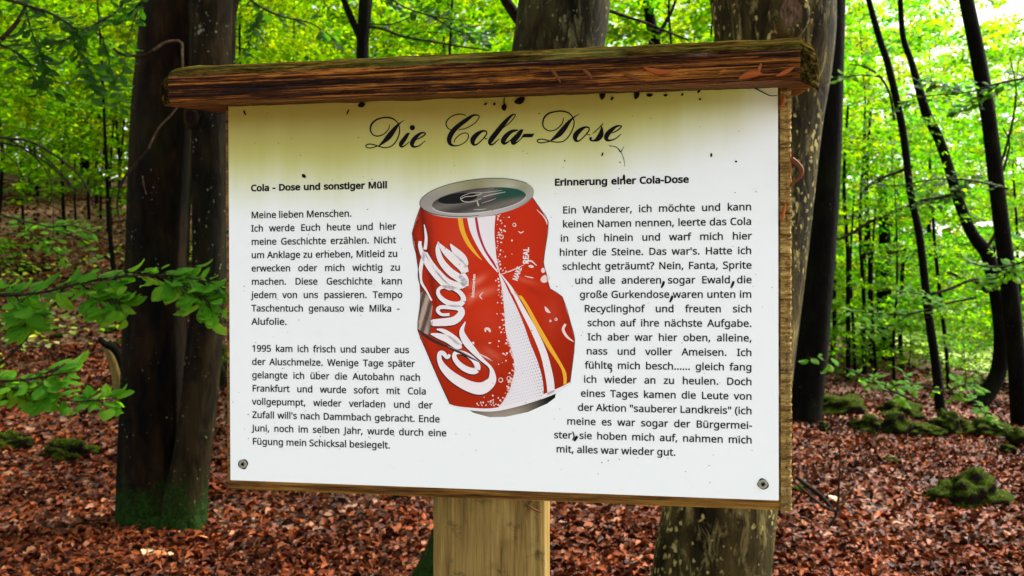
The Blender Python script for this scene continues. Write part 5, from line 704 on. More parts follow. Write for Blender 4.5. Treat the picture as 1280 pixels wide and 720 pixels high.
shaded('can_body_picture', BODY, .0001, body_col, 2.2)
base = [(582,510),(592,516),(612,521.5),(632,521),(660,515),(684,504.5),(694,497),(695,489),(674,495),(641,505),(613,510)]
def base_col(x, y):
    t = (x - 582) / 112; c = lerp((.14, .11, .09), (.30, .26, .21), sstep(.05, .35, t)); k = sstep(.5, .95, t)[:, None]
    c = c * (1 - k) + np.array([.004, .004, .003]) * k; return c * (1 - .7 * g2(x, y, 655, 503, 30, 4, -.3))[:, None]
shaded('can_base_picture', base, .00006, base_col, 2.0)
# silver-white bottom rim line
WHT = (.78, .76, .78); 
def inked(name, polys, n, col):
    cnt = sum(len(p[0]) for p in polys); return flat(name, polys, n, M['ink'], ink=[col] * cnt)
white = []; red = []; yel = []; dark = []
white.append(stroke([(566,507.2,1),(582,510.6,3),(613,512.4,4),(641.7,507,5),(674.7,497,5),(693.6,489.6,5),(707,482.5,3),(713,477.5,1)], 5))
r7 = lambda p: [(500 + x / 4.235, 210 + y / 4.235) for x, y in p]; r8 = lambda p: [(500 + x / 4.235, 370 + y / 4.235) for x, y in p]
def strip2(a, b_, n=6):
    A_, B2 = catmull(a, n), catmull(b_, n); V = []
    for p, q in zip(A_, B2): V += [on(*p), on(*q)]
    return V, [(2 * i, 2 * i + 1, 2 * i + 3, 2 * i + 2) for i in range(len(A_) - 1)]
yel.append(strip2(r7([(305,262),(318,330),(350,400),(395,455),(432,488)]), r7([(330,262),(345,335),(372,395),(405,447),(434,486)])))
white.append(strip2(r7([(355,262),(372,335),(410,415),(460,490),(515,552)]), r7([(396,262),(412,350),(445,430),(485,492),(522,550)])))
white.append(strip2(r7([(408,262),(425,350),(455,430),(500,500),(528,562)]), r7([(506,250),(500,330),(505,410),(512,480),(530,560)])))
red2 = [strip2(r7([(396,264),(410,345),(440,425),(475,485),(520,550)]), r7([(409,262),(425,348),(452,425),(487,487),(524,552)]))]
# lower fan
FANL = r7([(522,560),(535,610),(542,660)]) + r8([(545,0),(553,90),(562,200),(592,290),(606,370),(598,440),(572,515),(522,592)])
FANR = r7([(530,560),(555,610),(578,660)]) + r8([(588,0),(622,70),(655,150),(690,250),(728,345),(752,430),(760,500),(755,545)])
fan = strip2(FANL, FANR, 5)
white.append(strip2(r7([(530,560),(570,620),(590,660)]) + r8([(602,0),(640,80),(690,180),(740,300),(765,400),(778,480),(780,528)]), r7([(535,560),(585,620),(612,660)]) + r8([(622,0),(668,80),(725,180),(775,290),(802,385),(815,450),(820,506)])))
yel.append(strip2(r7([(600,650),(615,672)]) + r8([(625,0),(665,60),(710,150),(775,265),(845,370),(863,420),(866,470)]), r7([(612,655),(632,680)]) + r8([(645,0),(685,60),(735,150),(800,262),(868,380),(882,420),(882,466)])))
cr4 = lambda p: [(515 + a[0] / 7.2, 280 + a[1] / 7.2, a[2] / 7.2) for a in p]; cr5 = lambda p: [(515 + a[0] / 5.539, 370 + a[1] / 5.539, a[2] / 5.539) for a in p]
logo = [cr4([(110,5,6),(122,70,18),(128,140,24),(118,230,28)]), cr4([(118,250,26),(92,330,30),(76,430,30),(84,520,22),(130,600,16),(178,690,14)]),
    cr4([(75,155,24),(72,195,30),(95,270,36),(150,375,46),(235,480,54),(320,565,46),(380,580,20)]), cr4([(128,255,16),(180,350,26),(250,445,38),(330,520,44),(420,555,56),(480,545,40)]),
    cr4([(240,160,10),(232,230,36),(262,330,50),(340,425,58),(430,490,60),(490,545,50)]), cr4([(238,170,10),(300,245,50),(390,325,72),(455,385,74),(480,440,56)]), cr4([(345,180,10),(385,235,48),(450,300,62),(485,350,40),(480,390,20)]),
    cr4([(440,450,60),(475,500,60),(480,560,50)]),
    cr5([(260,128,20),(205,128,20),(178,98,26),(200,78,26),(262,78,30),(325,84,40),(342,120,48),(285,172,56),(150,185,46),(138,188,20)]), cr5([(172,230,10),(215,240,26),(262,268,34),(310,310,40),(345,335,16)]),
    cr5([(130,262,8),(180,275,36),(250,300,50),(315,345,46),(345,355,16)]),
    cr5([(262,405,18),(245,425,26),(215,395,30),(192,400,30),(192,445,34),(222,500,50),(290,565,66),(390,622,76),(480,640,84),(548,595,64),(557,540,40),(540,490,20),(480,435,26),(420,370,44),(372,310,50),(345,245,34),(370,178,6)]),
    cr5([(420,330,26),(428,318,10)])]
def ring(cx, cy_, a, b_, ang, wd, frac=1.0, off=0):
    out = []
    for k in range(17):
        t = off + 2 * math.pi * frac * k / 16; u, v_ = a * math.cos(t), b_ * math.sin(t)
        out.append((cx + u * math.cos(ang) - v_ * math.sin(ang), cy_ + u * math.sin(ang) + v_ * math.cos(ang), wd * (1 + .25 * math.sin(t + 1))))
    return out
logo.append(ring(563.5, 369.5, 17, 9.5, .42, 5.6)); logo.append(ring(582.5, 452, 17, 8, .62, 6.4)); 
inked('lettering_shadow', [stroke([(x - .55, y + .75, wd + 1.5) for x, y, wd in s], 5) for s in logo], .00018, (.055, .012, .008))
inked('fan_stripe', [fan], .00020, (.74, .73, .76))
inked('white_stripes', white, .00024, WHT); inked('yellow_stripes', yel, .00024, (.80, .42, .03)); inked('red_line', red2, .00030, (.40, .03, .06))
# half-tone dots of the fan
dots = []
for j in range(34):
    y = 377 + j * 4.0
    for i in range(34):
        x = 625 + i * 3.1 + (j % 2) * 1.5 + (y - 420) * .05
        if not (pin(np.array([x]), np.array([y + (x - 650) * -.25]), FANL + FANR[::-1])[0]): continue
        yy = y + (x - 650) * -.25; rr_ = .45 + .75 * float(sstep(640, 676, x - (yy - 400) * .2)); dots.append(disc(x, yy, rr_ * .95, rr_ * .7, 0, 6))
inked('halftone_dots', dots, .00028, (.20, .19, .26))
inked('logo_lettering', [stroke([(x, y, wd * (1.0 if q > 7 else 1.12)) for x, y, wd in s], 5) for q, s in enumerate(logo)], .00034, (.80, .76, .77))
# bubbles along the fan and highlights on the red
bub = []; rb = random.Random(5)
for i in range(60):
    t = rb.random(); x = 621 + rb.expovariate(1 / 3.6) ; y = 268 + t * 72; bub.append(disc(min(x, 640), y, rb.uniform(.4, 1.4), None, 0, 8))
FL2 = catmull(FANL, 8)
for i in range(120):
    p = FL2[int((rb.random() ** .6) * (len(FL2) - 1))]; bub.append(disc(p[0] - rb.expovariate(1 / 4.5) + 1, p[1] + rb.uniform(-2, 2), rb.uniform(.4, 1.5), None, 0, 8))
for i in range(26): bub.append(disc(rb.uniform(596, 626), 507 - rb.expovariate(1 / 4.0), rb.uniform(.4, 1.3), None, 0, 8))
bub.append(disc(681.5, 348.5, 6.2, 4.6, -.5, 14)); bub.append(disc(679, 338, 2.6, 3.4, 0, 10)); bub.append(disc(664, 333, 3.6, 1.8, .2, 10))
for p in ([(655,330,1),(663,326,2.2),(671,332,.8)], [(656,345,.6),(664,347,1.4),(667,347.5,.5)], [(671,262,.6),(679,270,1.4),(683,276,2),(684,281,.6)], [(681,383,.8),(684,388,4),(688,391,.8)], [(607,415,1.6),(607,411,2.6),(611,411.5,3.2),(613,415,2)], [(596,441,.6),(607,446,1.4),(615,451,.5)], [(604,365,.6),(600,370,1.6),(603,374,.6)],
          [(626,343,.8),(640,338,1.4),(655,331,.6)], [(707,405,3),(704,412,3.6),(709,421,3),(717,427,1)], [(648,289,.8),(651,291,1.6),(655,289,.6)], [(611,428,1),(612,429,1.5),(614,428,1)]): bub.append(stroke(p, 5))
for x, y, r_ in ((643,281,1.9),(627,296,2.2),(688,401,.9),(695,399,1.3),(626,475,2.4),(636,473,2.2)): bub.append(stroke(ring(x, y, r_, r_ * 1.1, 0, 1.0), 2))
tag(inked('bubbles', bub, .00036, (.80, .62, .58)), kind='stuff')
# crumpled bare metal on the left and crease
def crum(x, y): 
    c = lerp((.10, .06, .04), (.42, .33, .27), sstep(.2, .8, .5 + .5 * np.sin(x * .55 + y * .16))); return c * (1 - .6 * g2(x, y, 538, 405, 4, 14))[:, None]
shaded('crumpled_metal_picture', [(526,366),(530,364),(536,372),(541,383),(539,398),(538.5,413),(537.5,419.5),(530,416),(523,412.5),(524.5,392)], .00022, crum, 1.6)
inked('crease', [stroke([(523,412,1),(531,419,3.4),(544,427,3.4),(560,434,2.6),(574,440,3),(586,446,2.4),(600,453,.6)], 5)], .00038, (.035, .02, .018))
inked('crease', [stroke([(560,433,.5),(575,438.5,.9),(590,446.5,1),(601,453,.5)], 5), stroke([(599,443,.4),(607,447,1.0),(616,451.5,.3)], 5)], .00042, (.45, .38, .36))
inked('can_outline', [stroke([(x, y, .9) for x, y in BODY[:10]], 2), stroke([(x, y, .7) for x, y in BODY[20:32]], 2)], .00040, (.05, .02, .015))
# rim and lid
RC, RA, RB, RT = (596.3, 246.8), 71.8, 22.6, -.115
def ell(a, b_, cx=0, cy_=0, n=40, ang=RT): 
    return [(RC[0] + cx + a * math.cos(t) * math.cos(ang) - b_ * math.sin(t) * math.sin(ang), RC[1] + cy_ + a * math.cos(t) * math.sin(ang) + b_ * math.sin(t) * math.cos(ang)) for t in np.linspace(0, 2 * math.pi, n, endpoint=False)]
def rim_under(x, y): return lerp((.02, .015, .012), (.45, .44, .43), sstep(524, 560, x)) * (1 - .5 * sstep(630, 668, x))[:, None]
shaded('rim_underside_picture', ell(70.8, 22.5, .5, 2.2), .00044, rim_under, 2.4)
def rim_col(x, y):
    a = np.arctan2(y - RC[1], x - RC[0]); c = lerp((.15, .13, .10), (.48, .47, .45), .5 + .5 * np.sin(a * 1.0 + .2)); c = c * (1 - .5 * g2(x, y, 650, 233, 16, 8))[:, None]
    return c + .12 * g2(x, y, 640, 232, 12, 4)[:, None] + np.array([.10, .12, .03]) * sstep(250, 230, y)[:, None]
shaded('rim_picture', ell(RA, RB), .00048, rim_col, 2.2)
def lid_col(x, y):
    c = lerp((.055, .05, .045), (.15, .14, .12), .5 + .5 * np.sin(x * .09 + y * .3)); k = sstep(612, 628, x) * sstep(252, 243, y - (x - 640) * -.1); k = k[:, None]
    c = c * (1 - k) + np.array([.012, .07, .045]) * k; k = sstep(655, 662, x)[:, None]; return c * (1 - k) + np.array([.01, .01, .008]) * k
shaded('lid_picture', ell(59, 14.8, 2.5, 3.5), .00052, lid_col, 2.0)
inked('lid_opening', [([on(*p) for p in ell(25, 6.4, -24, 1.2, 20)], [tuple(range(20))[::-1]])], .00056, (.006, .006, .006))
inked('pull_tab', [stroke(p, 5) for p in ([(576,249,.9),(582,246,1),(592,245,1),(602,242,1),(598,240.5,.7),(586,242,.7),(576,247,.8),(580,252,1.1),(592,252,1.1),(602,248,.9)], [(596,250,.8),(598,256,2.2),(598,258,.6)], [(604,246,1),(616,243,1.2),(632,240,.7)], [(600,241,.6),(612,240,.8),(628,238,.4)], [(602,254,.5),(612,251,.8),(620,248,.4)], [(592,262,.5),(600,262,1.2),(608,261,.5)])], .0006, (.42, .41, .37))
inked('rim_highlights', [stroke([(x, y, .7) for x, y in ell(RA, RB, 0, 0, 40)[10:38]], 2)], .00062, (.03, .03, .02))
inked('rim_highlights', [stroke([(x, y, 1.0) for x, y in ell(59.5, 15.2, 2.5, 3.8, 40)[1:20]], 2)], .00062, (.60, .59, .57))
# small print on the can
def rot_text(t, x, y, h, ang, style, hs=.9, col=(.8, .75, .75), nm='small_lettering'):
    geo, _ = word_geo(t, 0, 0, 1, hs, style); o0 = on(x, y); s = h * .00088 / .72; c, sn = math.cos(ang), math.sin(ang)
    g = [([(o0[0] + s * (a * c - b_ * sn), o0[1] + s * (a * sn + b_ * c)) for a, b_ in v], f) for v, f in geo]; return inked(nm, g, .00044, col)
rot_text('REAL', 660.5, 330, 8.0, math.radians(88), 1, .95); rot_text('MAKE', 646.5, 351.5, 7.5, math.radians(70), 1, .75)
rot_text('Schutzmarken', 592.6, 372, 4.0, math.radians(86), 1, .95)
# specks of dirt on the sheet
rd = random.Random(3); sp = []
for i in range(150): sp.append(disc(rd.uniform(290, 968), rd.uniform(135, 612), rd.uniform(.35, .8), rd.uniform(.3, .7), rd.random() * 3, 6))
for x, y, a, b_, an in ((380,220,3.0,2.2,.8),(753,193,1.1,2.6,.4),(775,203,.8,.9,0),(889,194,1.4,2.6,0),(920,202,1.6,1.2,0),(780,222,1.6,4,0),(706,201,.9,.9,0),(674,142,.9,.8,0),(435,140,1,4,.4),(306,141,1,3.6,-.4)): sp.append(disc(x, y, a, b_, an, 9))
sp.append(stroke([(761,182,.5),(770,184,.9),(776,190,.8),(780,200,.6),(781,208,.5)], 4)); sp.append(stroke([(780,183,.4),(776,190,.9),(773,187,.5)], 4))
tag(flat('dirt_specks', sp, .0007, M['debris']), kind='stuff')
# screws
def screw(px, py, ang):
    x, y = on(px, py); V = []; Fc = []; seg = 20; rings = [(.0048, .0002), (.0048, .0009), (.0040, .0018), (.0025, .0020), (.0022, .0008), (.0001, .0007)]
    for r_, z in rings:
        for k in range(seg): V.append((r_ * math.cos(2 * math.pi * k / seg) * (1 if r_ > .003 else 1 + .3 * math.cos(6 * 2 * math.pi * k / seg)), r_ * math.sin(2 * math.pi * k / seg), z))
    for i in range(len(rings) - 1):
        for k in range(seg): Fc.append((i * seg + k, i * seg + (k + 1) % seg, (i + 1) * seg + (k + 1) % seg, (i + 1) * seg + k))
    o = board_part('screw', mesh('screw', V, Fc), M['steel'], True); o.matrix_basis = SI @ PM @ Matrix.Translation((x, y, 0)) @ Matrix.Rotation(ang, 4, 'Z')
    V = [(0, 0, .0016)] + [((.0021 if k % 2 else .0012) * math.cos(math.pi * k / 6), (.0021 if k % 2 else .0012) * math.sin(math.pi * k / 6), .00205) for k in range(12)]
    link('recess', mesh('recess', V, [(0, 1 + k, 1 + (k + 1) % 12) for k in range(12)]), M['debris'], o)
    V = []; 
    for k in range(24): a = 2 * math.pi * k / 24; V += [(.0046 * math.cos(a), .0046 * math.sin(a), .0003), ((.0056 + .0006 * math.sin(a * 2 + ang * 5)) * math.cos(a), (.0056 + .0006 * math.sin(a * 3)) * math.sin(a), .0003)]
    link('grime_ring', mesh('grime_ring', V, [(2 * k, 2 * k + 1, (2 * k + 3) % 48, (2 * k + 2) % 48) for k in range(24)]), M['debris'], o); return o
screw(304, 580, .3); screw(953.5, 605, 1.1)

# ------------------------------------------------------------------ bud scales and crumbs caught on the plank and the edge
def husk_mesh(seed, l=.02, wd=.005):
    r = random.Random(seed); V = []; Fc = []; n = 9
    bend = r.uniform(-.25, .25); curl = r.uniform(.3, .9)
    for i in range(n):
        t = i / (n - 1); hw = wd * .42 * math.sin(math.pi * (.06 + .90 * t)) ** .8; x = (t - .5) * l; y = bend * l * (t - .5) ** 2 * 2
        for k in range(5):
            s = (k / 4 - .5) * 2; V.append((x, y + s * hw, (1 - s * s) * hw * curl + .15 * l * (t - .5) ** 2 + r.uniform(-1, 1) * wd * .04))
        V.append((x, y, -.0004))
    for i in range(n - 1):
        for k in range(4): Fc.append((i * 6 + k, (i + 1) * 6 + k, (i + 1) * 6 + k + 1, i * 6 + k + 1))
        Fc.append((i * 6 + 4, (i + 1) * 6 + 4, (i + 1) * 6 + 5, i * 6 + 5)); Fc.append((i * 6 + 5, (i + 1) * 6 + 5, (i + 1) * 6, i * 6))
    me = mesh('bud_scale', V, Fc); me.shade_smooth(); return me
def crumb(px, py, lpx, wpx, ang, mat, label, n=.0745, name='bud_scale', cat='bud scale', group='dry bud scales caught on the sign'):
    s = .00083; u, v_ = on(px, py, n)
    o = link(name, husk_mesh(int(px * 7 + py), lpx * s, wpx * s), M[mat])
    o.matrix_world = PM @ Matrix.Translation((u, v_, n)) @ Matrix.Rotation(ang, 4, 'Z') @ Matrix.Rotation(.15, 4, 'X')
    tag(o, label, cat, group); return o
crumb(824, 90, 35, 8, -.12, 'husk', 'plump orange-red bud scale with a pale tip, largest on the roof plank')
crumb(735, 92, 17, 6, -.85, 'husk2', 'red-brown bud scale slanting down beside a dark crumb in the middle of the plank')
crumb(695, 94, 22, 5, -.95, 'husk2', 'slim grey-brown bud scale slanting on the plank above the hyphen of the title')
crumb(790, 96, 20, 6, -.35, 'husk2', 'dull brown bud scale just left of the plump orange one')
crumb(615, 99, 12, 6, -.3, 'husk2', 'short brown bud scale leftmost on the plank above the word Cola')
crumb(938, 93, 26, 10, .15, 'husk', 'broad crumpled orange bud scale above the upper right corner of the sheet')
crumb(949, 86, 13, 5, 1.3, 'husk', 'small upright orange bud scale on top of the broad crumpled one')
crumb(982, 90, 22, 6, .45, 'husk', 'red bud scale at the right end of the plank beside the mossy corner')
crumb(978, 127, 20, 7, 1.35, 'husk', 'red bud scale stuck upright on the board end just below the plank', .004)
crumb(599, 114, 9, 6, .1, 'husk2', 'small pinkish bud scale on the lower lip of the plank above the letter o', .071)
crumb(668, 637, 20, 4, -.45, 'husk2', 'thin pale bud scale lying against the top of the post under the sheet', -.022)
for i, (x, y, l_, w_, a_) in enumerate(((650,126,14,10,.4),(630,134,9,8,1.5),(630,126,12,2,1.55),(753,118,13,9,1.4),(796,118,12,8,1.5),(812,119,8,5,0),(832,119,5,4,0),(853,118,4,3,1),(765,123,5,4,1),(607,130,5,3,.4),(618,130,4,4,.9),(875,110,14,5,1.3),(452,131,10,8,.2),(875,124,3,3,0))):
    V = crumb(x, y, l_, w_, a_, 'debris', 'dark rotten crumb hanging under the plank at the top edge of the sheet', .002, 'dark_crumb', 'crumb', 'dark crumbs along the top edge of the sheet')
# thin stalk hooked on the corner and curled one on the board end
def curve_thing(name, pts, rad, mat, label, cat, nn, group=None):
    t = Tubes(); P = catmull(pts, 5); W = [PM @ Vector((*on(p[0], p[1], nn), nn + p[2])) for p in P]
    t.add(W, [rad * (1 - .6 * i / len(W)) for i in range(len(W))], 5); o = link(name, t.mesh(name, W[0]), M[mat]); o.location = W[0]; return tag(o, label, cat, group)
curve_thing('dry_stalk', [(930,97,.004),(938,108,.004),(950,114,.002),(962,120,.002),(971,120,.002)], .0009, 'debris', 'thin dark hooked stalk in the upper right corner of the sheet', 'stalk', .002)
curve_thing('dry_husk', [(989,200,.004),(996,206,.006),(1001,214,.006),(999,222,.006),(992,228,.005),(987,234,.003)], .0030, 'husk2', 'curled orange husk clinging to the right end of the board', 'husk', .002)
curve_thing('dry_stalk', [(986,190,.003),(988,205,.004),(987,222,.003),(989,232,.003)], .0009, 'husk', 'fine straight stalk beside the curled husk on the board end', 'stalk', .002)
crumb(979, 265, 22, 5, 1.4, 'husk', 'orange bud scale standing on the board end below the curled husk', .004)

# ------------------------------------------------------------------ leaves, sprays and crowns
def leaf_cloud(name, C, Nrm, size, aspect=.6, fold=.12, rs=NR, six=False):
    n = len(C); a = rs.uniform(0, 2 * math.pi, n); Nrm = Nrm / np.linalg.norm(Nrm, axis=1)[:, None]
    ref = np.where(np.abs(Nrm[:, 2:3]) > .9, np.array([[1., 0, 0]]), np.array([[0, 0, 1.]])); U = np.cross(ref, Nrm); U /= np.linalg.norm(U, axis=1)[:, None]; W = np.cross(Nrm, U)
    X = U * np.cos(a)[:, None] + W * np.sin(a)[:, None]; Y = np.cross(Nrm, X); s = (size * rs.uniform(.65, 1.25, n))[:, None] if np.ndim(size) == 0 else size[:, None]
    if six:
        tp = [(-.5, 0, 0), (-.12, -.5, 1), (.25, -.36, .8), (.5, 0, 0), (.25, .36, .8), (-.12, .5, 1)]; fs = [(0, 1, 2, 3), (0, 3, 4, 5)]
    else:
        tp = [(-.5, 0, 0), (0, -.5, 1), (.5, 0, 0), (0, .5, 1)]; fs = [(0, 1, 2, 3)]
    k = len(tp); V = np.empty((n, k, 3))
    cur = rs.uniform(-1, 1.6, n)[:, None] * fold
    for i, (x, y, z) in enumerate(tp): V[:, i] = C + X * s * x + Y * s * y * aspect + Nrm * s * z * cur
    F_ = np.arange(n)[:, None, None] * k + np.array(fs)[None]
    return mesh_np(name, V.reshape(-1, 3), F_.reshape(-1, 4))
def spray_points(centers, dirs, per, length, width, rs, tilt=.35, droop=.12):
    "flat layered beech sprays: points spread on both sides of an outward axis"
    C = []; Nn = []
    for c, d in zip(centers, dirs):
        d = np.array(d, float); d[2] *= .3; d /= np.linalg.norm(d) + 1e-9; s = np.cross([0, 0, 1], d); s /= np.linalg.norm(s) + 1e-9
        t = rs.uniform(0, 1, per) ** .8; q = rs.uniform(-1, 1, per) * width * np.sqrt(np.clip(1 - (2 * t - 1) ** 2 * .8, .05, 1))
        p = c + d * (t * length)[:, None] + s * q[:, None]; p[:, 2] += -droop * (t * length) - .18 * np.abs(q) + rs.normal(0, .025 * length / .5, per)
        n = np.array([0, 0, 1.]) + rs.normal(0, tilt, (per, 3)) + d * .15; C.append(p); Nn.append(n)
    return np.vstack(C), np.vstack(Nn)
def crown(name, seed, n, per, Rr, z0, z1, leaf, six=False, prof=None, length=.7, width=.32, tilt=.4, aspect=.62, clump=None, cs=.5):
    rs = np.random.RandomState(seed); z = rs.uniform(0, 1, n); an = rs.uniform(0, 2 * math.pi, n)
    pr = prof or (lambda t: .35 + .65 * np.sin(math.pi * np.clip(t * .9 + .08, 0, 1)))
    r = Rr * pr(z) * np.sqrt(rs.uniform(.02, 1, n)); lay = np.floor(z * 11) / 11 + rs.uniform(0, .045, n)   # loose horizontal layers
    c = np.c_[r * np.cos(an), r * np.sin(an), z0 + (z1 - z0) * lay + .18 * r * rs.uniform(-1, 1, n)]
    C, Nn = spray_points(c, np.c_[np.cos(an), np.sin(an), np.zeros(n)], per, length, width, rs, tilt)
    if clump:        # open gaps between clumps of leaf
        ph = rs.uniform(0, 6.28, (5, 4)); f_ = np.zeros(len(C))
        for q in ph: f_ += np.sin(C[:, 0] * (1.3 + q[3] * .35) / cs + q[0] + 1.2 * np.sin(C[:, 1] * .9 / cs + q[1])) * np.cos(C[:, 1] * (1.1 + q[0] * .3) / cs + q[2]) + .7 * np.sin(C[:, 2] * (2.4 + q[1] * .4) / cs + q[3])
        k = f_ > clump; C, Nn = C[k], Nn[k]
    me = leaf_cloud(name, C, Nn, leaf, aspect, .22, rs, six); return me
def sapling_wood(name, seed, h, rad, z0, Rr, n=16):
    rs = random.Random(seed); t = Tubes(); P = [Vector((0, 0, -.15))]; x = y = 0
    for i in range(1, 9):
        x += rs.uniform(-.07, .07) * h / 6; y += rs.uniform(-.07, .07) * h / 6; P.append(Vector((x, y, h * i / 8)))
    t.add(P, [rad * (1 - .85 * i / 8) for i in range(9)], 8, .1, seed)
    for k in range(n):
        z = z0 + (h - z0) * (k + .5) / n * .92; i = min(int(z / h * 8), 7); p = P[i].lerp(P[i + 1], z / h * 8 - i); a = k * 2.4 + rs.uniform(-.4, .4); l = Rr * rs.uniform(.6, 1) * (1 - .5 * k / n)
        Q = [p + Vector((math.cos(a + .2 * s), math.sin(a + .2 * s), .28 - .10 * s)) * (l * s / 4) for s in range(5)]; r0 = rad * .32 * (1 - .6 * z / h)
        t.add(Q, [max(r0 * (1 - s / 4.4), .003) for s in range(5)], 5)
        for q in (2, 3):
            e = Q[q]; b_ = a + rs.choice((-.8, .8)); t.add([e, e + Vector((math.cos(b_), math.sin(b_), .02)) * l * .3], [r0 * .4, .002], 4)
    return t.mesh(name)
YB = []
for i in range(7):
    YB.append((sapling_wood('stem', 20 + i, 6.6, .045, .8, 2.0), crown('foliage', 40 + i, 290, 60, 2.3, (2.0 if i > 3 else .9), 7.2, .105, clump=-.1, cs=.55)))
FB = []
for i in range(3):
    FB.append((sapling_wood('stem', 60 + i, 13, .13, 2.5, 4.0, 18), crown('foliage', 70 + i, 420, 54, 5.0, .4, 14.5, .25, length=1.5, width=.7, clump=.05, cs=1.3)))
LB = [crown('foliage', 80 + i, 60, 34, .9, .15, 1.5, .07, length=.5, width=.25) for i in range(2)]
LBS = [sapling_wood('stem', 90 + i, 1.5, .012, .2, .8, 8) for i in range(2)]
def plant(name, wood_, fol, x, y, s, label, cat, group, mat, first={}, zs=1.0, sink=.05):
    e = empty(name, (x, y, gz(x, y) - sink), label, cat, group); e.rotation_euler = (0, 0, R.uniform(0, 6.28)); e.scale = (s, s, s * zs)
    for nm, me, mt in (('stem', wood_, 'bark_thin'), ('foliage', fol, mat)):
        if not me.materials: me.materials.append(M[mt])
        o = bpy.data.objects.new(nm, me); COL.objects.link(o); o.parent = e
        o.material_slots[0].link = 'OBJECT'; o.material_slots[0].material = M[mt]
    return e
# meshes are shared; colour families are kept apart by giving each family its own mesh set
i = 0
GL_ = 'young beech in bright green leaf on the slope left of the dark twin trunk'
for x, y, s in ((-5.0,11.2,.72),(-7.3,12.6,.8),(-4.4,14.4,.9),(-9.0,15,.95),(-6.4,17,1),(-11,18.5,1.1),(-8.0,20.5,1.1),(-4.8,19.5,1),(-12.8,23.5,1.2),(-9.4,26,1.2),(-6.6,23,1.0),(-15,27,1.1),(-11.5,21.5,.9),(-5.4,27,1.1),(-13.4,19.5,.9),(-7.6,24,1.0),(-10.4,23.4,1.0),(-16,23,1.0)):
    plant('young_beech', YB[4 + i % 3][0], YB[4 + i % 3][1], x, y, s, GL_, 'tree', 'young beeches on the left slope', 'leaf_back' if y < 14.2 else 'leaf_far'); i += 1
for x, y, s in ((-2.6,16,1.05),(-.9,13.5,1.05),(.9,15,1.1),(2.4,13,1.05),(3.6,16,1.15),(-1.6,20,1.3),(1.2,20.5,1.3),(4.2,20,1.3)):
    plant('young_beech', YB[i % 4][0], YB[i % 4][1], x, y, s, 'young beech whose bright crown shows above the roof plank', 'tree', 'young beeches behind the board', 'leaf_back' if y < 19 else 'leaf_far'); i += 1
for x, y, s in ((5.4,12.5,.55),(5.2,14.5,.85),(8.6,15.5,.8),(6.9,17.5,1),(10.6,18.5,1.0),(5.0,19.5,1.1),(8.8,22,1.15),(6.2,24,1.25)):
    plant('young_beech', YB[i % 4][0], YB[i % 4][1], x, y, s, 'young beech with layered pale green sprays among the thin trunks on the right', 'tree', 'young beeches on the right', 'leaf_back' if y < 19 else 'leaf_far'); i += 1
for k, (x, y, s) in enumerate(((-20,32,1.1),(-14.5,30,1),(-9.5,33,1.1),(-4.5,31,1.05),(0,33,1.1),(4.8,31,1.05),(10.5,36,1.05),(17,36,1),(24,38,1.1),(-24,42,1.3),(-15,42,1.35),(-6,43,1.35),(3,43,1.35),(12,47,1.2),(21,49,1.2),(31,50,1.2))):
    plant('beech_tree', FB[k % 3][0], FB[k % 3][1], x, y, s, 'sunlit yellow-green beech in the far row that closes the view', 'tree', 'far beeches at the end of the wood', 'leaf_far', sink=.3)
for k, (x, y, s) in enumerate(((-8.4,13.8,.9),(-4.9,15.2,.7))):
    plant('beech_seedling', LBS[k % 2], LB[k % 2], x, y, s * .8, 'low leafy beech seedling on the leaf covered bank at the left', 'seedling', 'beech seedlings on the left bank', 'leaf_back', zs=.55)
for k, (x, y, s) in enumerate(((4.6,13.6,1.1),(6.4,14.2,1.0),(5.6,16,1.4),(8.2,16,1.1))):
    plant('beech_seedling', LBS[k % 2], LB[k % 2], x, y, s, 'low bush of green sprays behind the mossy stones on the right', 'bush', 'low bushes behind the stones', 'leaf_back', zs=.8)

for k, (x, y, s) in enumerate(((-13,9,.8),(-16,14,.9),(-19,20,1.0),(-25,24,1.0),(-24,13,1.0),(-31,33,1.2))):
    plant('beech_tree', FB[k % 3][0], FB[k % 3][1], x, y, s, 'beech in green leaf at the far left side of the wood', 'tree', 'beeches at the left side of the wood', 'leaf_back', sink=.3)
# ------------------------------------------------------------------ big trunks
OH = crown('crown', 101, 170, 46, 3.4, 0, 4.5, .13, length=1.1, width=.5)
OH.materials.append(M['leaf_back'])
def stem_part(root, name, pts, depth, mat, seg=28, rough=.07, top=None, flare=None, cols=8):
    """pts: (px, py, width px[, depth]); goes on above the frame to height top"""
    org = root.location; W = []; Rr = []
    for p in pts:
        d = p[3] if len(p) > 3 else depth; q = at(p[0], p[1], d); W.append((q.x, q.y, q.z, p[2] / 2 / FOC * d))
    if top:
        a = np.array(W[-1]); b_ = np.array(W[-2]); dr = (a - b_) / (a[2] - b_[2]); dr[:2] *= .6; n = 6
        for k in range(1, n + 1):
            z = (top - a[2]) * k / n; W.append((a[0] + dr[0] * z, a[1] + dr[1] * z, a[2] + z, a[3] * (1 - .6 * k / n)))
    P = catmull(W, cols); t = Tubes(); t.add([p[:3] for p in P], [max(p[3], .004) for p in P], seg, rough, org.x * 3)
    o = link(name, t.mesh(name, org), M[mat], root); return o, W
def limbs(root, W, n, mat, seed, l=2.2):
    r = random.Random(seed); t = Tubes(); top = Vector(W[-1][:3]); 
    for k in range(n):
        q = W[-1 - (k % 4)]; p = Vector(q[:3]); a = k * 2.4 + r.random(); r0 = q[3] * .5
        Q = [p + Vector((math.cos(a), math.sin(a), .5 - .06 * s)) * (l * s / 5) for s in range(6)]; t.add(Q, [max(r0 * (1 - s / 5.5), .006) for s in range(6)], 7)
    link('limb', t.mesh('limb', root.location), M[mat], root)
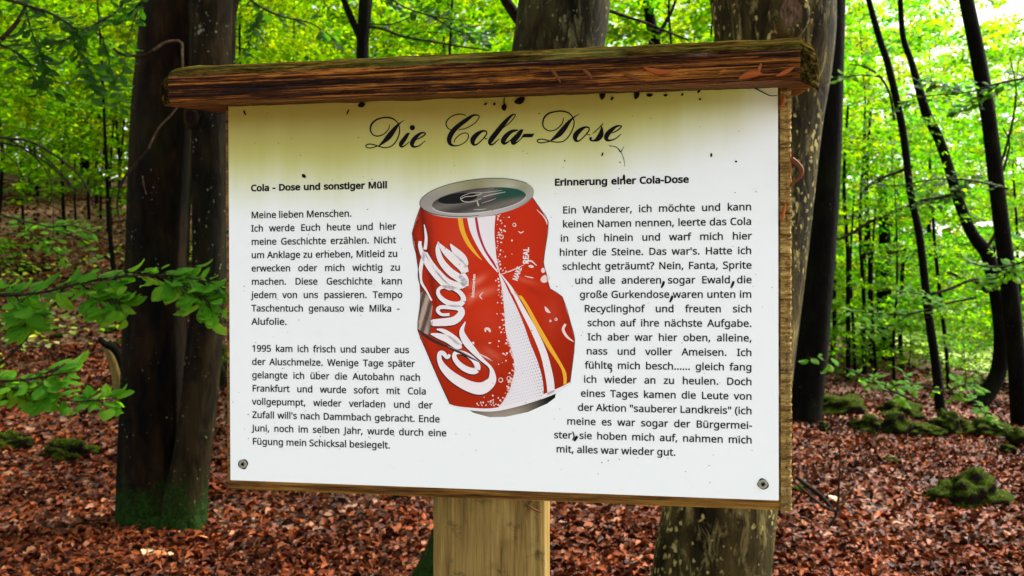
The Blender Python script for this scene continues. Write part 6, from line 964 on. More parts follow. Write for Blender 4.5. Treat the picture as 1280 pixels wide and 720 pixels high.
def crown_over(root, W, s, mat='leaf_back'):
    o = bpy.data.objects.new('crown', OH); COL.objects.link(o); o.parent = root; o.location = Vector(W[-1][:3]) - root.location - Vector((0, 0, 2.2 * s)); o.scale = (s, s, s); o.rotation_euler = (0, 0, R.uniform(0, 6))
def big_tree(px, py_, depth, label, group=None, name='beech_tree'):
    q = at(px, py_, depth); e = empty(name, (q.x, q.y, gz(q.x, q.y)), label, 'tree', group); return e
# twin trunk at the left
e = big_tree(205, 660, 5.15, 'dark beech with twin trunks joined at a mossy green foot, left of the board')
zb = e.location
s1, W = stem_part(e, 'trunk', [(192,735,40),(192,690,70),(190,650,84),(189,610,82),(189,560,78),(193,450,76),(197,300,74),(203,150,74),(210,20,66),(214,-60,64)], 5.15, 'bark_dark', 40, .075, 9.5, cols=12)
crown_over(e, W, .9); limbs(e, W, 7, 'bark_dark', 1)
s2, W2 = stem_part(e, 'trunk', [(226,735,40),(227,690,56),(230,650,58),(234,610,52),(242,560,46),(252,470,44),(260,370,40),(262,250,42),(263,130,46),(265,20,48),(267,-60,46)], 5.05, 'bark_spot', 32, .09, 9, cols=12)
s2['label'] = 'slimmer companion trunk speckled with pale lichen'
s3, _ = stem_part(e, 'trunk', [(268,470,12,5.3),(272,350,20,5.3),(276,250,24,5.3),(279,130,24,5.3),(281,60,26,5.3),(284,20,22,5.3),(291,-10,20,5.3),(303,-60,18,5.3)], 5.3, 'bark_dark', 14, .05, 8)
# mossy root spurs
t = Tubes()
for pts in ([(186,650,34),(180,672,34),(174,694,20),(170,706,6)], [(204,644,40),(204,676,40),(202,700,24),(200,712,8)], [(238,640,22),(243,665,22),(246,686,12),(248,700,5)], [(224,636,34),(226,670,34),(229,698,20),(231,712,8)]):
    W0 = [(*at(p[0], p[1], 5.0 - k * .03), p[2] / 2 / FOC * 5) for k, p in enumerate(pts)]; P = catmull(W0, 6); t.add([p[:3] for p in P], [p[3] for p in P], 14, .12, 3)
link('root_spur', t.mesh('root_spur', e.location), M['bark_dark'], e)
# knot hole on the companion trunk
def knot(root, px, py_, depth, rpx, mat, stretch=1.4, inner='debris'):
    c = at(px, py_, depth); s = depth / FOC; V = []; Fc = []; seg = 20
    for rr_, dz in ((1.3, .4), (1.12, -.35), (.9, -.5), (.7, -.32), (.5, -.22), (.05, -.2)):
        for k in range(seg):
            a = 2 * math.pi * k / seg; V.append(c + Vector((math.cos(a) * rr_ * rpx * s * (1 + .22 * noise.noise(Vector((math.cos(a) * 1.5, math.sin(a) * 1.5, px + rr_)))), dz * rpx * s * .6, math.sin(a) * rr_ * rpx * s * stretch)))
    for i in range(5):
        for k in range(seg): Fc.append((i * seg + k, i * seg + (k + 1) % seg, (i + 1) * seg + (k + 1) % seg, (i + 1) * seg + k))
    me = mesh('knot', [v - root.location for v in V[:4 * seg]], Fc[:3 * seg]); o = link('knot', me, M[mat], root, True)
    n0 = 3 * seg; link('hollow', mesh('hollow', [v - root.location for v in V[n0:]], [tuple(i - n0 for i in f) for f in Fc[3 * seg:]]), M[inner], root, True); return o
knot(e, 238, 147, 4.93, 8, 'bark_spot')
# pale bare branch that crosses the big trunk, and the one below
def branch_part(root, name, pts, depth, mat, seg=7):
    t = Tubes()
    for pl in pts:
        W0 = [(*at(p[0], p[1], p[3] if len(p) > 3 else depth), p[2] / 2 / FOC * depth) for p in pl]; P = catmull(W0, 6); t.add([p[:3] for p in P], [max(p[3], .0008) for p in P], seg, .1)
    return link(name, t.mesh(name, root.location), M[mat], root)
branch_part(e, 'bare_branch', [[(229,92,2.6),(228,70,3),(227,54,3.4),(218,51,3.4),(205,54,3.6),(192,63,4)]], 4.85, 'twig_pale')
branch_part(e, 'bare_branch', [[(192,63,4),(182,69,4.4),(168,70,4),(150,67,4),(138,56,3.5),(126,45,3),(112,36,2)], [(150,67,2),(141,72,1.5),(120,60,1)]], 4.85, 'twig')
branch_part(e, 'bare_branch', [[(226,128,2.2),(214,144,2.4),(200,158,2.4),(190,176,2.6),(186,186,2.6)]], 4.85, 'twig_pale'); branch_part(e, 'twig', [[(178,220,1.6),(180,232,1.6),(183,243,1)]], 4.85, 'twig_pale')
branch_part(e, 'bare_branch', [[(186,186,3.4),(170,205,4),(156,222,3.6),(148,242,3),(147,262,2.4),(150,276,1.4)]], 4.85, 'twig')
# forked thin tree above the board
e = big_tree(452, 420, 9.0, 'slim dark tree forking just above the roof plank, left of the middle'); e.location.z = gz(e.location.x, e.location.y)
_, W = stem_part(e, 'trunk', [(446,460,30),(450,250,24),(453,72,16),(455,30,16),(457,0,17),(458,-40,17)], 9, 'bark_thin', 14, .05, 8); crown_over(e, W, .5)
branch_part(e, 'limb', [[(454,60,9),(447,40,9),(438,20,9),(430,0,8),(420,-30,7)]], 9, 'bark_thin')
branch_part(e, 'bare_branch', [[(460,33,4),(480,37,3.6),(505,46,3.4),(540,52,3),(575,58,2.6),(612,63,2)], [(462,30,2.4),(490,30,2),(515,20,1.8),(535,8,1.4)], [(505,46,1.6),(530,40,1.4),(560,42,1)]], 8.6, 'twig')
# wide trunk in the middle
e = big_tree(590, 735, 4.15, 'thick beech trunk behind the middle of the plank, its mossy foot beside the post')
_, W = stem_part(e, 'trunk', [(584,800,190),(588,745,160),(598,690,126),(620,600,112),(650,400,108),(680,180,110),(696,70,112),(704,20,114),(708,-40,112)], 4.15, 'bark_mottled', 32, .05, 9.5); crown_over(e, W, .9); limbs(e, W, 7, 'bark_dark', 2)
branch_part(e, 'limb', [[(672,55,18),(655,32,16),(640,12,14),(626,-10,12),(610,-40,10)]], 4.3, 'bark_dark', 10)
branch_part(e, 'bare_branch', [[(760,13,5,4.3),(780,20,4,4.3),(805,28,3.6,4.3),(830,38,3.2,4.3),(860,50,2.4,4.3)]], 4.3, 'twig')
# lichened trunk at the right of the board
e = big_tree(880, 860, 3.15, 'stout lichen-flecked beech trunk leaning behind the right end of the board')
_, W = stem_part(e, 'trunk', [(868,960,210),(876,860,172),(884,760,150),(892,690,143),(905,600,137),(925,450,133),(944,300,130),(958,160,132),(966,90,138),(968,40,144),(966,0,148),(964,-60,150)], 3.15, 'bark_lichen', 40, .04, 9); crown_over(e, W, .9); limbs(e, W, 7, 'bark_dark', 3)
knot(e, 988, 16, 2.93, 20, 'bark_lichen', 1.3, 'twig_pale')
# dark leaning trunk
e = big_tree(1004, 535, 9.0, 'straight dark trunk just right of the board, leaning slightly right')
_, W = stem_part(e, 'trunk', [(998,560,56),(1002,530,47),(1010,480,41),(1020,390,37),(1030,260,35),(1036,150,33),(1040,50,30),(1043,-40,28)], 9.0, 'bark_thin', 20, .05, 9); crown_over(e, W, .8)
# thin trunks on the right
def thin(name, pts, depth, label, mat='bark_thin', crown_=True, brs=(), top=8, group=None, cat='tree'):
    q = at(pts[0][0], pts[0][1], depth); z = gz(q.x, q.y); e = empty(name, (q.x, q.y, z), label, cat, group)
    a = pts[0]; low = (a[0] - (pts[1][0] - a[0]) * .15, CY + (CAM_LOC.z - z + .2) / depth * FOC - 7, a[2] * 1.25)
    if low[1] > a[1] + 4: pts = [low] + list(pts)
    _, W = stem_part(e, 'trunk', pts, depth, mat, 14, .06, top)
    if crown_: crown_over(e, W, .45)
    for b_ in brs: branch_part(e, 'bare_branch', [b_], depth, 'twig', 6)
    return e
thin('beech_tree', [(1176,520,13),(1170,460,11),(1160,390,10),(1150,300,9.5),(1138,240,9),(1131,180,9),(1124,140,9),(1110,80,8.5),(1100,50,8),(1086,0,7),(1078,-40,7)], 11, 'thin wavy trunk running up between the dark trunk and the curved one',
     brs=[[(1118,150,4),(1112,118,3),(1100,96,3),(1082,84,2.4),(1062,80,1.4)], [(1140,208,5),(1120,216,4),(1098,224,3.4),(1078,238,2)], [(1160,368,4),(1185,362,4),(1208,352,3.6),(1222,350,2.6),(1232,362,2)]])
thin('beech_tree', [(1212,512,24),(1228,498,22),(1246,470,19),(1252,430,18),(1248,385,16),(1240,340,16),(1234,318,16),(1214,290,14),(1198,250,13),(1186,210,12),(1172,170,12),(1158,142,12),(1140,80,8),(1128,40,7),(1124,-40,6)], 12, 'strongly curved trunk with an elbow low on the right side',
     brs=[[(1234,366,6),(1220,352,6),(1200,346,5),(1184,340,3)], [(1232,312,5),(1242,296,4),(1246,280,3)], [(1204,240,5),(1180,246,5),(1150,252,4.5),(1120,264,4),(1090,276,4),(1064,292,4),(1040,302,3)]])
thin('beech_tree', [(1279,545,28),(1275,500,24),(1270,440,21),(1262,360,20),(1252,280,18),(1244,215,18),(1236,150,18),(1224,80,18),(1212,20,17),(1204,-20,16)], 10, 'straight slim dark trunk standing nearest the right edge', brs=[[(1248,212,4),(1256,190,3.4),(1266,150,3),(1270,110,2.4),(1262,70,1.4)], [(1254,214,3.6),(1262,180,2.6),(1254,160,2)]])
thin('beech_tree', [(1186,505,5),(1183,440,4.5),(1174,360,4.5),(1168,300,4),(1166,265,3.6),(1162,200,3)], 13, 'very thin pole stem just right of the wavy trunk', crown_=False, top=None)
thin('tree_stump', [(1106,420,20),(1105,370,19),(1103,330,18),(1106,305,15),(1104,270,12),(1102,220,10)], 16, 'short dark broken trunk half hidden among sprays right of the board', crown_=False, top=None, brs=[[(1110,330,6),(1114,312,4),(1120,296,2)]], cat='dead tree')
for k, (x, y, w_) in enumerate(((1058,292,5),(1078,345,5),(1086,300,6),(1092,420,4),(1066,400,4),(1128,470,7))):
    thin('sapling', [(x + 2, y + 40, w_), (x, y, w_ * .9), (x - 3, y - 70, w_ * .8), (x + 2, y - 160, w_ * .6)], 13 + (k % 3), 'spindly dark sapling among the greenery beyond the right of the board', crown_=False, top=None, group='spindly saplings right of the board', cat='sapling')
for k, (x, y, w_) in enumerate(((80,280,5),(112,290,4),(122,285,5),(139,300,5),(95,285,3),(152,300,4),(30,300,4),(128,320,4))):
    thin('sapling', [(x + 1, y + 30, w_), (x, y, w_ * .9), (x - 2, y - 70, w_ * .7), (x + 3, y - 150, w_ * .5)], 17 + (k % 3) * 1.5, 'spindly dark sapling on the far bank left of the twin trunk', crown_=False, top=None, group='spindly saplings on the left bank', cat='sapling')
thin('beech_tree', [(545,400,14),(545,60,12),(548,20,12),(544,-40,11)], 14, 'distant slim tree showing above the plank left of the middle', top=8) if False else None
thin('beech_tree', [(845,250,20),(826,100,16),(818,50,15),(812,20,13),(806,-30,12)], 13, 'slim tree seen above the plank between the two thick trunks', top=9, brs=[[(820,48,5),(832,28,5),(842,8,4),(850,-20,3)]])

# ------------------------------------------------------------------ drooping bare twigs, dead sticks
def twigs(name, lines, depth, label, cat, mat='twig', group=None):
    q = at(lines[0][0][0], lines[0][0][1], depth); e = Tubes()
    for pl in lines:
        W0 = [(*at(p[0], p[1], p[3] if len(p) > 3 else depth), p[2] / 2 / FOC * depth) for p in pl]; P = catmull(W0, 7); e.add([p[:3] for p in P], [max(p[3], .0006) for p in P], 6, .1)
    o = link(name, e.mesh(name, q), M[mat]); o.location = q; return tag(o, label, cat, group)
twigs('bare_branch', [[(-30,170,4),(10,173,3.6),(40,178,3.2),(70,195,3),(95,215,2.6),(110,238,2),(118,262,1)], [(-20,176,3),(20,182,2.6),(50,192,2.2),(80,220,1.8),(100,250,1.2)], [(10,173,2.4),(45,198,2),(62,222,1.6),(66,250,1.2),(67,300,.8)], [(30,186,1.6),(60,205,1.6),(84,228,1.4),(92,248,.8)], [(-10,180,2),(20,205,1.6),(34,235,1.2)]], 5.5, 'bundle of fine bare twigs arching down at the left edge', 'branch')
twigs('bare_branch', [[(-30,66,8),(0,50,7),(18,32,6),(30,12,5),(38,-20,4)], [(0,50,3),(30,40,2.4),(60,34,2)]], 4.5, 'dark bare branch end in the upper left corner', 'branch')
twigs('dead_stick', [[(1012,748,4),(1020,705,3.4),(1036,660,3.2),(1046,640,4),(1049,600,2.4),(1050,560,1.6)], [(1046,640,4),(1028,632,4),(1006,614,3),(990,600,2)], [(1046,640,2.4),(1056,628,1.6)]], 5.2, 'dark forked dead stick standing in the leaves right of the board', 'stick')
twigs('dead_stick', [[(-10,462,3),(10,446,3.4),(30,426,3.2),(42,410,2.6),(56,396,2),(66,380,1.2)], [(38,416,2),(36,400,1.6),(35,385,1.2)], [(30,426,1.8),(50,432,1.4),(80,450,1)]], 5.6, 'thin dark dead twig sticking up from the leaves above the lower left leafy branch', 'stick')
twigs('dead_stick', [[(40,470,3),(70,462,3.4),(96,452,3.4),(120,440,3)], [(96,452,2),(104,470,1.4)]], 6.4, 'dead stick pointing at the rotten stump left of the twin trunk', 'stick')
twigs('dead_stick', [[(172,664,1.4),(185,676,2),(205,684,2.4),(230,682,2.4),(255,688,2.2),(280,696,1.6)]], 4.9, 'thin reddish stick lying on the leaves before the foot of the twin trunk', 'stick', 'twig_pale')
twigs('dead_stick', [[(995,596,5),(1008,606,6),(1026,620,6),(1040,636,5)], [(1008,606,4),(998,622,4),(992,630,3)]], 5.4, 'short dark rotten stick beside the lower right corner of the board', 'stick')
# rotten leaning stump
e = big_tree(148, 500, 6.6, 'slender rotten snag with yellowish wood leaning beside the twin trunk', name='rotten_snag'); e['category'] = 'snag'; e.location.z = gz(e.location.x, e.location.y)
stem_part(e, 'trunk', [(158,560,18),(156,520,17),(150,480,17),(142,450,15),(134,434,11),(128,424,5)], 6.6, 'post', 14, .25)
stem_part(e, 'bark_shell', [(168,560,10),(163,520,9),(158,480,9),(150,450,9),(142,436,10),(131,430,9),(124,422,5)], 6.52, 'bark_thin', 12, .2)

# ------------------------------------------------------------------ leafy foreground branches, every leaf a part
def beech_leaf(seed):
    r = random.Random(seed); V = [(0, 0, 0)]; Fc = []; n = 8; curl = r.uniform(-.10, .14)
    for i in range(1, n):
        t = i / n; hw = .31 * math.sin(math.pi * t ** .9) ** .75 * (1 + (.03 if i % 2 else -.03)); z = curl * (2 * t - 1) ** 2 - curl
        V += [(t, -hw, z - .05 + r.uniform(-.012, .012)), (t, -hw * .5, z + .015), (t, 0, z - .012), (t, hw * .5, z + .015), (t, hw, z - .05 + r.uniform(-.012, .012))]
    V.append((1.03, 0, 0)); last = len(V) - 1
    for k in range(4): Fc.append((0, 1 + k, 2 + k))
    for i in range(n - 2):
        for k in range(4): a = 1 + i * 5 + k; Fc.append((a, a + 5, a + 6, a + 1))
    a = 1 + (n - 2) * 5
    for k in range(4): Fc.append((a + k, last, a + k + 1))
    me = mesh('leaf', V, Fc); me.shade_smooth(); return me
def nearleaf_mat(name, c1, c2, c3, tr, ts):
    m = leafmat(name, c1, c2, c3, ts, rnd='object', gloss=.3, tr=tr); nt = m.node_tree; b = nt.nodes['Principled BSDF']
    tc = nt.nodes.new('ShaderNodeTexCoord'); sp = nt.nodes.new('ShaderNodeSeparateXYZ'); L(nt, tc.outputs['Object'], sp.inputs[0])
    ay = math_n(nt, 'ABSOLUTE', sp.outputs[1]); ph = math_n(nt, 'SUBTRACT', math_n(nt, 'MULTIPLY', sp.outputs[0], 55), math_n(nt, 'MULTIPLY', ay, 60)); s = math_n(nt, 'SINE', ph)
    bump(nt, b, s, .6, .03)
    vein = math_n(nt, 'MULTIPLY', math_n(nt, 'SUBTRACT', s, .80), 4, True); mid = math_n(nt, 'MULTIPLY', math_n(nt, 'SUBTRACT', .016, ay), 90, True)
    old = b.inputs['Base Color'].links[0].from_socket; nz_ = noise_t(nt, tc.outputs['Object'], 3, 4)
    c = mix(nt, .5, old, ramp(nt, nz_.outputs[0], [(.35, (.75, .78, .7)), (.65, (1.3, 1.25, 1.2))]).outputs[0], 'MULTIPLY')
    c = mix(nt, math_n(nt, 'MAXIMUM', math_n(nt, 'MULTIPLY', vein, .35), math_n(nt, 'MULTIPLY', mid, .6)), c, (.11, .26, .03))
    L(nt, c, b.inputs['Base Color']); return m
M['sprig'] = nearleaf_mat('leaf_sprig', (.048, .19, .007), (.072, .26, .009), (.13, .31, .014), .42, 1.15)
M['sprig_dark'] = nearleaf_mat('leaf_sprig_shade', (.012, .06, .006), (.02, .09, .008), (.04, .13, .010), .5, 1.3)  # darker copy of the sprig leaves: backlit shade put into their green
LV = {}
for key in ('sprig', 'sprig_dark'):
    LV[key] = [beech_leaf(s) for s in range(4)]
    for me in LV[key]: me.materials.append(M[key])
def sprig(name, label, lines, depth, leafpx, nl, side, mat='sprig', seed=0, cat='branch', group=None, spread=1.0, limit=290, down=.55):
    """lines: twig paths in photo pixels; leaves alternate along side shoots, lying in a loose tilted plane"""
    r = random.Random(seed); q0 = at(lines[0][0][0], lines[0][0][1], depth); e = empty(name, q0, label, cat, group); t = Tubes(); s = depth / FOC; cnt = 0
    Bv = Vector((0, -.75, -down)).normalized()
    for pl in lines:
        P = catmull([(*at(p[0], p[1], depth + (p[3] if len(p) > 3 else 0)), p[2] / 2 * s) for p in pl], 8); t.add([p[:3] for p in P], [max(p[3], .0006) for p in P], 6)
        m_ = len(P)
        for k in range(nl):
            f = (k + r.uniform(.1, .9)) / nl; i = min(int(f * (m_ - 1)), m_ - 2); p = Vector(P[i][:3]).lerp(Vector(P[i + 1][:3]), f * (m_ - 1) - i); d = (Vector(P[i + 1][:3]) - Vector(P[i][:3])).normalized()
            sg = 1 if k % 2 else -1; out = (d * r.uniform(.3, 1) + Bv * sg * r.uniform(.5, 1.1) + Vector((0, 0, r.uniform(-.3, .1)))).normalized(); ln = side * s * r.uniform(.3, 1.1) * spread
            n2 = max(1, int(round(ln / (leafpx * s * .62)))); e2 = p + out * ln; t.add([p, p.lerp(e2, .5) + Vector((0, 0, .004)), e2], [.0013, .001, .0006], 4)
            for j in range(n2 + 1):
                if cnt >= limit: break
                b_ = p.lerp(e2, (j + .4) / (n2 + .4)) if j < n2 else e2
                g = 1 if j % 2 else -1; lat = out.cross(Vector((0, 0, 1))); lat = lat.normalized() if lat.length > .01 else Vector((1, 0, 0))
                x = (out * r.uniform(.3, 1) + lat * g * r.uniform(.2, 1.1) + Vector((r.gauss(0, .35), r.gauss(0, .2), r.gauss(0, .2))) * (0.2 if j == n2 else 1) + Vector((0, 0, r.uniform(-.22, .18)))).normalized()
                z = (Vector((r.uniform(-.45, .45), r.uniform(-.9, -.1), 1))).normalized(); y = z.cross(x).normalized(); z = x.cross(y)
                L_ = leafpx * s * r.uniform(.55, 1.2); Mx = Matrix((( x.x, y.x, z.x, 0), (x.y, y.y, z.y, 0), (x.z, y.z, z.z, 0), (0, 0, 0, 1)))
                o = bpy.data.objects.new('leaf', LV[mat][r.randrange(4)]); COL.objects.link(o); o.parent = e
                o.matrix_local = Matrix.Translation(b_ - q0) @ Mx @ Matrix.Scale(L_, 4); cnt += 1
    link('twig', t.mesh('twig', q0), M['twig'], e); return e
sprig('leafy_branch', 'long leafy branch crossing the twin trunk at mid height, reaching the board edge', [[(-60,366,5),(0,368,4),(50,366,3.6),(100,354,3.2),(150,346,3),(200,344,2.6),(250,350,2.2),(284,362,1.4)], [(100,354,2),(125,372,1.6),(150,380,1)], [(20,370,2),(30,385,1.6),(34,396,1)], [(200,344,2),(232,362,1.6),(262,378,1)]], 2.3, 27, 34, 23, seed=3, down=.85)
sprig('leafy_branch', 'leafy beech branch at the lower left edge above the leaf litter', [[(-50,470,4),(0,476,3.4),(35,474,3),(70,468,2),(84,466,1)], [(-10,480,2),(30,490,2),(55,494,1)], [(30,476,2),(80,500,2),(120,500,1.6),(146,498,1)]], 2.5, 25, 18, 18, seed=8, down=.85)
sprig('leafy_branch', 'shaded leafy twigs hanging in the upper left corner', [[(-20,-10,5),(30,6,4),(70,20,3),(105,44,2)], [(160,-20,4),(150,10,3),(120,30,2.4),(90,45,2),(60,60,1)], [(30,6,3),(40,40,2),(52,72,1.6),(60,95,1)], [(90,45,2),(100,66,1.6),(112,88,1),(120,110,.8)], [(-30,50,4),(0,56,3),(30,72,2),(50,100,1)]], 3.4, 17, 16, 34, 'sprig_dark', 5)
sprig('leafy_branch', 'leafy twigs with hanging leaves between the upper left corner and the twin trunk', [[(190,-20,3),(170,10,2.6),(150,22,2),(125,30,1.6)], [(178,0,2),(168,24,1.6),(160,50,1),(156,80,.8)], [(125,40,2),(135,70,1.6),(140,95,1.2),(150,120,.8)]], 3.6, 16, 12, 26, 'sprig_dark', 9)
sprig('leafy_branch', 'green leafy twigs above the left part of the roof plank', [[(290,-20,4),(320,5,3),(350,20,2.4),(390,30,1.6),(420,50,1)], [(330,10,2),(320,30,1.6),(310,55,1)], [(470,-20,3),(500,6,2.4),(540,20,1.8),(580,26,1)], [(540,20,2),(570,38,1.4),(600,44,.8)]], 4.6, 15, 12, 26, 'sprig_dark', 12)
sprig('leafy_branch', 'small leafy twig crossing the dark trunk near its top, right of the plank end', [[(1100,96,2),(1080,94,1.8),(1058,96,1.4),(1034,98,1)]], 5.5, 16, 8, 10, 'sprig', 15)
sprig('leafy_branch', 'low spray of small leaves crossing the foot of the dark trunk', [[(1140,500,3),(1110,486,2),(1070,466,2),(1040,454,1.5),(1008,446,1)], [(1070,466,2),(1085,478,1.2),(1095,470,1)]], 7.0, 12, 10, 12, 'sprig', 17)
sprig('leafy_branch', 'low spray of pale leaves in front of the mossy stones, right of the thin trunk', [[(1240,520,3),(1215,500,2.4),(1185,490,2),(1150,482,1.6),(1128,470,1)], [(1215,500,2),(1228,512,1.4),(1238,520,1)], [(1185,490,2),(1200,482,1.2),(1216,478,1)]], 8.0, 12, 12, 15, 'sprig', 19)
sprig('leafy_branch', 'small bright spray of leaves left of the thin wavy trunk above the stones', [[(1110,490,2),(1125,480,2),(1140,486,1)], [(1118,484,1.6),(1128,498,1)]], 8.5, 12, 7, 14, 'sprig', 23)

sprig('leafy_branch', 'pale green leafy twigs drooping before the bank at the far left', [[(-20,262,3),(20,274,2.6),(60,284,2),(100,300,1.6),(122,318,1)], [(20,274,2),(50,300,1.6),(80,322,1)], [(60,284,1.6),(90,282,1.4),(115,290,1)]], 7.0, 11, 16, 16, 'sprig', 31)
sprig('leafy_branch', 'layered pale spray of leaves right of the dark trunk at mid height', [[(1220,372,3),(1180,380,2.6),(1140,392,2),(1100,392,1.6),(1060,388,1)], [(1180,380,2),(1150,368,1.4),(1120,364,1)], [(1140,392,1.6),(1110,408,1.2),(1084,412,1)]], 8.5, 11, 16, 16, 'sprig', 33)
sprig('leafy_branch', 'spray of leaves crossing the slim trunk nearest the right edge', [[(1300,320,3),(1270,330,2.4),(1240,334,2),(1210,328,1.4)], [(1270,330,2),(1250,346,1.4),(1232,350,1)]], 7.5, 12, 12, 15, 'sprig', 35)
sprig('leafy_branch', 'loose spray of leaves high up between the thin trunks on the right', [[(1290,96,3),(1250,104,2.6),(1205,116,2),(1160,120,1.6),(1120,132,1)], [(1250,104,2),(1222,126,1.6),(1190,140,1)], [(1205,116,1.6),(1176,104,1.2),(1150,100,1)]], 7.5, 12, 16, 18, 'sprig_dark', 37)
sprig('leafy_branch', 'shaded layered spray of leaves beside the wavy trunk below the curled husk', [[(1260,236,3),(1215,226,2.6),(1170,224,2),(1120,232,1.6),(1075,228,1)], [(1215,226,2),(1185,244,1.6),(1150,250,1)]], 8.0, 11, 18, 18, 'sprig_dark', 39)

# ------------------------------------------------------------------ stones under moss
def stone(px, py_, wpx, hpx, label, seed, group='mossy stones', extra=1.0):
    g = on_ground(px, py_ + hpx * .42)
    if g is None: return
    s = g.y / FOC; a, h = wpx / 2 * s, hpx * s
    import bmesh
    bm = bmesh.new(); bmesh.ops.create_icosphere(bm, subdivisions=4, radius=1)
    for v in bm.verts:
        p = v.co.copy(); p.z = max(p.z, -.5); n_ = noise.noise(p * 1.2 + Vector((seed * 7.3, 0, 0))) * .5 + noise.noise(p * 3 + Vector((seed, 5, 0))) * .26 + noise.noise(p * 9 + Vector((0, seed, 0))) * .06 + noise.noise(p * 22) * .035
        q = p * (1 + n_ * extra); v.co = Vector((q.x * a, q.y * a * .75, q.z * h * .74))
    me = bpy.data.meshes.new('mossy_stone'); bm.to_mesh(me); bm.free(); me.shade_smooth()
    o = link('mossy_stone', me, M['moss']); o.location = g + Vector((0, a * .3, h * .12)); o.rotation_euler = (0, 0, (seed * 1.7) % 6 if wpx < 40 else 0); tag(o, label, 'stone', group)
stone(1223, 614, 88, 44, 'big moss-covered stone lying alone in the leaves at the lower right', 1)
stone(1052, 507, 66, 26, 'long low mossy stone right behind the foot of the dark trunk', 2)
stone(1084, 531, 38, 24, 'rounded bright mossy stone, leftmost of the front ones in the row', 3)
stone(1117, 532, 48, 28, 'mossy stone in the middle of the row, beside the rounded bright one', 4)
stone(1126, 513, 56, 22, 'long mossy stone lying behind the middle of the row', 5)
stone(1158, 539, 44, 18, 'flat mossy stone right of the middle one, left of the pointed one', 6)
stone(1184, 530, 36, 34, 'pointed tilted mossy stone at the foot of the thin wavy trunk', 7)
stone(1204, 531, 26, 16, 'small mossy stone just right of the pointed one', 8)
stone(1240, 537, 56, 22, 'dark mossy stone between the curved trunk and the right edge', 9)
stone(1276, 548, 34, 24, 'mossy stone cut off by the right edge', 10)
stone(1113, 575, 24, 9, 'little flat tuft of moss alone on the leaves below the stone row', 11)
stone(1262, 563, 20, 16, 'small clump of bright moss near the right edge', 12)
stone(1030, 534, 18, 12, 'small dull mossy stone touching the dark trunk', 13)
stone(1002, 614, 24, 12, 'small mossy stone peeping out at the lower right corner of the board', 14)
stone(80, 563, 62, 24, 'low dark mossy stone on the leaves left of the twin trunk', 15)
stone(12, 553, 46, 26, 'low mossy stone cut off by the left edge', 16)
stone(36, 336, 44, 14, 'dark mossy stone high on the left bank', 17)
stone(10, 492, 60, 20, 'mossy stone behind the lower left leafy branch', 18)
stone(140, 412, 34, 7, 'flat green moss tuft on the bank just left of the twin trunk', 19)
stone(150, 428, 16, 7, 'smaller moss tuft under the flat one beside the twin trunk', 20)
stone(68, 420, 20, 7, 'tiny moss tuft among brown leaves on the left bank', 21)
stone(268, 460, 44, 60, 'dark green mossy boulder between the twin trunk and the board', 22)
stone(518, 705, 46, 90, 'steep mossy root hump left of the post, under the board', 23) if False else None

# ------------------------------------------------------------------ leaf litter
def scatter(n, y0, y1, half=.70, seed=1, clusters=False):
    rs = np.random.RandomState(seed); y = np.sqrt(rs.uniform(y0 * y0, y1 * y1, n)); x = rs.uniform(-half, half, n) * y
    return x, y, rs
V_ = []
parts = []
for n, y0, y1, sz, sd_ in ((32000, 2.3, 5, .048, 1), (52000, 5, 9.5, .052, 2), (40000, 9.5, 16, .064, 3), (26000, 16, 28, .085, 4), (46000, 1.2, 14, .066, 6)):
    x, y, rs = scatter(n, y0, y1, .70, sd_)
    if sd_ == 6: x = np.sign(x) * (.68 * y + rs.uniform(0, 1, n) ** 1.3 * 8)
    if y0 >= 9: 
        k = (y + (x - 8.5) * 1.5 < 20) | (x < 3); x, y = x[k], y[k]
    z = ground_z(x, y) + rs.uniform(0, .028, len(x)); Nn = np.c_[rs.normal(0, .42, len(x)), rs.normal(-.1, .42, len(x)), np.ones(len(x))]
    parts.append((np.c_[x, y, z], Nn, np.full(len(x), sz) * rs.uniform(.45, 1.35, len(x))))
C = np.vstack([p[0] for p in parts]); Nn = np.vstack([p[1] for p in parts]); S = np.concatenate([p[2] for p in parts])
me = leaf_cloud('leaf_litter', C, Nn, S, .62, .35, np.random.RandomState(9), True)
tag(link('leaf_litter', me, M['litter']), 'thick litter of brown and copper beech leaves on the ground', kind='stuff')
t = Tubes(); rt = random.Random(77)
for k in range(170):
    y = rt.uniform(2.6, 10) ** 1.0; x = rt.uniform(-.62, .62) * y; a = rt.uniform(0, 6.28); l = rt.uniform(.08, .45); p = Vector((x, y, gz(x, y) + rt.uniform(.02, .05))); q = [p + Vector((math.cos(a + .5 * s * rt.uniform(-1, 1)), math.sin(a + .4 * s), rt.uniform(-.02, .08))) * l * s / 3 for s in range(4)]
    t.add(q, [.0035, .003, .0025, .0015], 5)
tag(link('twig_litter', t.mesh('twig_litter'), M['twig']), 'thin dead twigs strewn over the fallen leaves', kind='stuff')
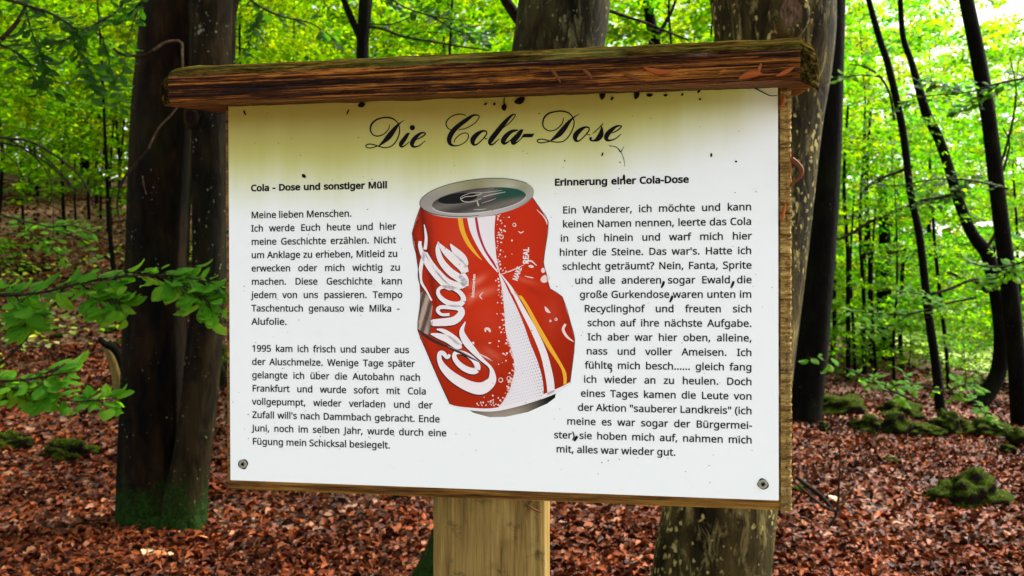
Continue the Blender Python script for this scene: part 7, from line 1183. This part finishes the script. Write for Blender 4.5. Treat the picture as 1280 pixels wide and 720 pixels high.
# the wood beyond, one mass
rs = np.random.RandomState(5); n = 34000; x = rs.uniform(-46, 50, n); y = 50 + rs.uniform(0, 5, n) + np.abs(x) * .15; z = ground_z(x, y) + 13 * rs.uniform(0, 1, n) ** 1.1
C = np.c_[x + .5 * np.sin(z * 2), y, z]; f_ = np.sin(x * .9 + np.sin(z * .8) * 2) + np.sin(z * 1.1 + x * .4) + np.sin(x * 2.3 - z * 1.7); C = C[f_ > -.9]
me = leaf_cloud('far_wood', C, np.c_[rs.normal(0, .5, len(C)), rs.normal(-.3, .5, len(C)), np.ones(len(C))], .75, .6, .2, rs)
tag(link('far_wood', me, M['leaf_far']), 'bright mass of foliage of the wood far behind', kind='stuff')
# single fallen leaves that stand out
def fallen(px, py_, lpx, mat, label, a, tilt=.5):
    g = on_ground(px, py_); s = g.y / FOC; o = link('fallen_leaf', beech_leaf(int(px)), M[mat]); o.location = g + Vector((0, -.02, .035)); o.rotation_euler = (tilt, .2, a); k = lpx * s; o.scale = (k, k * 1.1, k * 1.6); tag(o, label, 'fallen leaf')
fallen(262, 680, 24, 'dry_o', 'large curled orange dead leaf just right of the foot of the twin trunk', 2.6, .8)
fallen(178, 694, 20, 'dry_p', 'pale tan dead leaf below the foot of the twin trunk', .3)
fallen(196, 698, 18, 'dry_o', 'orange-tan dead leaf touching the pale one below the twin trunk', -.4)
fallen(6, 692, 24, 'dry_o', 'orange dead leaf at the lower left edge', .2)
fallen(213, 625 + 76, 12, 'dry_p', 'small pale dead leaf under the two tan ones', 1.5)
fallen(1034, 625, 18, 'dry_p', 'yellowish dead leaf beside the forked dead stick', -.6)
# green low growth on the left bank
x, y, rs = scatter(5200, 8.5, 15, .70, 21); k = (x / y < -.34) & (noise_mask := (np.sin(x * 1.3 + y) + np.sin(y * 1.7 - x * .6) > -.5)); x, y = x[k], y[k]
me = leaf_cloud('ground_plants', np.c_[x, y, ground_z(x, y) + rs.uniform(.03, .22, len(x))], np.c_[rs.normal(0, .4, len(x)), rs.normal(0, .4, len(x)), np.ones(len(x))], .08, .7, .2, rs, True)
M['bank'] = leafmat('leaf_bank', (.09, .20, .03), (.20, .30, .08), (.42, .46, .24), 1.3, tr=.45)
tag(link('ground_plants', me, M['bank']), 'pale green low plants covering the left bank', kind='stuff')
